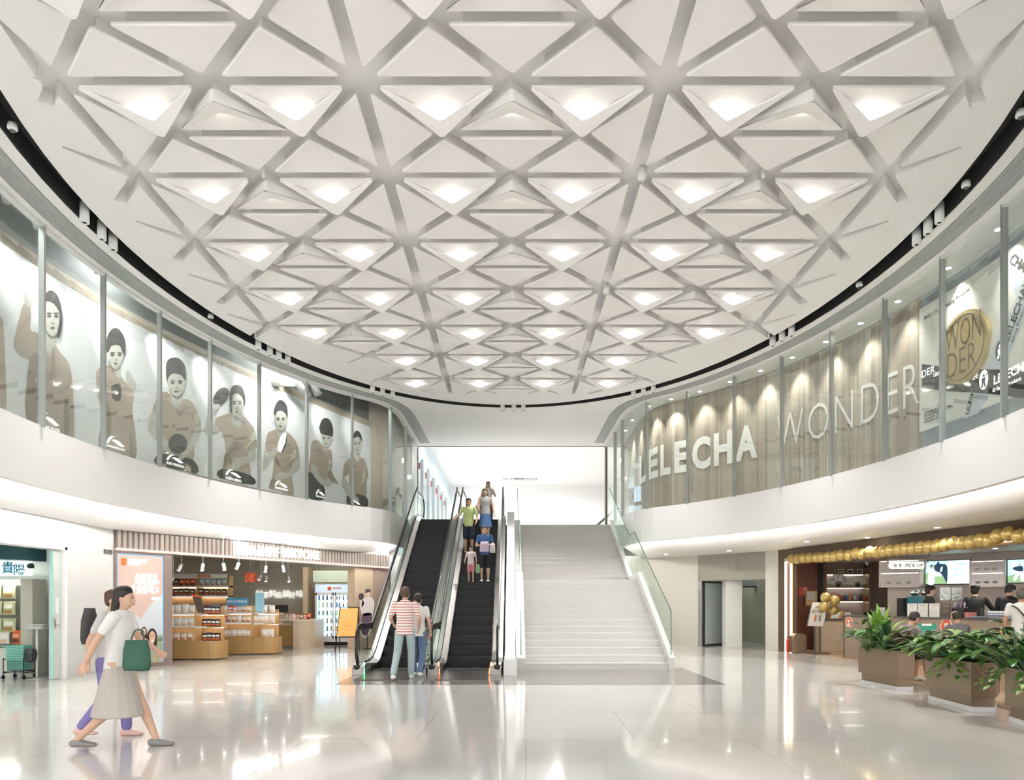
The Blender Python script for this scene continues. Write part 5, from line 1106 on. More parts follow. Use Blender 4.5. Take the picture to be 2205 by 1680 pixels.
# ---------------------------------------------------------------- cylinder spots in the slot
SL = [(p.x, p.y) for p in [Vector(a) for a in ell(6.65, 9.51, 720)]]
def slot_at(px, py):
    best = min(SL, key=lambda p: abs(CX+p[0]/p[1]*F-px)+abs(HY-(ZG-EYE)/p[1]*F-py) if p[1] > 3 else 1e9); return best
k = 0
for g in ([(198,458),(221,482),(246,508)],[(560,738),(580,748),(600,758),(619,767)],[(803,834),(824,839),(844,844)],[(1083,873),(1105,874),(1127,874)],[(1364,846),(1384,841),(1405,836)],[(1662,733),(1682,721),(1702,708)],[(1968,509),(1992,487),(2015,461)]):
    for px,py in g:
        x, y = slot_at(px, py-4); k += 1
        t = E('cylinder_spotlight', (x,y,ZG+.1), f'white cylindrical spotlight hanging in the dark ceiling slot, {ordn(k)} from the left end', 'spotlight', 'cylinder spotlights in the slot')
        mb = MB(); mb.lathe([(.062,-.24),(.068,-.24),(.068,.06),(.01,.06)], (x,y,ZG+.1), 20); mb.build('cylinder_body', M_white, t)
        mb = MB(); mb.lathe([(.058,-.235),(.058,-.225)], (x,y,ZG+.1), 20); mb.lathe([(.03,-.242),(.03,-.23)], (x,y,ZG+.1), 16); mb.build('lens', M_black, t)
        mb = MB(); mb.tube([(x,y,ZG+.15),(x,y,ZG+.3)], .012, 6); mb.build('stem', M_black, t)
        lamp('SPOT', (x,y,ZG-.16), 148, .05, (1,.985,.97), aim=(x*.75,YC+(y-YC)*.75,0), ang=95, blend=.9)
k = 0
for px,py in ((45,275),(455,680),(1848,610),(2080,400),(2196,238)):
    x, y = slot_at(px, py); k += 1
    t = E('ceiling_camera', (x,y,ZG), f'small round white device in the dark ceiling slot, {ordn(k)} from the left end', 'camera', 'round devices in the slot')
    mb = MB(); mb.lathe([(.05,.02),(.06,-.03),(.06,-.05),(.04,-.07)], (x,y,ZG+.03), 16); mb.build('body', M_white, t); mb = MB(); mb.ell((x,y,ZG-.04), .035,.035,.03); mb.build('eye', mat('lens_dark', (.1,.1,.1), .1), t)
for i,(px,py) in enumerate(((1382,373),(1305,622),(568,368),(1644,368))):
    Y = F*(ZG-EYE+.1)/(HY-py); x = (px-CX)/F*Y; mb = MB(); r = .07 if i < 2 else .03; mb.lathe([(r*.4,.2),(r,.1),(r,.06),(r*.7,-.0)], (x,Y,ZG+.0), 14); mb.build('smoke_detector', M_white, None, f'small round detector fixed in a ceiling groove, {ordn(i+1)} by size', 'detector', 'detectors in the ceiling grooves')
# ---------------------------------------------------------------- right side: walls, lobby
R1 = Wall([(3.72,25.4),(5.04,25.4),(6.39,23.8),(8.0,21.84),(8.25,21.4)])
ux = lambda w, px, o=0: w.ux(px, o)[0]
M_rw = mat('warm_white_wall', (.66,.645,.58), .2)
ua, ub, uc = ux(R1,1503), ux(R1,1648), ux(R1,1678)
mb = MB(); R1.box(mb, 0, ua, 0, ZS, -.3, 0); R1.box(mb, ub, R1.L, 0, ZS, -.3, 0); struct(mb, 'wall_right', M_rw)
mb = MB(); R1.box(mb, ua, ub, 2.24, ZS, -.3, .0); struct(mb, 'wall_right_header', mat('taupe_metal', (.36,.345,.30), .35, .5))
mb = MB(); R1.box(mb, ua, ua+.16, 0, 2.24, -.3, 0); struct(mb, 'trim_9', M_steel)
mb = MB(); mb.box(5.5,14,28.3,28.5,0,3.1); mb.box(13.8,14,20,28.4,0,3.1); mb.box(5.0,5.2,25.5,28.4,0,3.1); struct(mb, 'wall_lobby', mat('olive_wall', (.42,.42,.33), .4))
mb = MB(); mb.box(8.1,8.5,21.9,28.3,0,3.1) if 0 else mb.box(9.0,9.3,24.0,28.3,0,3.1); struct(mb, 'wall_lobby_side', mat('olive_wall'))
d0, d1 = P(1514,0,23.7), P(1563,0,24.7)
t = E('lobby_glass_door', (d0.x,23.7,0), 'frosted glass door in a black frame standing ajar in the lift lobby', 'door')
WD = Wall([(d0.x,23.7),(d1.x,24.7)])
mb = MB(); WD.box(mb, 0, WD.L, .0, .06, -.03, .03); WD.box(mb, 0, WD.L, 2.18, 2.24, -.03, .03); WD.box(mb, 0, .07, 0, 2.24, -.03, .03); WD.box(mb, WD.L-.07, WD.L, 0, 2.24, -.03, .03); mb.build('black_frame', M_black, t)
mb = MB(); WD.box(mb, .07, WD.L-.07, .06, 2.18, -.008, .008); mb.build('frosted_pane', mat('frosted_pane', (.56,.62,.65), .25), t)
mb = MB(); a, b = P(1563,0,23.2).x, P(1598,0,23.2).x; mb.box(a,b,23.2,23.6,0,2.24); struct(mb, 'pillar_1', mat('lit_white_column', (.85,.87,.82), .3))
mb = MB(); a, b = P(1598,0,25.5).x, P(1660,0,25.5).x; mb.box(a,b,25.5,25.7,2.1,3.1); mb.box(P(1642,0,25.5).x,b,25.5,25.6,0,2.1); struct(mb, 'door_1', mat('pale_steel', (.55,.6,.62), .3, .4))
mb = MB(); mb.box(a,P(1641,0,25.4).x,25.44,25.48,2.06,2.1); mb.box(P(1639,0,25.4).x,P(1642,0,25.4).x,25.42,25.48,0,2.1); struct(mb, 'trim_10', M_black)
# ---------------------------------------------------------------- tea shop shell
TF = Wall([(8.25,21.4),(9.98,13.5),(11.2,8)])
M_head = mat('brown_metal', (.145,.1,.068), .4, .4); M_redb = mat('red_bronze', (.26,.12,.085), .3, .55); M_back = mat('taupe_panel', (.42,.345,.3), .35, .25)
mb = MB(); TF.box(mb, 0, TF.L-1, 2.74, ZS, -.35, .02); TF.box(mb, 0, .32, 0, 2.74, -.35, .02); struct(mb, 'wall_tea_front', M_head)
mb = MB(); TF.box(mb, .55, TF.L-1, 2.66, 2.74, -.35, -.02); TF.box(mb, .55, .62, 0, 2.66, -.2, -.06); struct(mb, 'trim_11', M_bronze)
t = E('led_frame', TF.at(.4, 0), 'double glowing LED line framing the tea shop entrance', 'light strip')
M_led2 = mat('warm_frame_led', (1,.9,.72), .5, emit=3.2, ecol=(1,.84,.6))
for k,(u_,z_,o_) in enumerate(((.34,2.74,.022),(.52,2.70,-.03))):
    mb = MB(); TF.box(mb, u_, u_+.07, 0, z_, o_-.02, o_+.004); TF.box(mb, u_+.07, TF.L-1, z_-.025, z_, o_-.02, o_+.0); mb.build('led_strip', M_led2, t)
TB = Wall([(8.4,21.0),(9.0,21.95),(12.2,21.95)])
mb = MB(); TB.box(mb, 0, TB.u[1]+.66, 0, 2.8, -.1, 0); struct(mb, 'wall_tea_back', M_redb)
mb = MB(); TB.box(mb, TB.u[1]+.66, TB.L, 0, 2.8, -.1, 0); struct(mb, 'wall_tea_back_grey', M_back)
TV = Wall([(11.9,21.95),(10.32,19.0),(11.68,17.6),(12.5,16.75),(15,14.2)]); uv0 = TV.u[1]
mb = MB(); TV.box(mb, 0, TV.L, 0, 2.8, -.1, 0); struct(mb, 'wall_tea_screen', M_back)
mb = MB(); mb.prism([(8.3,21.3),(8.3,20.9),(9.75,13.5),(11.3,7.6),(18,8),(18,22.2),(8.3,22.2)], 2.76, 2.84); struct(mb, 'ceiling_tea', mat('tea_ceiling', (.55,.52,.48), .5))
mb = MB(); mb.prism([(8.33,21.2),(8.9,18.6),(8.75,16.8),(7.55,14.4),(7.42,13.0),(7.25,12.0),(7.1,10.3),(6.9,9.4),(6.5,8.2),(6.2,6.5),(15,6.5),(15,22),(8.33,22)], 0, .012); struct(mb, 'floor_wood', mat('wood_floor', (.46,.32,.19), .3, noise=.1, nscale=3))
# counter
CF = Wall([(8.98,18.75),(9.75,16.4),(10.5,14.2),(11.4,11.6)])
t = E('tea_counter', CF.at(3,0), 'long taupe tea shop counter with a dark edge', 'counter')
mb = MB(); CF.box(mb, 0, CF.L, .012, 1.12, -.05, 0); CF.box(mb, 0, .05, .012, 1.12, -.45, 0); mb.build('counter_front', mat('taupe_counter', (.33,.25,.19), .35, .2), t)
mb = MB(); CF.box(mb, -.03, CF.L, 1.12, 1.16, -.48, .03); mb.build('counter_top', mat('dark_counter_edge', (.1,.09,.085), .3), t)
# slatted cabinet on the left
t = E('slatted_cabinet', P(1798,0,20.9), 'light oak cabinet with vertical slats under the shelves', 'cabinet'); t.location.z = 0.012
a, b = P(1771,0,20.9).x, P(1828,0,20.9).x
mb = MB(); mb.box(a,b,20.92,21.5,.012,.97); mb.build('cabinet_body', M_wood2, t)
mb = MB(); mb.box(a,b,20.86,21.5,.97,1.01); mb.build('cabinet_top', mat('dark_counter_edge'), t)
for s_ in range(2):
    mb = MB(); x0 = a+s_*(b-a)*.72+.01; x1 = a+(b-a)*(.72 if s_ == 0 else 1)-.01; n = 22 if s_ == 0 else 9
    for i in range(n): xx = x0+(x1-x0)*i/n; mb.box(xx,xx+(x1-x0)/n*.7,20.89,20.92,.03,.95)
    mb.build('slatted_door', M_wood2, t)
# display shelves
Ys = 21.6; a, b = P(1777,0,Ys).x, P(1869,0,Ys).x
t = E('display_shelves', ((a+b)/2,Ys,1.0), 'wall shelves with fans, cups and small pictures in the tea shop', 'shelf unit')
mb = MB(); mb.box(a-.12,a-.02,Ys+.1,Ys+.3,.9,2.76); mb.box(b+.02,b+.14,Ys+.1,Ys+.3,.9,2.76); mb.build('black_rail', M_black, t)
for x_ in (a-.03,b-.01): mb = MB(); mb.box(x_,x_+.04,Ys-.1,Ys+.3,1.2,2.6); mb.build('side_frame', M_bronze2, t)
sz_ = (1.57,2.0,2.42)
for z in sz_:
    mb = MB(); mb.box(a,b,Ys-.1,Ys+.3,z-.04,z); mb.build('shelf_board', M_bronze2, t)
    mb = MB(); mb.box(a+.05,b-.05,Ys+.2,Ys+.23,z-.055,z-.041); mb.build('shelf_light', mat('shelf_led'), t)
for i,px in enumerate((1811,1831,1852)):
    c = P(px,0,Ys); tt = E('small_picture', (c.x,Ys,2.42), f'small white-framed dark picture on the top shelf, {ordn(i+1)} from left', 'picture', 'pictures on the top shelf')
    mb = MB(); mb.box(c.x-.085,c.x+.085,Ys,Ys+.02,2.42,2.54); mb.build('frame', M_white, tt)
    mb = MB(); mb.box(c.x-.06,c.x+.06,Ys-.005,Ys,2.44,2.52); mb.build('print', mat('dark_print', (.08,.05,.04), .4), tt)
    mb = MB(); mb.box(c.x-.03+.02*i,c.x+.02+.02*i,Ys-.007,Ys-.005,2.455,2.495); mb.build('orange_spot', mat('orange_ink'), tt)
def fan(px, R, lab, m1, m2):
    c = P(px,0,Ys); tt = E('folding_fan', (c.x,Ys,2.0), lab, 'fan', 'folding fans on the shelf')
    cz = 2.045; n = 22; a0, a1 = .12, PI-.12
    mb = MB(); vs = []
    for i in range(n+1):
        th = a1+(a0-a1)*i/n; dy = .012*(i%2)
        for r in (R*.38, R): vs.append((c.x+r*math.cos(th), Ys-dy, cz+r*math.sin(th)))
    mb.add(vs, [(2*i,2*i+2,2*i+3,2*i+1) for i in range(n)]); mb.add([(v[0],v[1]+.006,v[2]) for v in vs], [(2*i,2*i+1,2*i+3,2*i+2) for i in range(n)]); mb.build('fan_leaf', m1, tt)
    mb = MB(); 
    for i in range(n//2+1): th = a1+(a0-a1)*i*2/n; mb.tube([(c.x,Ys,cz),(c.x+R*.38*math.cos(th),Ys,cz+R*.38*math.sin(th))], .005, 5)
    mb.box(c.x-.05,c.x+.05,Ys-.02,Ys+.05,2.0,2.05); mb.build('fan_ribs', M_black, tt)
    mb = MB(); rr = random.Random(px)
    for i in range(34 if not m2 else 12):
        th = rr.uniform(a0+.1,a1-.1); r = R*rr.uniform(.5,.93); x = c.x+r*math.cos(th); z = cz+r*math.sin(th); s_ = .012 if m2 else .014
        mb.box(x-s_,x+s_,Ys-.018,Ys-.013,z-s_*.6,z+s_*.6)
    mb.build('ink_print', M_blackp, tt)
fan(1805, .36, 'black and white patterned folding fan on the middle shelf', mat('fan_grey', (.75,.75,.72), .5), 0); fan(1847, .29, 'pale folding fan with brush writing on the middle shelf', mat('fan_cream', (.82,.8,.72), .5), 1)
cupd = [(1795,.22,(.85,.8,.7),(.7,.15,.1)),(1805,.16,(.6,.16,.08),(.6,.16,.08)),(1813,.19,(.35,.12,.06),(.7,.7,.7)),(1821,.19,(.05,.1,.35),(.7,.7,.7)),(1831,.17,(.65,.3,.16),(.8,.2,.1)),(1841,.17,(.6,.6,.65),(.3,.3,.3)),(1853,.16,(.06,.08,.16),(.1,.1,.2)),(1862,.13,(.6,.12,.06),(.3,.05,.03))]
for i,(px,h,c1,c2) in enumerate(cupd):
    c = P(px,0,Ys); tt = E('tumbler', (c.x,Ys,1.57), f'{["cream lidded","brick red","brown metal","dark blue metal","terracotta","silver grey","navy","small red"][i]} tumbler on the cup shelf', 'tumbler', 'tumblers on the cup shelf')
    mb = MB(); mb.lathe([(.036,0),(.05,h*.8),(.052,h*.85)], (c.x,Ys,1.57), 14); mb.build('cup_body', mat('cup%d'%i, c1, .3), tt)
    mb = MB(); mb.lathe([(.054,h*.85),(.054,h),(.045,h+.012)], (c.x,Ys,1.57), 14); mb.build('lid', mat('cuplid%d'%i, c2, .3), tt)
    if i in (4,5): mb = MB(); mb.tube([(c.x,Ys,1.57+h),(c.x+.01,Ys,1.57+h+.1)], .006, 6); mb.build('straw', mat('cuplid%d'%i), tt)
# things on the cabinet and the left wall
t = E('card_holder', P(1801,0,20.98), 'tan wooden holder with a blank white card on the slatted cabinet', 'card holder'); t.location.z = 1.01
a, b = P(1786,0,20.98).x, P(1819,0,20.98).x
mb = MB(); xzp(mb, [(a,1.01),(b-.12,1.01),(b,1.24),(a+.12,1.24)], 20.98, 21.0); mb.build('tan_back', mat('tan_leather', (.6,.33,.1), .4), t)
mb = MB(); xzp(mb, [(a+.04,1.02),(b-.2,1.02),(b-.12,1.22),(a+.12,1.22)], 20.97, 20.98); mb.build('white_card', mat('card_white', (.85,.85,.8), .4), t)
t = E('small_print', P(1825,0,20.98), 'small square white card with black figures on the counter end', 'card'); t.location.z = 1.01
a, b = P(1820,0,20.98).x, P(1832,0,20.98).x; mb = MB(); mb.box(a,b,20.98,21.0,1.01,1.2); mb.build('card', mat('card_white'), t); mb = MB(); mb.ell(((a+b)/2-.03,20.979,1.12),.02,.002,.03); mb.ell(((a+b)/2+.03,20.979,1.12),.02,.002,.03); mb.build('figures', M_blackp, t)
q0, q1 = P(1733,1304,21.9), P(1757,1273,21.9)
t = E('wooden_wall_box', ((q0.x+q1.x)/2,21.85,q0.z), 'shallow light wooden board hung on the red-brown wall', 'board')
mb = MB(); mb.box(q0.x,q1.x,21.80,21.9,q0.z,q1.z); mb.build('box_body', mat('gold_oak', (.62,.43,.2), .4), t)
mb = MB(); mb.box(q0.x+.04,q1.x-.08,21.79,21.80,q0.z+.17,q1.z-.04); mb.build('pale_card', mat('card_grey', (.55,.53,.5), .5), t)
q0, q1 = P(1716,1282,21.5), P(1722,1264,21.5); mb = MB(); TB.box(mb, TB.ux(1720)[0], TB.ux(1726)[0], q0.z, q1.z, 0, .02); mb.build('red_notice', mat('logo_red'), None, 'narrow red notice on the red-brown side wall', 'notice')
mb = MB(); TB.box(mb, TB.ux(1728)[0], TB.ux(1737)[0], q0.z, q1.z, 0, .02); mb.build('pink_notice', mat('pale_red_print', (.75,.3,.25), .5), None, 'pale red printed notice beside the wooden board', 'notice')
a, b = P(1706,0,20.5).x, P(1736,0,20.5).x
mb = MB(); xzp(mb, [(a,.012),(b,.012),(b,.5),(b-.06,.58),(a+.1,.58),(a,.5)], 20.45, 20.75); bx_ = mb.build('bronze_bin', M_bronze2, None, 'low bronze box with rounded top standing at the foot of the red-brown wall', 'box'); bevel(bx_, .02)
t = E('fire_extinguisher', (a-.06,20.7,.012), 'red fire extinguisher standing beside the low bronze box', 'fire extinguisher')
mb = MB(); mb.lathe([(.035,0),(.04,.02),(.04,.38),(.015,.43)], (a-.06,20.7,.012), 14); mb.build('cylinder', mat('ext_red', (.75,.05,.03), .3), t); mb = MB(); mb.lathe([(.018,.43),(.018,.48)], (a-.06,20.7,.012), 8); mb.tube([(a-.06,20.7,.49),(a+.02,20.66,.47)], .008, 6); mb.build('valve', M_black, t)
# poster stand with balloons
Y = 20.2; t = E('poster_stand', (P(1760,0,Y).x,Y,.012), 'tilted framed poster on a grey two-legged stand at the tea shop entrance', 'sign stand')
q = [P(1737,1349,Y),P(1773,1351,Y),P(1783,1297,Y),P(1748,1296,Y)]; cen = sum(q, Vector())/4
mb = MB(); xzp(mb, [(p.x,p.z) for p in q], Y-.02, Y+.01); mb.build('frame', mat('stand_grey', (.12,.12,.125), .4), t)
mb = MB(); xzp(mb, [(cen.x+(p.x-cen.x)*.93,cen.z+(p.z-cen.z)*.95) for p in q], Y-.026, Y-.02); pb = mb.build('poster_sheet', mat('poster_cream', (.78,.75,.66), .4), t)
mb = MB(); Wq = Wall([(cen.x-.3,Y-.028),(cen.x+.3,Y-.028)]); Wq.text(mb, '买一送一', .10, cen.z+.05, .12, shear=.2, thick=.002); Wq.text(mb, '五周年', .22, cen.z+.2, .05, thick=.002); mb.build('poster_text', mat('brown_ink', (.2,.12,.08), .5), pb)
mb = MB(); mb.cur = 0; xzp(mb, [(cen.x-.12,cen.z-.2),(cen.x-.06,cen.z-.2),(cen.x-.03,cen.z-.02),(cen.x-.1,cen.z-.02)], Y-.03, Y-.028); mb.cur = 1; xzp(mb, [(cen.x+.02,cen.z-.2),(cen.x+.08,cen.z-.2),(cen.x+.1,cen.z-.02),(cen.x+.03,cen.z-.02)], Y-.03, Y-.028); mb.build('cup_print', [mat('cup_orange', (.7,.25,.08), .5), mat('cup_violet', (.35,.33,.42), .5)], pb)
for px in (1755,1766): c = P(px,0,Y); mb = MB(); mb.box(c.x-.02,c.x+.02,Y+.01,Y+.04,.03,.9); mb.build('leg', mat('stand_grey'), t)
mb = MB(); c = P(1761,0,Y); mb.box(c.x-.28,c.x+.28,Y-.2,Y+.2,.012,.035); b_ = mb.build('base_plate', mat('stand_grey'), t); bevel(b_, .008)
M_gold = mat('gold_balloon', (.52,.38,.13), .34, .45)
bal = None
def balloon(p, r, lab, grp, rx=0, ry=0):
    global bal
    if bal is None:
        t = E('gold_balloon', (0,0,0)); mb = MB()
        prof = [(.02,-1.12)]+[(max(.03,math.cos(a)*(1-.10*(1 if a < 0 else 0)*abs(math.sin(a)))), math.sin(a)*(1.0 if a > 0 else 1.08)) for a in [(-PI/2*.93)+PI*.965*i/12 for i in range(13)]]
        mb.lathe(prof, (0,0,0), 20); mb.build('balloon_skin', M_gold, t); mb = MB(); mb.lathe([(.05,-1.16),(.02,-1.11)], (0,0,0), 8); mb.build('knot', M_gold, t); bal = t; o = t
    else: o = copy_tree(bal)
    o.location = p; o.scale = (r,)*3; o.rotation_euler = (rx, ry, 0); return tag(o, lab, 'balloon', grp)
G_ = [(172,350),(218,348),(267,343),(316,340),(368,338),(412,338),(465,335),(517,330),(570,320),(630,322),(685,308),(738,312),(795,298),(858,300),(910,290),(972,282),(1033,278),(1090,270),(1145,265),(1210,260),(1275,255),(1340,248),(1405,235),(1480,222),(1545,225),(1615,218),(1692,200),(1760,205),(1825,170),(1915,150),(2000,170),(2090,150),(2180,150)]
for i,(x,y) in enumerate(G_):
    u, z = TF.uz(x/3.734+1660, y/3.734+1110, .17); p = TF.at(u, z, .17); balloon(p, .148 if i < 33 else .15, f'gold balloon in the garland over the tea shop, {ordn(i+1)} from the LED frame', 'gold balloon garland', PI+.25*math.sin(i*2.1), .2*math.cos(i*1.7))
for i,(px,py,dy) in enumerate(((1778,1287,0),(1797,1294,-.05),(1775,1307,-.05),(1795,1314,.05))): balloon(P(px,py,Y-.25+dy), .15, f'gold balloon tied to the poster stand, {["top left","upper right","lower left","bottom right"][i]} of the four', 'balloons on the poster stand', .3*i, .2)
# pick up sign
Y = 17.6; a, b = P(1914,1227,Y), P(1992,1208,Y)
t = E('pick_up_sign', ((a.x+b.x)/2,Y,a.z), 'glowing rounded PICK UP sign hanging above the counter', 'sign')
def rrect(x0, x1, z0, z1, r, n=5): return [(cx+r*math.cos(k), cz+r*math.sin(k)) for cx,cz,s in ((x1-r,z0+r,-PI/2),(x1-r,z1-r,0),(x0+r,z1-r,PI/2),(x0+r,z0+r,PI)) for k in [s+PI/2*i/n for i in range(n+1)]]
mb = MB(); xzp(mb, rrect(a.x+.02,b.x-.02,a.z+.02,b.z-.02,.06), Y, Y+.05); mb.build('light_panel', mat('signlight', (1,.97,.93), .5, emit=.55), t)
mb = MB(); mb.tube([(x,Y+.02,z) for x,z in rrect(a.x-.03,b.x+.03,a.z-.03,b.z+.03,.09)], .016, 6, True); mb.tube([(a.x-.03,Y+.02,a.z+.05),(a.x-.03,Y+.02,2.76)], .012, 6); mb.tube([(b.x+.12,Y+.02,2.76),(b.x+.12,Y+.02,b.z),(b.x+.03,Y+.02,b.z-.06)], .012, 6); mb.build('metal_frame', mat('rose_metal', (.5,.4,.35), .3, .6), t)
Wp = Wall([(a.x,Y-.003),(b.x,Y-.003)]); mb = MB(); k = (b.x-a.x); Wp.text(mb, '取 茶', k*.12, a.z+.065, .1, bold=.01, sx=.95); Wp.text(mb, 'PICK UP', k*.44, a.z+.065, .125, bold=.012); mb.build('sign_text', mat('sign_black'), t)
# screens and acrylic cabinets
def tvu(px, o=0): return TV.uz(px, 1260, o)[0]
def zz(px, py, o=0): return TV.uz(px, py, o)[1]
def screen(pa, pb, yt, yb, lab):
    ua, ub = tvu(pa), tvu(pb); z1, z0 = zz(pa, yt), zz(pa, yb); t = E('menu_screen', TV.at((ua+ub)/2, z0, .05), lab, 'screen', 'menu screens')
    mb = MB(); TV.box(mb, ua, ub, z0, z1, .0, .06); mb.build('bezel', M_black, t)
    mb = MB(); TV.box(mb, ua+.02, ub-.02, z0+.02, z1-.02, .06, .065); mb.build('display', mat('screen_cyan', (.3,.75,.88), .3, emit=.75, ecol=(.42,.82,.93)), t); return t, ua, ub, z0, z1
ssc = lambda ua,ub,z0,z1: (lambda x,y: (ua+.02+(ub-ua-.04)*x, z0+.02+(z1-z0-.04)*(1-y)))
def sblob(mb, S_, pts, o, sm=True):
    q = [S_(*p) for p in (spline(pts,3) if sm else pts)]; s_ = sum(p[0]*r[1]-r[0]*p[1] for p,r in zip(q, q[1:]+q[:1])); TV.poly(mb, q if s_ > 0 else q[::-1], o, o+.0015)
t, ua, ub, z0, z1 = screen(1995, 2091, 1208, 1260, 'bright cyan menu screen with a person in white beside a dark horse')
S_ = ssc(ua,ub,z0,z1)
mb = MB(); mb.cur = 0; sblob(mb, S_, [(.0,.55),(.12,.4),(.3,.6),(.5,.7),(.5,1),(.0,1)], .066, False); mb.cur = 1; sblob(mb, S_, [(.2,.2),(.26,.12),(.3,.0),(.34,.12),(.5,.22),(.5,.95),(.42,.7),(.33,.5),(.24,.45),(.21,.35)], .068)
mb.cur = 2; sblob(mb, S_, [(.08,.4),(.16,.34),(.25,.45),(.36,.55),(.38,.66),(.22,.68),(.2,1),(.06,1),(.07,.65)], .070); mb.cur = 3; sblob(mb, S_, [(.12,.2),(.16,.19),(.21,.26),(.19,.34),(.14,.34)], .071); mb.cur = 1; sblob(mb, S_, [(.11,.2),(.16,.16),(.2,.2),(.15,.22),(.12,.28)], .073); mb.cur = 4; sblob(mb, S_, [(.36,.3),(.4,.25),(.39,.42),(.35,.48)], .074)
mb.cur = 4; sblob(mb, S_, [(.5,0),(1,0),(1,1),(.5,1)], .0665, False)
mb.build('screen_picture', [mat('scr_meadow', (.3,.5,.25), .4, emit=.45), mat('scr_dark', (.03,.1,.2), .4, emit=.1), mat('scr_white', (.8,.95,.95), .4, emit=.7), mat('scr_skin', (.7,.6,.5), .4, emit=.3), mat('scr_pale', (.62,.9,.98), .4, emit=.75)], t)
mb = MB(); TV.text(mb, '武陵茶', ua+(ub-ua)*.67, z0+(z1-z0)*.78, .08, o=.069, thick=.001); TV.text(mb, '制作中', ua+(ub-ua)*.67, z0+(z1-z0)*.36, .08, o=.069, thick=.001); TV.box(mb, ua+(ub-ua)*.62, ua+(ub-ua)*.84, z0+(z1-z0)*.6, z0+(z1-z0)*.615, .068, .07); mb.build('screen_text', mat('scr_blue', (.1,.5,.7), .4, emit=.3), t)
t, ua, ub, z0, z1 = screen(2169, 2262, 1205, 1257, 'blue menu screen with a jumping figure over green hills, at the picture edge')
S_ = ssc(ua,ub,z0,z1); mb = MB(); mb.cur = 0; sblob(mb, S_, [(0,.7),(.2,.62),(.5,.72),(.8,.6),(1,.7),(1,1),(0,1)], .066, False); mb.cur = 2; sblob(mb, S_, [(.24,.5),(.38,.5),(.4,.92),(.33,.92),(.3,.65),(.2,.9),(.14,.85)], .068); mb.cur = 1; sblob(mb, S_, [(.2,.3),(.36,.28),(.38,.5),(.24,.5),(.12,.38)], .070); mb.cur = 3; sblob(mb, S_, [(.26,.18),(.33,.18),(.33,.27),(.27,.27)], .070)
mb.build('screen_picture', [mat('scr_meadow'), mat('scr_dark'), mat('scr_white'), mat('scr_skin')], t)
mb = MB(); TV.text(mb, '5', ua+.06, z1-.32, .34, o=.067, bold=.02, thick=.001); mb.build('screen_text', mat('scr_white'), t)
M_acr = mat('acrylic_rose', (.5,.44,.42), .15, .5)
for pa,pb,lab in ((1913,1993,'beside the red-brown panel'),(2094,2167,'between the two screens')):
    ua, ub = tvu(pa), tvu(pb); za, zb = zz(pb,1262), zz(pb,1206) if pa > 2000 else zz(pa,1208); zb = min(zb, 2.72)
    t = E('acrylic_cabinet', TV.at((ua+ub)/2, za, .15), f'two-tier glossy wall cabinet with glowing shelf lines, {lab}', 'cabinet', 'glossy wall cabinets')
    mb = MB(); TV.box(mb, ua, ub, za, zb, 0, .2); mb.build('cabinet_box', M_acr, t)
    mb = MB(); TV.box(mb, ua-.02, ua+.02, za-.02, zb, .0, .22); TV.box(mb, ub-.02, ub+.02, za-.02, zb, 0, .22); TV.box(mb, ua, ub, za-.03, za, 0, .22); mb.build('frame', mat('rose_metal'), t)
    for k_ in (.53, 1.0): mb = MB(); zz_ = za+(zb-za)*k_-.02; TV.box(mb, ua+.03, ub-.03, zz_-.012, zz_, .2, .21); mb.build('shelf_glow', mat('warm_led'), t)
    mb = MB()
    for r_ in range(2):
        for i in range(3): 
            p = TV.at(ua+(ub-ua)*(.25+.25*i), za+.1+r_*(zb-za)*.5, .2); mb.ell(p, .10,.03,.035)
    mb.build('stacked_lids', M_acr, t)
for i,(pa,pb) in enumerate(((2025,2048),(2050,2073))):
    mb = MB(); a_, b_ = tvu(pa), tvu(pb); TV.box(mb, a_, b_, zz(pa,1293), zz(pa,1265), .0, .02); mb.build('foil_sheet', mat('foil', (.5,.5,.48), .18, .9, bump=.6, nscale=9), None, f'crinkled silver foil sheet on the back wall, {"further from" if i == 0 else "nearer to"} the second worker', 'foil sheet', 'foil sheets on the back wall')
# things on the counter
def cat_(px, o): return CF.ux(px, o)[0]
ZC = 1.16
for i,(pa,pb,c) in enumerate(((1953,1975,0),(1976,1998,0),(2000,2023,0),(2024,2047,1))):
    a_, b_ = cat_(pa,-.15), cat_(pb,-.15); t = E('menu_card', CF.at((a_+b_)/2, ZC, -.15), f'{"dark" if c else "white"} upright menu card on the counter, {ordn(i+1)} of the row', 'menu card', 'menu cards on the counter')
    mb = MB(); CF.box(mb, a_+.01, b_-.01, ZC, ZC+.32, -.17, -.15); mb.build('card', mat('menu_dark' if c else 'menu_white', (.12,.1,.09) if c else (.74,.72,.7), .35), t)
    mb = MB(); CF.text(mb, '奶茶单', a_+.08, ZC+.25, .05, o=-.149, thick=.002); CF.box(mb, a_+.06, b_-.06, ZC+.12, ZC+.13, -.149, -.147); CF.box(mb, a_+.06, b_-.06, ZC+.18, ZC+.185, -.149, -.147); mb.build('menu_text', mat('menu_gold', (.6,.4,.2), .5), t)
a_, b_ = cat_(2049,-.2), cat_(2076,-.2)
mb = MB(); CF.box(mb, a_, b_, ZC, ZC+.22, -.45, -.2); mb.build('black_box', M_black, None, 'black cube-shaped box on the counter beside the menu cards', 'box')
for i in range(8):
    u = a_+.02+i*(b_-a_-.04)/7; p = CF.at(u, ZC+.22, -.3+.06*(i%2)); mb = MB(); mb.lathe([(.018,0),(.018,.12),(.008,.13)], p, 8); mb.build('drink_tube', mat('tube%d'%(i%3), ((.1,.12,.3),(.5,.5,.55),(.2,.1,.15))[i%3], .3), None, f'slim packet standing in the black box, {ordn(i+1)} of the row', 'packet', 'packets in the black box')
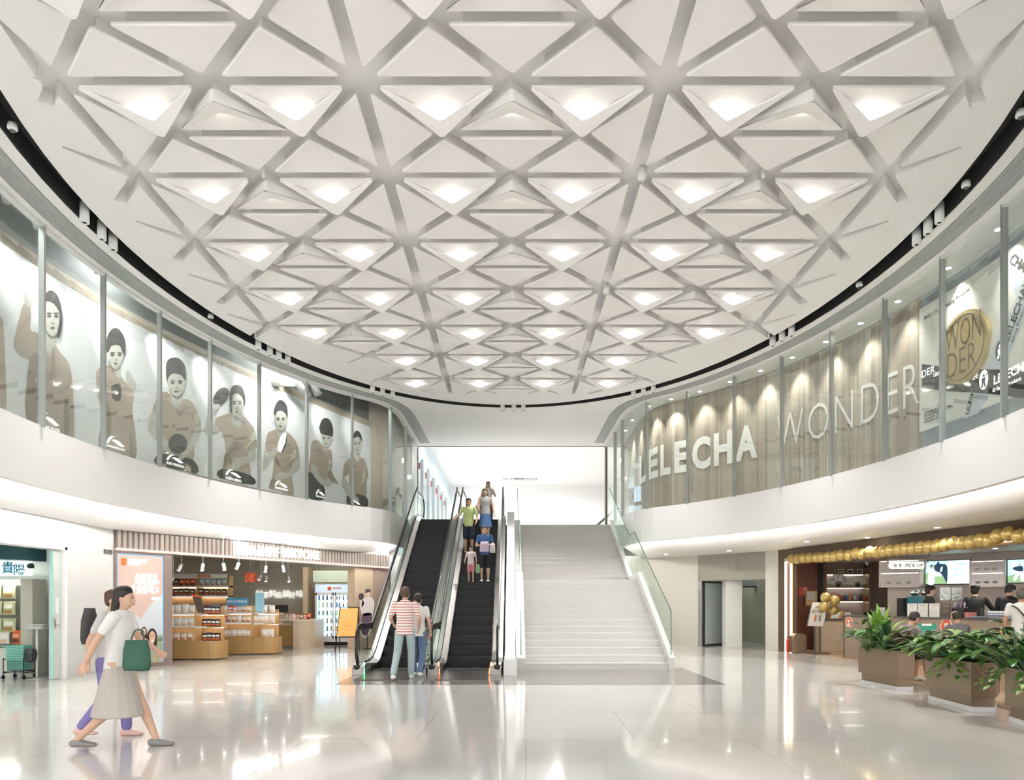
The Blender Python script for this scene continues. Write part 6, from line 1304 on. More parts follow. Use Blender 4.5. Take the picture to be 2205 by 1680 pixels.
for i in range(9):
    p = CF.at(cat_(2132+i*6.6,-.25), ZC, -.25-.0*(i%2)); t = E('paper_cup', p, f'blue and white paper cup on the counter, {ordn(i+1)} counted from the second worker', 'cup', 'paper cups lined up on the counter')
    mb = MB(); mb.lathe([(.034,0),(.046,.14)], p, 14); mb.build('cup_body', mat('cup_paper', (.8,.8,.82), .4), t)
    mb = MB(); mb.lathe([(.0375,.03),(.045,.11)], (p.x,p.y,p.z), 14); mb.build('blue_print', stripes_mat('cup_blue', (.75,.76,.8), (.08,.12,.32), 22, 'Z', .4, .5), t)
    mb = MB(); mb.lathe([(.048,.14),(.047,.16)], p, 14); mb.build('rim', M_white, t)
p = CF.at(cat_(2119,-.3), ZC, -.3); t = E('glass_jug', p, 'clear glass jug beside the row of paper cups', 'jug'); mb = MB(); mb.lathe([(.05,0),(.07,.05),(.06,.2),(.065,.22)], p, 16); mb.build('jug_body', M_glassb, t); mb = MB(); mb.tube([p+Vector((.06,0,.18)),p+Vector((.12,0,.14)),p+Vector((.07,0,.05))], .008, 6); mb.build('handle', M_glassb, t)
p = CF.at(cat_(2087,-.3), ZC, -.3); mb = MB(); mb.cbox(p+Vector((0,0,.06)), .2,.2,.12); mb.build('red_lidded_box', mat('box_red', (.6,.2,.17), .4), None, 'box with a red lid near the edge of the counter', 'box')
mb = MB(); p = CF.at(cat_(2105,-.2), ZC, -.2); mb.lathe([(.16,0),(.19,.02),(.19,.03)], p, 20); mb.build('serving_tray', mat('blue_tray', (.35,.42,.6), .3), None, 'round bluish tray on the counter in front of the second worker', 'tray')
p = CF.at(cat_(1897,-.3), ZC, -.3); t = E('carrier_bag', p, 'small white carrier bag with a black handle on the counter', 'bag'); mb = MB(); mb.cbox(p+Vector((0,0,.11)), .16,.1,.22); mb.build('bag_body', mat('menu_white'), t); mb = MB(); mb.tube([p+Vector((-.05,0,.2)),p+Vector((-.04,0,.32)),p+Vector((.04,0,.32)),p+Vector((.05,0,.2))], .012, 6); mb.build('bag_handle', M_black, t)
# machine at the back
p = P(1962,0,17.9); t = E('tea_machine', (p.x,17.9,1.1), 'black drinks machine with a teal front box and chrome domes behind the counter', 'machine')
mb = MB(); mb.box(P(1945,0,17.9).x,P(1956,0,17.9).x,17.9,18.2,1.0,1.62); mb.box(p.x,P(1990,0,17.9).x,17.9,18.2,1.0,1.55); mb.build('machine_body', M_black, t)
mb = MB(); mb.box(P(1957,0,17.8).x,P(1983,0,17.8).x,17.7,17.9,1.25,1.66); mb.build('teal_box', mat('teal_box', (.03,.22,.26), .3), t)
for px in (1970,1993): c = P(px,1276,17.95); mb = MB(); mb.ell(c, .13,.1,.1); mb.build('chrome_dome', M_chrome, t)
mb = MB(); TV.box(mb, uv0+.05, uv0+2.5, .0, 1.0, .1, .7); mb.build('back_bench', M_back, None, 'low taupe work bench along the back wall of the tea shop', 'bench')
# anniversary stickers on the counter front
def sticker(px, py, s, lab, cake=False):
    u, z = CF.uz(px, py, .01); t = E('anniversary_sticker', CF.at(u, z-s, .01), lab, 'sticker', 'anniversary stickers')
    pts = [(u+s*.75*math.cos(k)*(1+.1*math.cos(6*k)), z+s*math.sin(k)*(1+.08*math.cos(6*k))) for k in [2*PI*i/36 for i in range(36)]] if not cake else [(u-s,z-s),(u+s,z-s),(u+s,z-.2*s),(u+.6*s,z-.1*s),(u+.55*s,z+.5*s),(u+.2*s,z+.55*s),(u,z+1.1*s),(u-.2*s,z+.55*s),(u-.55*s,z+.5*s),(u-.6*s,z-.1*s),(u-s,z-.2*s)]
    mb = MB(); CF.poly(mb, pts, .0, .008); mb.build('sticker_back', mat('sticker_white', (.85,.78,.7), .4), t)
    col = mat('sticker_orange', (.72,.32,.12), .4) if cake else mat('sticker_red', (.68,.1,.04), .4)
    mb = MB(); CF.poly(mb, [(u+(a-u)*.86, z+(b-z)*.86) for a,b in pts], .008, .010); mb.build('colour_field', col, t)
    mb = MB(); CF.text(mb, '5', u-s*.3, z-s*.42, s*1.15, o=.011, bold=.05, thick=.002); CF.text(mb, '五周年', u-s*.62, z-s*.75, s*.3, o=.011, bold=.01, thick=.002); mb.build('number_print', mat('sticker_white'), t)
sticker(1828, 1340, .15, 'small red and white 5 anniversary sticker at the narrow end of the counter'); sticker(2038, 1350, .2, 'red and white 5 anniversary sticker by the balding customer'); sticker(2165, 1362, .2, 'orange cake-shaped 5 anniversary sticker on the counter front', True)
c = P(1868,1216,20.9); t = E('wall_camera', (c.x,20.9,c.z), 'white and black security camera under the tea shop ceiling', 'camera'); mb = MB(); mb.tube([c+Vector((.02,.1,.05)),c+Vector((0,-.08,0))], .055, 12); mb.build('housing', M_white, t); mb = MB(); mb.ell(c+Vector((0,-.1,-.01)), .04,.03,.04); mb.build('lens', M_black, t); mb = MB(); mb.tube([c,(c.x,c.y,2.76)], .015, 6); mb.build('mount', M_white, t)
for i,(px,py) in enumerate(((1803,1212),(1968,1199),(2022,1204),(2143,1181),(2190,1188),(2135,1200))):
    Yd = F*(2.76-EYE)/(HY-py); 
    if Yd > 20: Yd = 19.8
    p = Vector(((px-CX)/F*Yd, Yd, 2.76)); downlight(p, f'recessed downlight in the tea shop ceiling, {ordn(i+1)} counted from the LED frame', 'downlights in the tea shop', e=10, r=.05 if i < 5 else .1)
    lamp('SPOT', (p.x,p.y,2.7), 45, .05, (1,.93,.82), aim=(p.x,p.y,0), ang=120, blend=.8)
# tables and stools
def table(x, y, lab, w=.6, d=.6, h=.78):
    t = E('cafe_table', (x,y,.012), lab, 'table', 'tea shop tables')
    mb = MB(); mb.box(x-w/2,x+w/2,y-d/2,y+d/2,h-.035,h); tp = mb.build('table_top', mat('table_oak', (.55,.38,.22), .35), t); bevel(tp, .01)
    mb = MB(); mb.box(x-.13,x+.13,y-.03,y+.03,.03,h-.035); mb.box(x-.03,x+.03,y-.1,y+.1,.03,h-.035); mb.build('pedestal', M_bronze2, t)
    mb = MB(); mb.lathe([(.2,0),(.2,.015),(.05,.02)], (x,y,.012), 24); mb.build('foot_plate', M_bronze2, t)
table(7.98, 12.75, 'small oak-topped table in front of the reading customer'); table(8.5, 11.6, 'small oak-topped table behind the second planter'); table(9.1, 10.6, 'small oak-topped table by the third planter')
def stool(x, y, lab):
    t = E('cafe_stool', (x,y,.012), lab, 'stool', 'tea shop stools')
    mb = MB(); mb.lathe([(.17,.42),(.18,.44),(.18,.48),(.16,.5)], (x,y,0), 20); mb.build('seat', mat('seat_taupe', (.4,.33,.27), .5), t)
    mb = MB(); mb.tube([(x,y,.03),(x,y,.42)], .03, 10); mb.build('column', M_bronze2, t); mb = MB(); mb.lathe([(.17,0),(.17,.012),(.03,.03)], (x,y,.012), 20); mb.build('foot_plate', M_bronze2, t)
stool(7.36, 13.05, 'round stool under the reading customer'); stool(8.55, 13.2, 'round stool under the balding customer'); stool(8.1, 10.95, 'round stool between the second and third planters'); stool(9.0, 12.1, 'empty round stool farther behind the second planter')
# ---------------------------------------------------------------- planters and plants
M_soil = mat('potting_soil', (.05,.035,.025), .9)
def planter(x, y, rz, lab, k=1.0):
    """front corner at (x,y); long side runs away from it"""
    t = E('hexagonal_planter', (x,y,0), lab, 'planter', 'bronze planters'); c, s = math.cos(rz), math.sin(rz)
    base = [(0,0),(.33,-.0),(.62,.5),(.62,1.25),(.3,1.62),(-.02,1.32)]
    def tr(p, g=0):
        cx, cy = .31, .8; px_, py_ = cx+(p[0]-cx)*(1+g), cy+(p[1]-cy)*(1+g*.6); px_ *= k; py_ *= k
        return (x+px_*c-py_*s, y+px_*s+py_*c)
    mb = MB(); mb.prism([tr(p,.06) for p in base], 0, .06); mb.build('white_plinth', mat('plinth_white', (.82,.8,.8), .3), t)
    mb = MB(); mb.prism([tr(p,.0) for p in base], .06, .2); mb.build('recessed_base', M_bronze2, t)
    out = [tr(p,.16) for p in base]; inn = [tr(p,.11) for p in base]; n = 6
    mb = MB(); mb.add([(a,b,.2) for a,b in out]+[(a,b,.68) for a,b in out]+[(a,b,.68) for a,b in inn]+[(a,b,.58) for a,b in inn], [(i,(i+1)%n,n+(i+1)%n,n+i) for i in range(n)]+[(n+i,n+(i+1)%n,2*n+(i+1)%n,2*n+i) for i in range(n)]+[(2*n+i,2*n+(i+1)%n,3*n+(i+1)%n,3*n+i) for i in range(n)]+[tuple(range(n))[::-1]]); bd = mb.build('planter_body', M_bronze2, t); bevel(bd, .006, 2)
    mb = MB(); mb.prism(inn, .55, .6); mb.build('soil', M_soil, t)
    return lambda u, v: Vector((*tr((u,v)), .6))
def leafmat(n, c1, c2=None, rough=.35):
    return mat('leaf_'+n, c1, rough, spec=.5, noise=.25, nscale=14)
def leaf(mb, p, d, up, L, wd, droop=.3, n=6, fold=.15, shape_=1.0, tip=1.0):
    """one leaf blade starting at p heading d"""
    d = d.normalized(); side = d.cross(up).normalized(); nrm = side.cross(d).normalized(); vs = []
    for i in range(n+1):
        t = i/n; w_ = wd*math.sin(PI*min(.98, t**shape_*.92+.05))**.9*(1 if t < .98 else .3); c = p+d*L*t+nrm*(L*.25*math.sin(t*1.4)) - Vector((0,0,1))*droop*L*t*t
        vs += [c-side*w_/2+nrm*w_*fold, c, c+side*w_/2+nrm*w_*fold]
    mb.add(vs, [f for i in range(n) for f in ((3*i,3*i+1,3*i+4,3*i+3),(3*i+1,3*i+2,3*i+5,3*i+4))], True)
def plant(kind, p, lab, R=.35, H=.45, n=24, seed=1, cols=('green',), grp=None, name=None):
    rr = random.Random(seed); t = E(name or kind+'_plant', p, lab, 'plant', grp)
    mbs = [MB() for _ in cols]; st = MB()
    for i in range(n):
        a = 2*PI*i*.618+rr.uniform(-.3,.3); mb = mbs[i%len(mbs)]; e = rr.uniform(.2,1)
        d = Vector((math.cos(a), math.sin(a), 0))
        if kind == 'strap':            # long pointed leaves from the centre
            dd = (d*(.25+.75*rr.random())+Vector((0,0,1))*rr.uniform(.5,1.3)).normalized(); leaf(mb, p+d*.03, dd, Vector((0,0,1)), H*rr.uniform(.75,1.15), R*.17, rr.uniform(.15,.55), 7, .18, 1.0)
        elif kind == 'broad':          # stalked heart-shaped leaves
            r = R*math.sqrt(rr.random()); h = H*(1-.55*(r/R)**2)*rr.uniform(.55,1.05); q = p+d*r+Vector((0,0,h)); st.tube([p+d*r*.2, p+d*r*.6+Vector((0,0,h*.7)), q], .005, 4)
            leaf(mb, q, (d+Vector((0,0,rr.uniform(-.7,.3)))), Vector((0,0,1)), rr.uniform(.17,.28), rr.uniform(.11,.17), .25, 6, .12, .75)
        elif kind == 'fern':           # arching fronds with many pinnae
            L = H*rr.uniform(.8,1.2); dd = (d*.8+Vector((0,0,rr.uniform(.35,1)))).normalized(); side = dd.cross(Vector((0,0,1))).normalized(); dr = rr.uniform(.25,.8); pts = [p+dd*L*k/8-Vector((0,0,1))*dr*L*(k/8)**2 for k in range(9)]; st.tube(pts, .003, 4)
            for k in range(1, 9):
                for s in (-1, 1): leaf(mb, pts[k], (side*s+dd*.5), Vector((0,0,1)), L*.28*math.sin(PI*min(.97,k/9+.1)), L*.045, .3, 3, .05)
        elif kind == 'trail':          # vines over the rim
            dd = d*rr.uniform(.5,1); q = p+d*R*.8; pts = [q+Vector((0,0,.07))+d*.045*k-Vector((0,0,1))*.02*k*k*.6 for k in range(5)]; st.tube(pts, .004, 4)
            for k in range(5): leaf(mb, pts[k], d+Vector((rr.uniform(-.8,.8),rr.uniform(-.8,.8),-.5)), Vector((0,0,1)), rr.uniform(.08,.14), rr.uniform(.05,.08), .3, 4, .1, .8)
    for c_, mb in zip(cols, mbs):
        if mb.v: mb.build('leaves', _m['leaf_'+c_], t)
    if st.v: st.build('stems', _m['leaf_stem'], t)
    return t
leafmat('green', (.07,.2,.03)); leafmat('dark', (.02,.08,.03)); leafmat('lime', (.22,.38,.06)); leafmat('pale', (.42,.55,.22)); leafmat('stem', (.12,.2,.06)); leafmat('purple', (.10,.015,.03)); leafmat('grey', (.08,.13,.08)); leafmat('fern', (.09,.24,.07))
def spathe(p, lab):
    t = E('red_anthurium_flower', p, lab, 'flower', 'red flowers in the planter'); mb = MB(); leaf(mb, p+Vector((0,0,.0)), Vector((.8,-.3,.25)), Vector((0,0,1)), .15, .12, .2, 6, .12, .7); mb.build('red_spathe', mat('spathe_red', (.72,.06,.04), .25), t); mb = MB(); mb.tube([p+Vector((.02,0,.01)),p+Vector((.08,-.02,.07))], .008, 6); mb.build('spadix', mat('spadix', (.8,.6,.3), .5), t); mb = MB(); mb.tube([p,(p.x-.03,p.y+.04,.62)], .005, 5); mb.build('flower_stalk', _m['leaf_stem'], t)
A1 = planter(6.60, 11.85, .06, 'brown hexagonal planter farthest from the camera, with striped and purple foliage', .80)
A2 = planter(6.36, 9.58, -.12, 'brown hexagonal planter in the middle, with bright lime leaves', .88)
A3 = planter(6.07, 7.45, -.2, 'brown hexagonal planter nearest the camera, cut by the picture edge', 1.0)
plant('strap', A1(.3,1.1), 'tall glossy plant with upright strap leaves in the farthest planter', .6, 1.05, 30, 2, ('green','lime'), name='spathiphyllum')
plant('fern', A1(.45,.8), 'bright green fern clump rising behind the striped leaves', .34, .85, 28, 3, ('green','fern'), name='philodendron_fern')
plant('strap', A1(.15,.6), 'striped snake-like leaves in the middle of the farthest planter', .55, .62, 36, 4, ('grey','pale','dark'), name='striped_dracaena')
plant('strap', A1(.3,.1), 'dark purple leaved plant at the front of the farthest planter', .7, .5, 16, 5, ('purple',), name='purple_cordyline')
plant('fern', A1(.35,-.02), 'soft feathery fern hanging over the front of the farthest planter', .35, .5, 24, 6, ('fern','grey'), name='asparagus_fern')
plant('strap', A1(.0,.5), 'grassy spider plant spilling over the left rim of the farthest planter', .3, .38, 50, 7, ('fern','grey'), name='spider_plant')
plant('broad', A1(-.0,1.0), 'dark broad leaves at the back left of the farthest planter', .4, .62, 40, 8, ('dark','green'), name='rubber_plant')
plant('broad', A2(.25,.6), 'lime and green broad leaves filling the middle planter', .55, .5, 90, 11, ('lime','green','green','pale'), name='dieffenbachia')
plant('broad', A2(.0,1.2), 'mid green heart-shaped leaves at the back of the middle planter', .5, .5, 60, 12, ('green','lime','dark'), name='pothos')
plant('broad', A2(.5,.3), 'darker green leaves at the right side of the middle planter', .5, .42, 56, 13, ('green','dark'), name='syngonium')
plant('trail', A2(.3,.5), 'trailing green vines hanging over the rim of the middle planter', .42, .3, 22, 14, ('lime','green'), name='trailing_pothos')
plant('broad', A3(.1,1.4), 'dark green leafy plant in the planter nearest the camera', .5, .72, 80, 15, ('dark','green'), name='dark_monstera')
plant('strap', A3(.0,.9), 'arching narrow leaves in the planter nearest the camera', .4, .75, 40, 16, ('dark','green'), name='arching_palm')
plant('trail', A3(.1,1.1), 'thin pale trailing stems over the rim of the nearest planter', .4, .3, 18, 17, ('pale','green'), name='trailing_chlorophytum')
for i,(u,v,h) in enumerate(((.3,.5,.44),(.36,.42,.37),(.22,.55,.33))): spathe(A2(u,v)+Vector((.08,0,h)), f'red anthurium flower over the middle planter, {ordn(i+1)} from the top')
for i,(u,v,h) in enumerate(((.1,.5,.46),(.2,.4,.36))): q = A1(u,v)+Vector((0,0,h)); mb = MB(); leaf(mb, q, Vector((.5,-.5,.5)), Vector((0,0,1)), .07, .05, .1, 4); mb.tube([q,(q.x,q.y+.05,.62)], .003, 4); mb.build('coral_bloom', mat('coral', (.85,.2,.12), .4), None, f'tiny coral bloom among the striped leaves, the {"upper" if i == 0 else "lower"} one', 'flower', 'coral blooms')
# ---------------------------------------------------------------- people
V = Vector
def rings(mb, rs, lat=V((1,0,0)), n=16):
    """closed loft through rings (centre, half width, half depth)"""
    vs = []; m = len(rs); cs = [V(r[0]) for r in rs]
    for i,(c,rx,ry) in enumerate(rs):
        d = (cs[min(m-1,i+1)]-cs[max(0,i-1)]).normalized(); a = (lat-d*lat.dot(d)).normalized(); b = d.cross(a)
        vs += [V(c)+a*math.cos(2*PI*k/n)*rx+b*math.sin(2*PI*k/n)*ry for k in range(n)]
    fs = [(i*n+k,i*n+(k+1)%n,(i+1)*n+(k+1)%n,(i+1)*n+k) for i in range(m-1) for k in range(n)]+[tuple(range(n))[::-1], tuple((m-1)*n+k for k in range(n))]
    mb.add(vs, fs, True)
def limb(mb, a, b, ra, rb, bulge=0):
    a, b = V(a), V(b); d = (b-a); L = d.length; d.normalize(); lat = V((1,0,0)) if abs(d.x) < .8 else V((0,1,0)); rs = []
    for t in (-.9,-.6,0): rs.append((a+d*ra*t, ra*math.sqrt(max(.05,1-t*t)), ra*math.sqrt(max(.05,1-t*t))))
    for t in (.3,.6): r = ra+(rb-ra)*t+bulge*(1 if t == .3 else .5); rs.append((a+d*L*t, r, r))
    for t in (0,.6,.9): rs.append((b+d*rb*t, rb*math.sqrt(max(.05,1-t*t)), rb*math.sqrt(max(.05,1-t*t))))
    rings(mb, rs, lat, 12)
def hand(mb, w, d, nrm, side, curl=.5):
    """palm, four fingers and a thumb; d points along the forearm, nrm is the palm normal"""
    d = V(d).normalized(); nrm = V(nrm); nrm = (nrm-d*nrm.dot(d)).normalized(); s = d.cross(nrm)*side; w = V(w)
    rings(mb, [(w-d*.01,.024,.018),(w+d*.03,.034,.016),(w+d*.075,.04,.014),(w+d*.088,.036,.011)], s, 10)
    for i,(o,L) in enumerate(((-.030,.062),(-.010,.072),(.011,.066),(.030,.052))):
        p = w+d*.082+s*o; dd = d
        for k,(l,r) in enumerate(((.42,.0088),(.33,.008),(.25,.0072))):
            a = curl*(.55+.35*k); dd = (dd*math.cos(a)+nrm*math.sin(a)).normalized(); q = p+dd*L*l; limb(mb, p, q, r, r*.93); p = q
    p = w+d*.025-s*.03; q = p+(d*.6-s*.7+nrm*.3).normalized()*.035; limb(mb, p, q, .011, .009); limb(mb, q, q+(d*.9-s*.2+nrm*.5).normalized()*.03, .009, .0078)
def remesh(o, vox, sm=3):
    r = o.modifiers.new('remesh', 'REMESH'); r.mode = 'VOXEL'; r.voxel_size = vox; r.use_smooth_shade = True
    s = o.modifiers.new('smooth', 'SMOOTH'); s.iterations = sm; s.factor = .5
    return o
SKIN = mat('skin', (.66,.42,.30), .5, spec=.3); SKIN2 = mat('skin_tan', (.55,.32,.21), .5, spec=.3)
HAIR = mat('black_hair', (.02,.015,.012), .5); HAIRB = mat('brown_hair', (.10,.05,.03), .5)
def person(label, loc, rz=0, H=1.7, lean=0, head=(0,.02), hip=.93, arms=None, legs=None, top=None, sleeve=.5, bottom=None, kind='trousers', blen=1, shoes=None, hair=HAIR, long=0, skin=SKIN, cap=None, vox=.011, curl=.5, look=0, group=None, bald=False, collar=None):
    k = H/1.7; x, y, z = loc; root = E('person', loc, label, 'person', group, rz)
    Mt = Matrix.Translation(V(loc)) @ Matrix.Rotation(rz, 4, 'Z') @ Matrix.Scale(k, 4)
    spine = V((0, math.sin(lean), math.cos(lean))); pel = V((0,0,hip)); ch = pel+spine*.36; nk = pel+spine*.52; 
    hd = nk+V((0, head[0]+.02+.25*math.sin(lean), .135+head[1]*.0)); shs = [nk+V((s*.175,0,-.055)) for s in (-1,1)]
    arms = arms or [None,None]; legs = legs or [None,None]; A = []; Lg = []
    for i,s in enumerate((-1,1)):
        e, w = arms[i] or ((s*.25,-.03,nk.z-.33),(s*.26,.07,nk.z-.57)); A.append((shs[i], V(e), V(w)))
        kn, an = legs[i] or ((s*.10,.02,.49),(s*.10,-.02,.085)); Lg.append((V((s*.095,0,hip-.02)), V(kn), V(an)))
    # body
    b = MB(Mt)
    R = Matrix.Rotation(look, 3, 'Z'); tilt = Matrix.Rotation(-head[1], 3, 'X'); RT = R @ tilt
    rings(b, [(hd+RT @ V(c),rx,ry) for c,rx,ry in (((0,.022,-.115),.028,.03),((0,.02,-.1),.045,.055),((0,.012,-.07),.062,.075),((0,.004,-.03),.07,.088),((0,-.002,.02),.074,.096),((0,-.006,.07),.066,.088),((0,-.008,.10),.045,.062),((0,-.008,.115),.018,.025))])
    limb(b, nk-V((0,0,.04)), hd+RT @ V((0,-.015,-.07)), .056, .05)
    b.ell(hd+RT @ V((0,.098,-.025)), .012,.02,.018, 8, 6); b.ell(hd+RT @ V((0,.092,.0)), .009,.014,.03, 8, 6); b.ell(hd+RT @ V((0,.085,-.068)), .024,.014,.012, 8, 6)
    for s in (-1,1): b.ell(hd+RT @ V((s*.076,-.005,-.015)), .010,.018,.032, 8, 6)
    rings(b, [(pel-spine*.08,.12,.09),(pel,.15,.10),(pel+spine*.15,.125,.088),(pel+spine*.34,.15,.10),(pel+spine*.45,.16,.085),(pel+spine*.50,.10,.06)])
    for i,(sh,e,w) in enumerate(A):
        limb(b, sh, e, .047, .037, .003); limb(b, e, w, .037, .025, .004); s = -1 if i == 0 else 1
        hand(b, w+(w-e).normalized()*.01, (w-e), V((-s*.8,.3,0)), s, curl)
    for h_,kn,an in Lg:
        limb(b, h_, kn, .078, .052, .005); limb(b, kn, an, .051, .034, .010); rings(b, [(an+V((0,-.045,-.05)),.03,.025),(an+V((0,0,-.05)),.035,.03),(an+V((0,.09,-.062)),.04,.018),(an+V((0,.14,-.066)),.03,.012)])
    bo = b.build('body', skin, None); bo.name = 'body'; bo.parent = root; bo.matrix_parent_inverse = world(root).inverted(); remesh(bo, vox*.9, 2)
    def piece(mb, name, m, v=vox, sm=3, lab=None):
        o = mb.build(name, m, root); remesh(o, v, sm); return o
    if top:
        t = MB(Mt); g = .016
        rings(t, [(pel-spine*.11,.16+g,.112+g),(pel-spine*.05,.155+g,.112+g),(pel+spine*.05,.15+g,.105+g),(pel+spine*.18,.135+g,.098+g),(pel+spine*.34,.155+g,.108+g),(pel+spine*.44,.165+g,.092+g),(pel+spine*.50,.12,.066),(pel+spine*.535,.064,.058)])
        for sh,e,w in A:
            if sleeve <= 0: continue
            ee = sh.lerp(e, min(1, sleeve*1.15)); limb(t, sh-V((0,0,.005)), ee, .064, .054 if sleeve < 1 else .05)
            if sleeve >= 1: limb(t, e, w.lerp(e,.04), .05, .038)
        piece(t, 'shirt' if sleeve < 1 else 'jacket', top)
    if bottom:
        t = MB(Mt)
        if kind == 'skirt':
            zb = hip-blen; ax = (Lg[0][2]+Lg[1][2])/2; rings(t, [(pel+spine*.04,.15,.11),(pel-V((0,0,.1)),.18,.135),(V((0,0,hip-.3)).lerp(V((ax.x,ax.y,hip-.3)),.3),.20,.19),(V((ax.x*.5,ax.y*.5,zb)),.23,.26),(V((ax.x*.5,ax.y*.5,zb-.01)),.215,.245)])
        else:
            rings(t, [(pel+spine*.05,.150,.112),(pel-V((0,0,.02)),.168,.122),(pel-V((0,0,.09)),.165,.115)])
            for h_,kn,an in Lg:
                if blen >= 1: limb(t, h_-V((0,0,.03)), kn, .092, .072); limb(t, kn, an+(kn-an)*.06, .072, .058)
                else: q = h_.lerp(kn, min(1, blen*2)); limb(t, h_-V((0,0,.03)), q, .094, .082)
        piece(t, {'trousers':'trousers','shorts':'shorts','skirt':'skirt'}[kind], bottom)
    if shoes:
        for h_,kn,an in Lg:
            t = MB(Mt); rings(t, [(an+V((0,-.075,-.055)),.03,.028),(an+V((0,-.05,-.045)),.043,.042),(an+V((0,.02,-.045)),.047,.042),(an+V((0,.10,-.058)),.05,.03),(an+V((0,.16,-.064)),.042,.022),(an+V((0,.185,-.068)),.025,.014)]); t.cur = 0
            o = piece(t, 'shoe', shoes, .009, 2)
    # hair
    t = MB(Mt)
    if bald:
        rings(t, [(hd+RT @ V((0,-.035,-.06)),.074,.072),(hd+RT @ V((0,-.03,-.01)),.081,.082),(hd+RT @ V((0,-.028,.05)),.078,.08),(hd+RT @ V((0,-.028,.085)),.055,.06)])
    else:
        rings(t, [(hd+RT @ V((0,-.045,-.075)),.05,.045),(hd+RT @ V((0,-.035,-.03)),.078,.075),(hd+RT @ V((0,-.022,.03)),.086,.092),(hd+RT @ V((0,-.008,.075)),.082,.098),(hd+RT @ V((0,-.008,.11)),.06,.075),(hd+RT @ V((0,-.01,.13)),.025,.035)])
        if long: rings(t, [(hd+RT @ V((0,-.04,.06)),.07,.06),(hd+RT @ V((0,-.06,-.05)),.088,.06),(hd+V((0,-.085,-.17)),.08,.045),(hd+V((0,-.09,-.14-long)),.06,.03),(hd+V((0,-.09,-.18-long)),.02,.012)])
    piece(t, 'hair', hair, .009, 3)
    fm = [mat('eye_dark', (.03,.02,.02), .3), mat('lip', (.5,.18,.15), .5)]
    t = MB(Mt); 
    for s in (-1,1): t.ell(hd+RT @ V((s*.03,.089,.0)), .012,.006,.006, 8, 6); t.ell(hd+RT @ V((s*.03,.091,.02)), .017,.004,.004, 8, 4)
    t.cur = 1; t.ell(hd+RT @ V((0,.101,-.062)), .02,.004,.006, 8, 6); t.build('face_features', fm, root)
    if cap:
        t = MB(Mt)
        rings(t, [(hd+RT @ V((0,-.0,.062)),.083,.1),(hd+RT @ V((0,-.005,.085)),.10,.112),(hd+RT @ V((0,-.01,.115)),.096,.105),(hd+RT @ V((0,-.01,.14)),.05,.055)]); rings(t, [(hd+RT @ V((0,.06,.068)),.08,.02),(hd+RT @ V((0,.12,.06)),.05,.006)], V((1,0,0)))
        piece(t, 'cap', cap, .009, 2)
    root['hd'] = 0; del root['hd']
    return root, Mt, hd
c_ = lambda n, c=None, r=.7: _m['cloth_'+n] if c is None else mat('cloth_'+n, c, r)
def bag(pts, r, m, lab, cat='bag', strap=None, name='hand_bag'):
    mb = MB(); c = V(pts); sx, sy, sz = r
    rings(mb, [(c-V((0,0,sz)),sx*.9,sy*.8),(c-V((0,0,sz*.7)),sx,sy),(c+V((0,0,sz*.3)),sx*.95,sy*.9),(c+V((0,0,sz)),sx*.8,sy*.35)]); t = E(name, c-V((0,0,sz)), lab, cat); mb.build('bag_body', m, t)
    if strap: mb = MB(); mb.tube(spline([tuple(p) for p in strap], 4, False), .008, 6); mb.build('strap', m, t)
    return t
LT, RT_ = 0, 1
# two women walking in front on the left (facing the right of the picture)
p1 = FL(255, 1612)
person('woman walking in front, beige long skirt, white top and grey flat shoes', (p1.x,p1.y,0), -PI/2+.12, 1.66, lean=.05, arms=[((-.25,.10,1.16),(-.22,.30,1.02)),((.25,-.12,1.13),(.24,-.22,.92))], legs=[((-.09,.17,.52),(-.09,.34,.085)),((.09,.0,.47),(.09,-.36,.125))], top=c_('white', (.78,.77,.74)), sleeve=.5, bottom=c_('beige', (.5,.46,.41)), kind='skirt', blen=.58, shoes=mat('grey_flats', (.25,.24,.23), .5), long=.12, vox=.009, curl=.6)
p2 = FL(236, 1592)
person('woman walking beside the other in purple trousers, grey top and pink sneakers', (p2.x-.08,p2.y+.12,0), -PI/2+.05, 1.64, lean=.06, arms=[((-.25,.05,1.14),(-.24,.22,1.0)),((.25,-.08,1.12),(.24,-.1,.9))], legs=[((-.09,.14,.5),(-.09,.16,.085)),((.09,.02,.48),(.09,-.26,.13))], top=c_('pale_grey', (.6,.59,.58)), sleeve=.5, bottom=c_('purple', (.22,.19,.45)), kind='trousers', shoes=mat('pink_sneaker', (.75,.5,.45), .5), hair=HAIRB, vox=.009)
b1 = V((p1.x+.34, p1.y-.28, .98))
bag(b1, (.14,.07,.15), c_('darkgreen', (.04,.12,.08)), 'dark green handbag carried at the hand of the woman in the beige skirt', strap=[b1+V((-.06,0,.13)), b1+V((-.03,.02,.24)), b1+V((.05,.02,.24)), b1+V((.07,0,.13))])
b2 = V((p2.x-.28, p2.y+.1, 1.24))
t = bag(b2, (.07,.13,.2), c_('charcoal', (.06,.055,.055)), 'charcoal backpack on the back of the woman in purple trousers', 'backpack', name='backpack')
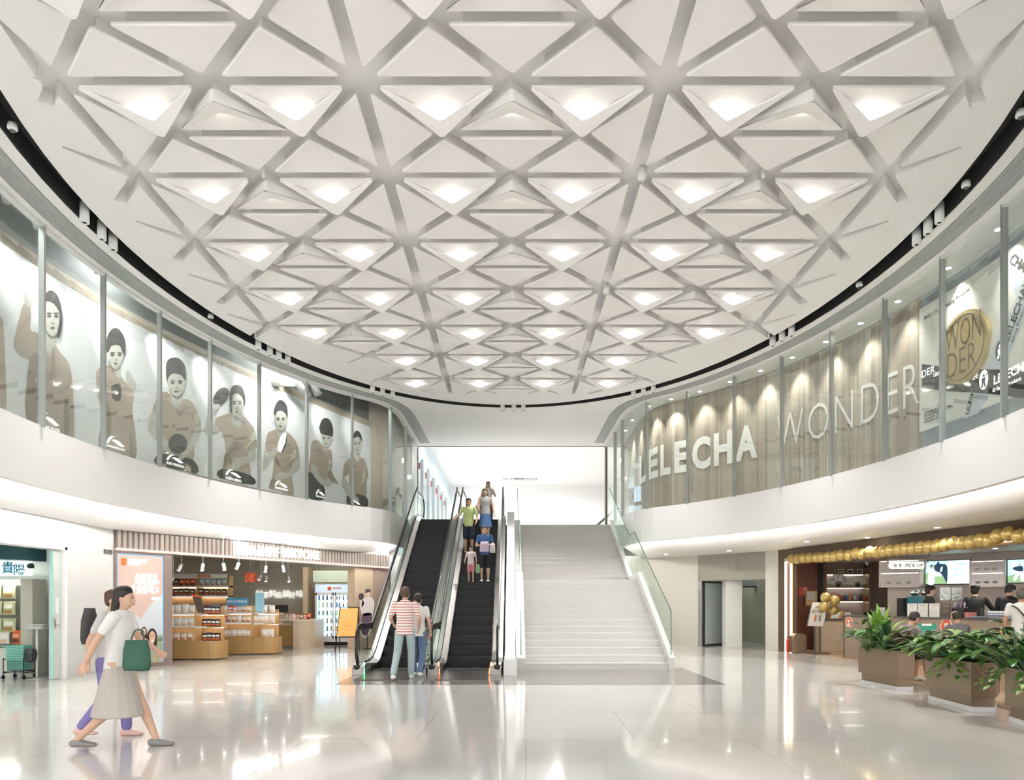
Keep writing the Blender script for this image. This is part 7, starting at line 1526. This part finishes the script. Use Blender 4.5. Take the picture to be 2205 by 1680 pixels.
# couple at the foot of the escalator, walking towards it
p3 = V(((872-CX)/F*13.45, 13.45, 0))
Mstr = stripes_mat('white_red_stripes', (.82,.78,.74), (.62,.10,.07), 19, 'Z', .7, .72)
person('person in white tee with red stripes and pale loose jeans stepping to the escalator', (p3.x,p3.y,0), .1, 1.80, lean=.06, head=(.0,0), arms=[((-.27,.05,1.13),(-.24,.27,1.03)),((.27,-.04,1.12),(.25,.14,.95))], legs=[((-.14,.06,.5),(-.2,-.22,.12)),((.11,.15,.52),(.1,.22,.085))], top=Mstr, sleeve=.6, bottom=c_('paleteal', (.42,.52,.53)), shoes=mat('white_sneaker', (.8,.8,.77), .5), hair=HAIRB, vox=.009)
p4 = V(((899-CX)/F*13.95, 13.95, .02))
person('companion in white tee and blue jeans behind the striped tee at the escalator foot', p4, -.1, 1.66, lean=.04, arms=[((-.25,.0,1.12),(-.24,.18,.95)),((.25,-.02,1.12),(.25,.12,.9))], legs=[((-.1,.12,.5),(-.1,.1,.085)),((.1,.02,.48),(.1,-.2,.11))], top=c_('white'), sleeve=.5, bottom=c_('denim', (.12,.19,.33)), shoes=mat('white_sneaker'), hair=HAIR, vox=.009)
# riders coming down the second escalator, facing the hall
def tread(Y): return min(ZF, math.ceil((math.floor((Y-15.25)/.4+1e-6)*.4+15.25-15.95+.05)/.4-1e-6)*.2309)+.006
XB = -.985
def rider(px, Y, lab, H, **kw):
    Y = 15.25+round((Y-15.45)/.4)*.4+.2; x = max(XB-.33, min(XB+.33, (px-CX)/F*Y)); return (x, Y, tread(Y)), person(lab, (x,Y,tread(Y)), PI+kw.pop('turn', 0), H, vox=.012, **kw)
rider(1008, 21.0, 'man in lime green tee and navy shorts riding the escalator', 1.66, top=c_('lime', (.5,.58,.24)), sleeve=.55, bottom=c_('navy', (.02,.025,.06)), kind='shorts', blen=.55, shoes=mat('tan_shoe', (.45,.35,.25), .6), skin=SKIN2, arms=[((-.27,.02,1.12),(-.24,.16,.95)),((.3,.08,1.18),(.40,.25,1.05))])
rider(1045, 21.8, 'woman in grey sleeveless top and blue skirt riding behind the lime tee', 1.62, top=c_('grey', (.42,.41,.42)), sleeve=.0, bottom=c_('blue', (.06,.14,.3)), kind='skirt', blen=.5, shoes=mat('tan_shoe'), hair=HAIRB, long=.06, arms=[((-.26,.0,1.1),(-.3,.1,.86)),((.24,.04,1.12),(.2,.2,1.0))])
q, (r_, Mr, hd) = rider(1044, 19.4, 'teenager in blue top and black shorts holding bags on the escalator', 1.56, top=c_('royal', (.04,.13,.32)), sleeve=.5, bottom=c_('black', (.02,.02,.022)), kind='shorts', blen=.6, shoes=mat('white_sneaker'), hair=HAIRB, arms=[((-.26,.06,1.1),(-.14,.24,1.12)),((.26,.06,1.1),(.14,.24,1.1))])
bag(Mr @ V((0,.28,1.05)), (.13,.07,.15), c_('lilac', (.62,.5,.68)), 'lilac and blue round bag hugged by the teenager in blue', name='round_bag')
bag(Mr @ V((-.24,.16,1.02)), (.08,.06,.13), c_('offwhite', (.7,.66,.62)), 'off-white bag hanging at the side of the teenager in blue', name='tote_bag')
q, (r_, Mc, hd) = rider(1014, 19.4, 'small child in pink with dark hair standing on the escalator', 1.0, top=c_('palepink', (.8,.68,.66)), sleeve=.5, bottom=c_('pink', (.75,.28,.33)), kind='shorts', blen=.6, shoes=mat('pink_shoe', (.7,.4,.4), .6), arms=[None, ((.26,.0,1.12),(.28,.12,.95))])
bag(Mc @ V((-.34,.08,.62)), (.07,.05,.13), c_('greenprint', (.35,.55,.3)), 'small green and white carrier bag beside the child in pink', name='carrier_bag')
yw = 25.6; person('woman in white tee and dark trousers walking at the top of the escalator', ((1051-CX)/F*yw, yw, ZF+.01), PI+.2, 1.66, arms=[((-.26,.1,1.16),(-.06,.17,1.42)),((.26,-.02,1.12),(.3,.06,.88))], legs=[((-.1,.12,.5),(-.1,.14,.085)),((.1,.0,.48),(.1,-.2,.12))], top=c_('white'), sleeve=.45, bottom=c_('taupe', (.12,.095,.085)), shoes=mat('white_sneaker'), hair=HAIRB, long=.16, vox=.012)
t = bag(((1030-CX)/F*yw-.02, yw-.1, ZF+.62), (.12,.06,.16), c_('white'), 'white paper bag in the hand of the woman at the escalator top', name='paper_bag'); t = bag(((1030-CX)/F*yw+.1, yw-.2, ZF+.66), (.05,.04,.12), c_('brown', (.3,.14,.06)), 'brown bag carried with the white paper bag at the escalator top', name='brown_bag')
# staff behind the counter
SB = c_('staffblack', (.018,.018,.02)); capm = mat('black_cap', (.015,.016,.016), .7)
def staff(px, Y, rz, lab, **kw): x = (px-CX)/F*Y; return person(lab, (x,Y,.16), rz, 1.74, top=SB, sleeve=1, bottom=SB, shoes=M_rub, cap=capm, vox=.011, **kw)
mb = MB(); mb.prism([(9.9,18.6),(10.9,15.7),(12.2,16.9),(10.6,18.8)], .012, .16); mb.prism([(10.55,16.2),(11.4,13.6),(13.6,15.3),(12.2,16.9)], .012, .16); struct(mb, 'floor_platform', M_bronze)
staff(2001, 16.9, -PI/2-.3, 'worker in black with a beret standing behind the drinks machine', look=.0)
staff(2103, 16.2, -.45, 'worker in black uniform seen from behind reaching to the right', lean=.2, arms=[((-.26,.1,1.12),(-.2,.32,1.05)),((.33,.16,1.16),(.42,.40,1.05))], look=-.5)
staff(2172, 15.2, -.7, 'worker in black uniform bending over the counter near the picture edge', lean=.25, head=(.03,.4), arms=[((-.24,.18,1.08),(-.16,.38,1.0)),((.24,.2,1.08),(.16,.4,1.0))], look=-.5)
# customers
yc = 12.9; x = (2200-CX)/F*yc; person('grey-haired customer in white tee with a black shoulder strap at the counter', (x,yc,.012), -.6, 1.74, top=c_('white'), sleeve=.5, bottom=c_('taupe'), shoes=M_rub, hair=mat('grey_hair', (.12,.11,.1), .6), skin=SKIN2, vox=.01)
mb = MB(); mb.tube(spline([(x-.17,yc+.0,1.44),(x-.14,yc-.13,1.36),(x+.0,yc-.17,1.15),(x+.16,yc-.12,.98),(x+.2,yc+.05,.93),(x+.1,yc+.14,1.05),(x-.1,yc+.1,1.38)], 4), .012, 6, True); mb.build('shoulder_strap', M_black, None, 'black shoulder strap across the white tee of the customer', 'strap')
xs, ys = 7.36, 13.05
seat_legs = [((-.1,.42,.50),(-.1,.40,.085)),((.1,.42,.50),(.1,.46,.085))]
_, Ms, hd = person('seated man in grey tee reading a green menu at the table', (xs,ys,.012), -PI/2+.25-.0, 1.70, lean=.3, head=(.03,.45), hip=.56, legs=seat_legs, arms=[((-.25,.22,.80),(-.12,.42,.86)),((.25,.22,.80),(.12,.44,.86))], top=c_('mauvegrey', (.24,.2,.2)), sleeve=.6, bottom=c_('black'), kind='shorts', blen=.5, shoes=mat('white_sneaker'), skin=SKIN2, vox=.009, curl=.9)
mc = Ms @ V((0.02,.50,.92)); t = E('green_menu', mc, 'teal green menu board held upright by the seated man', 'menu')
mb = MB(); Wm = Wall([(mc.x-.19,mc.y-.08),(mc.x+.15,mc.y-.10)]); Wm.box(mb, 0, Wm.L, mc.z-.16, mc.z+.17, -.012, 0); mb.build('menu_cover', mat('menu_green', (.03,.32,.22), .4), t)
mb = MB(); Wm.box(mb, .08, .26, mc.z+.13, mc.z+.17, 0, .006); Wm.text(mb, '茶', .24, mc.z-.03, .1, o=.002); Wm.text(mb, '新品推荐', .03, mc.z+.0, .045, o=.002); mb.build('white_print', M_white, t)
mb = MB(); [mb.ell(Wm.at(.05+i*.09, mc.z-.12, .003), .02,.003,.03) for i in range(3)]; mb.build('red_print', mat('logo_red'), t)
person('seated balding man in grey seen from behind at the table', (8.55,13.2,.012), .05, 1.70, lean=.12, head=(.02,.3), hip=.56, legs=seat_legs, arms=[((-.25,.2,.82),(-.1,.38,.9)),((.25,.2,.82),(.1,.38,.9))], top=c_('darkgrey', (.15,.15,.16)), sleeve=.6, bottom=c_('taupe'), shoes=M_rub, skin=SKIN2, bald=True, vox=.01)
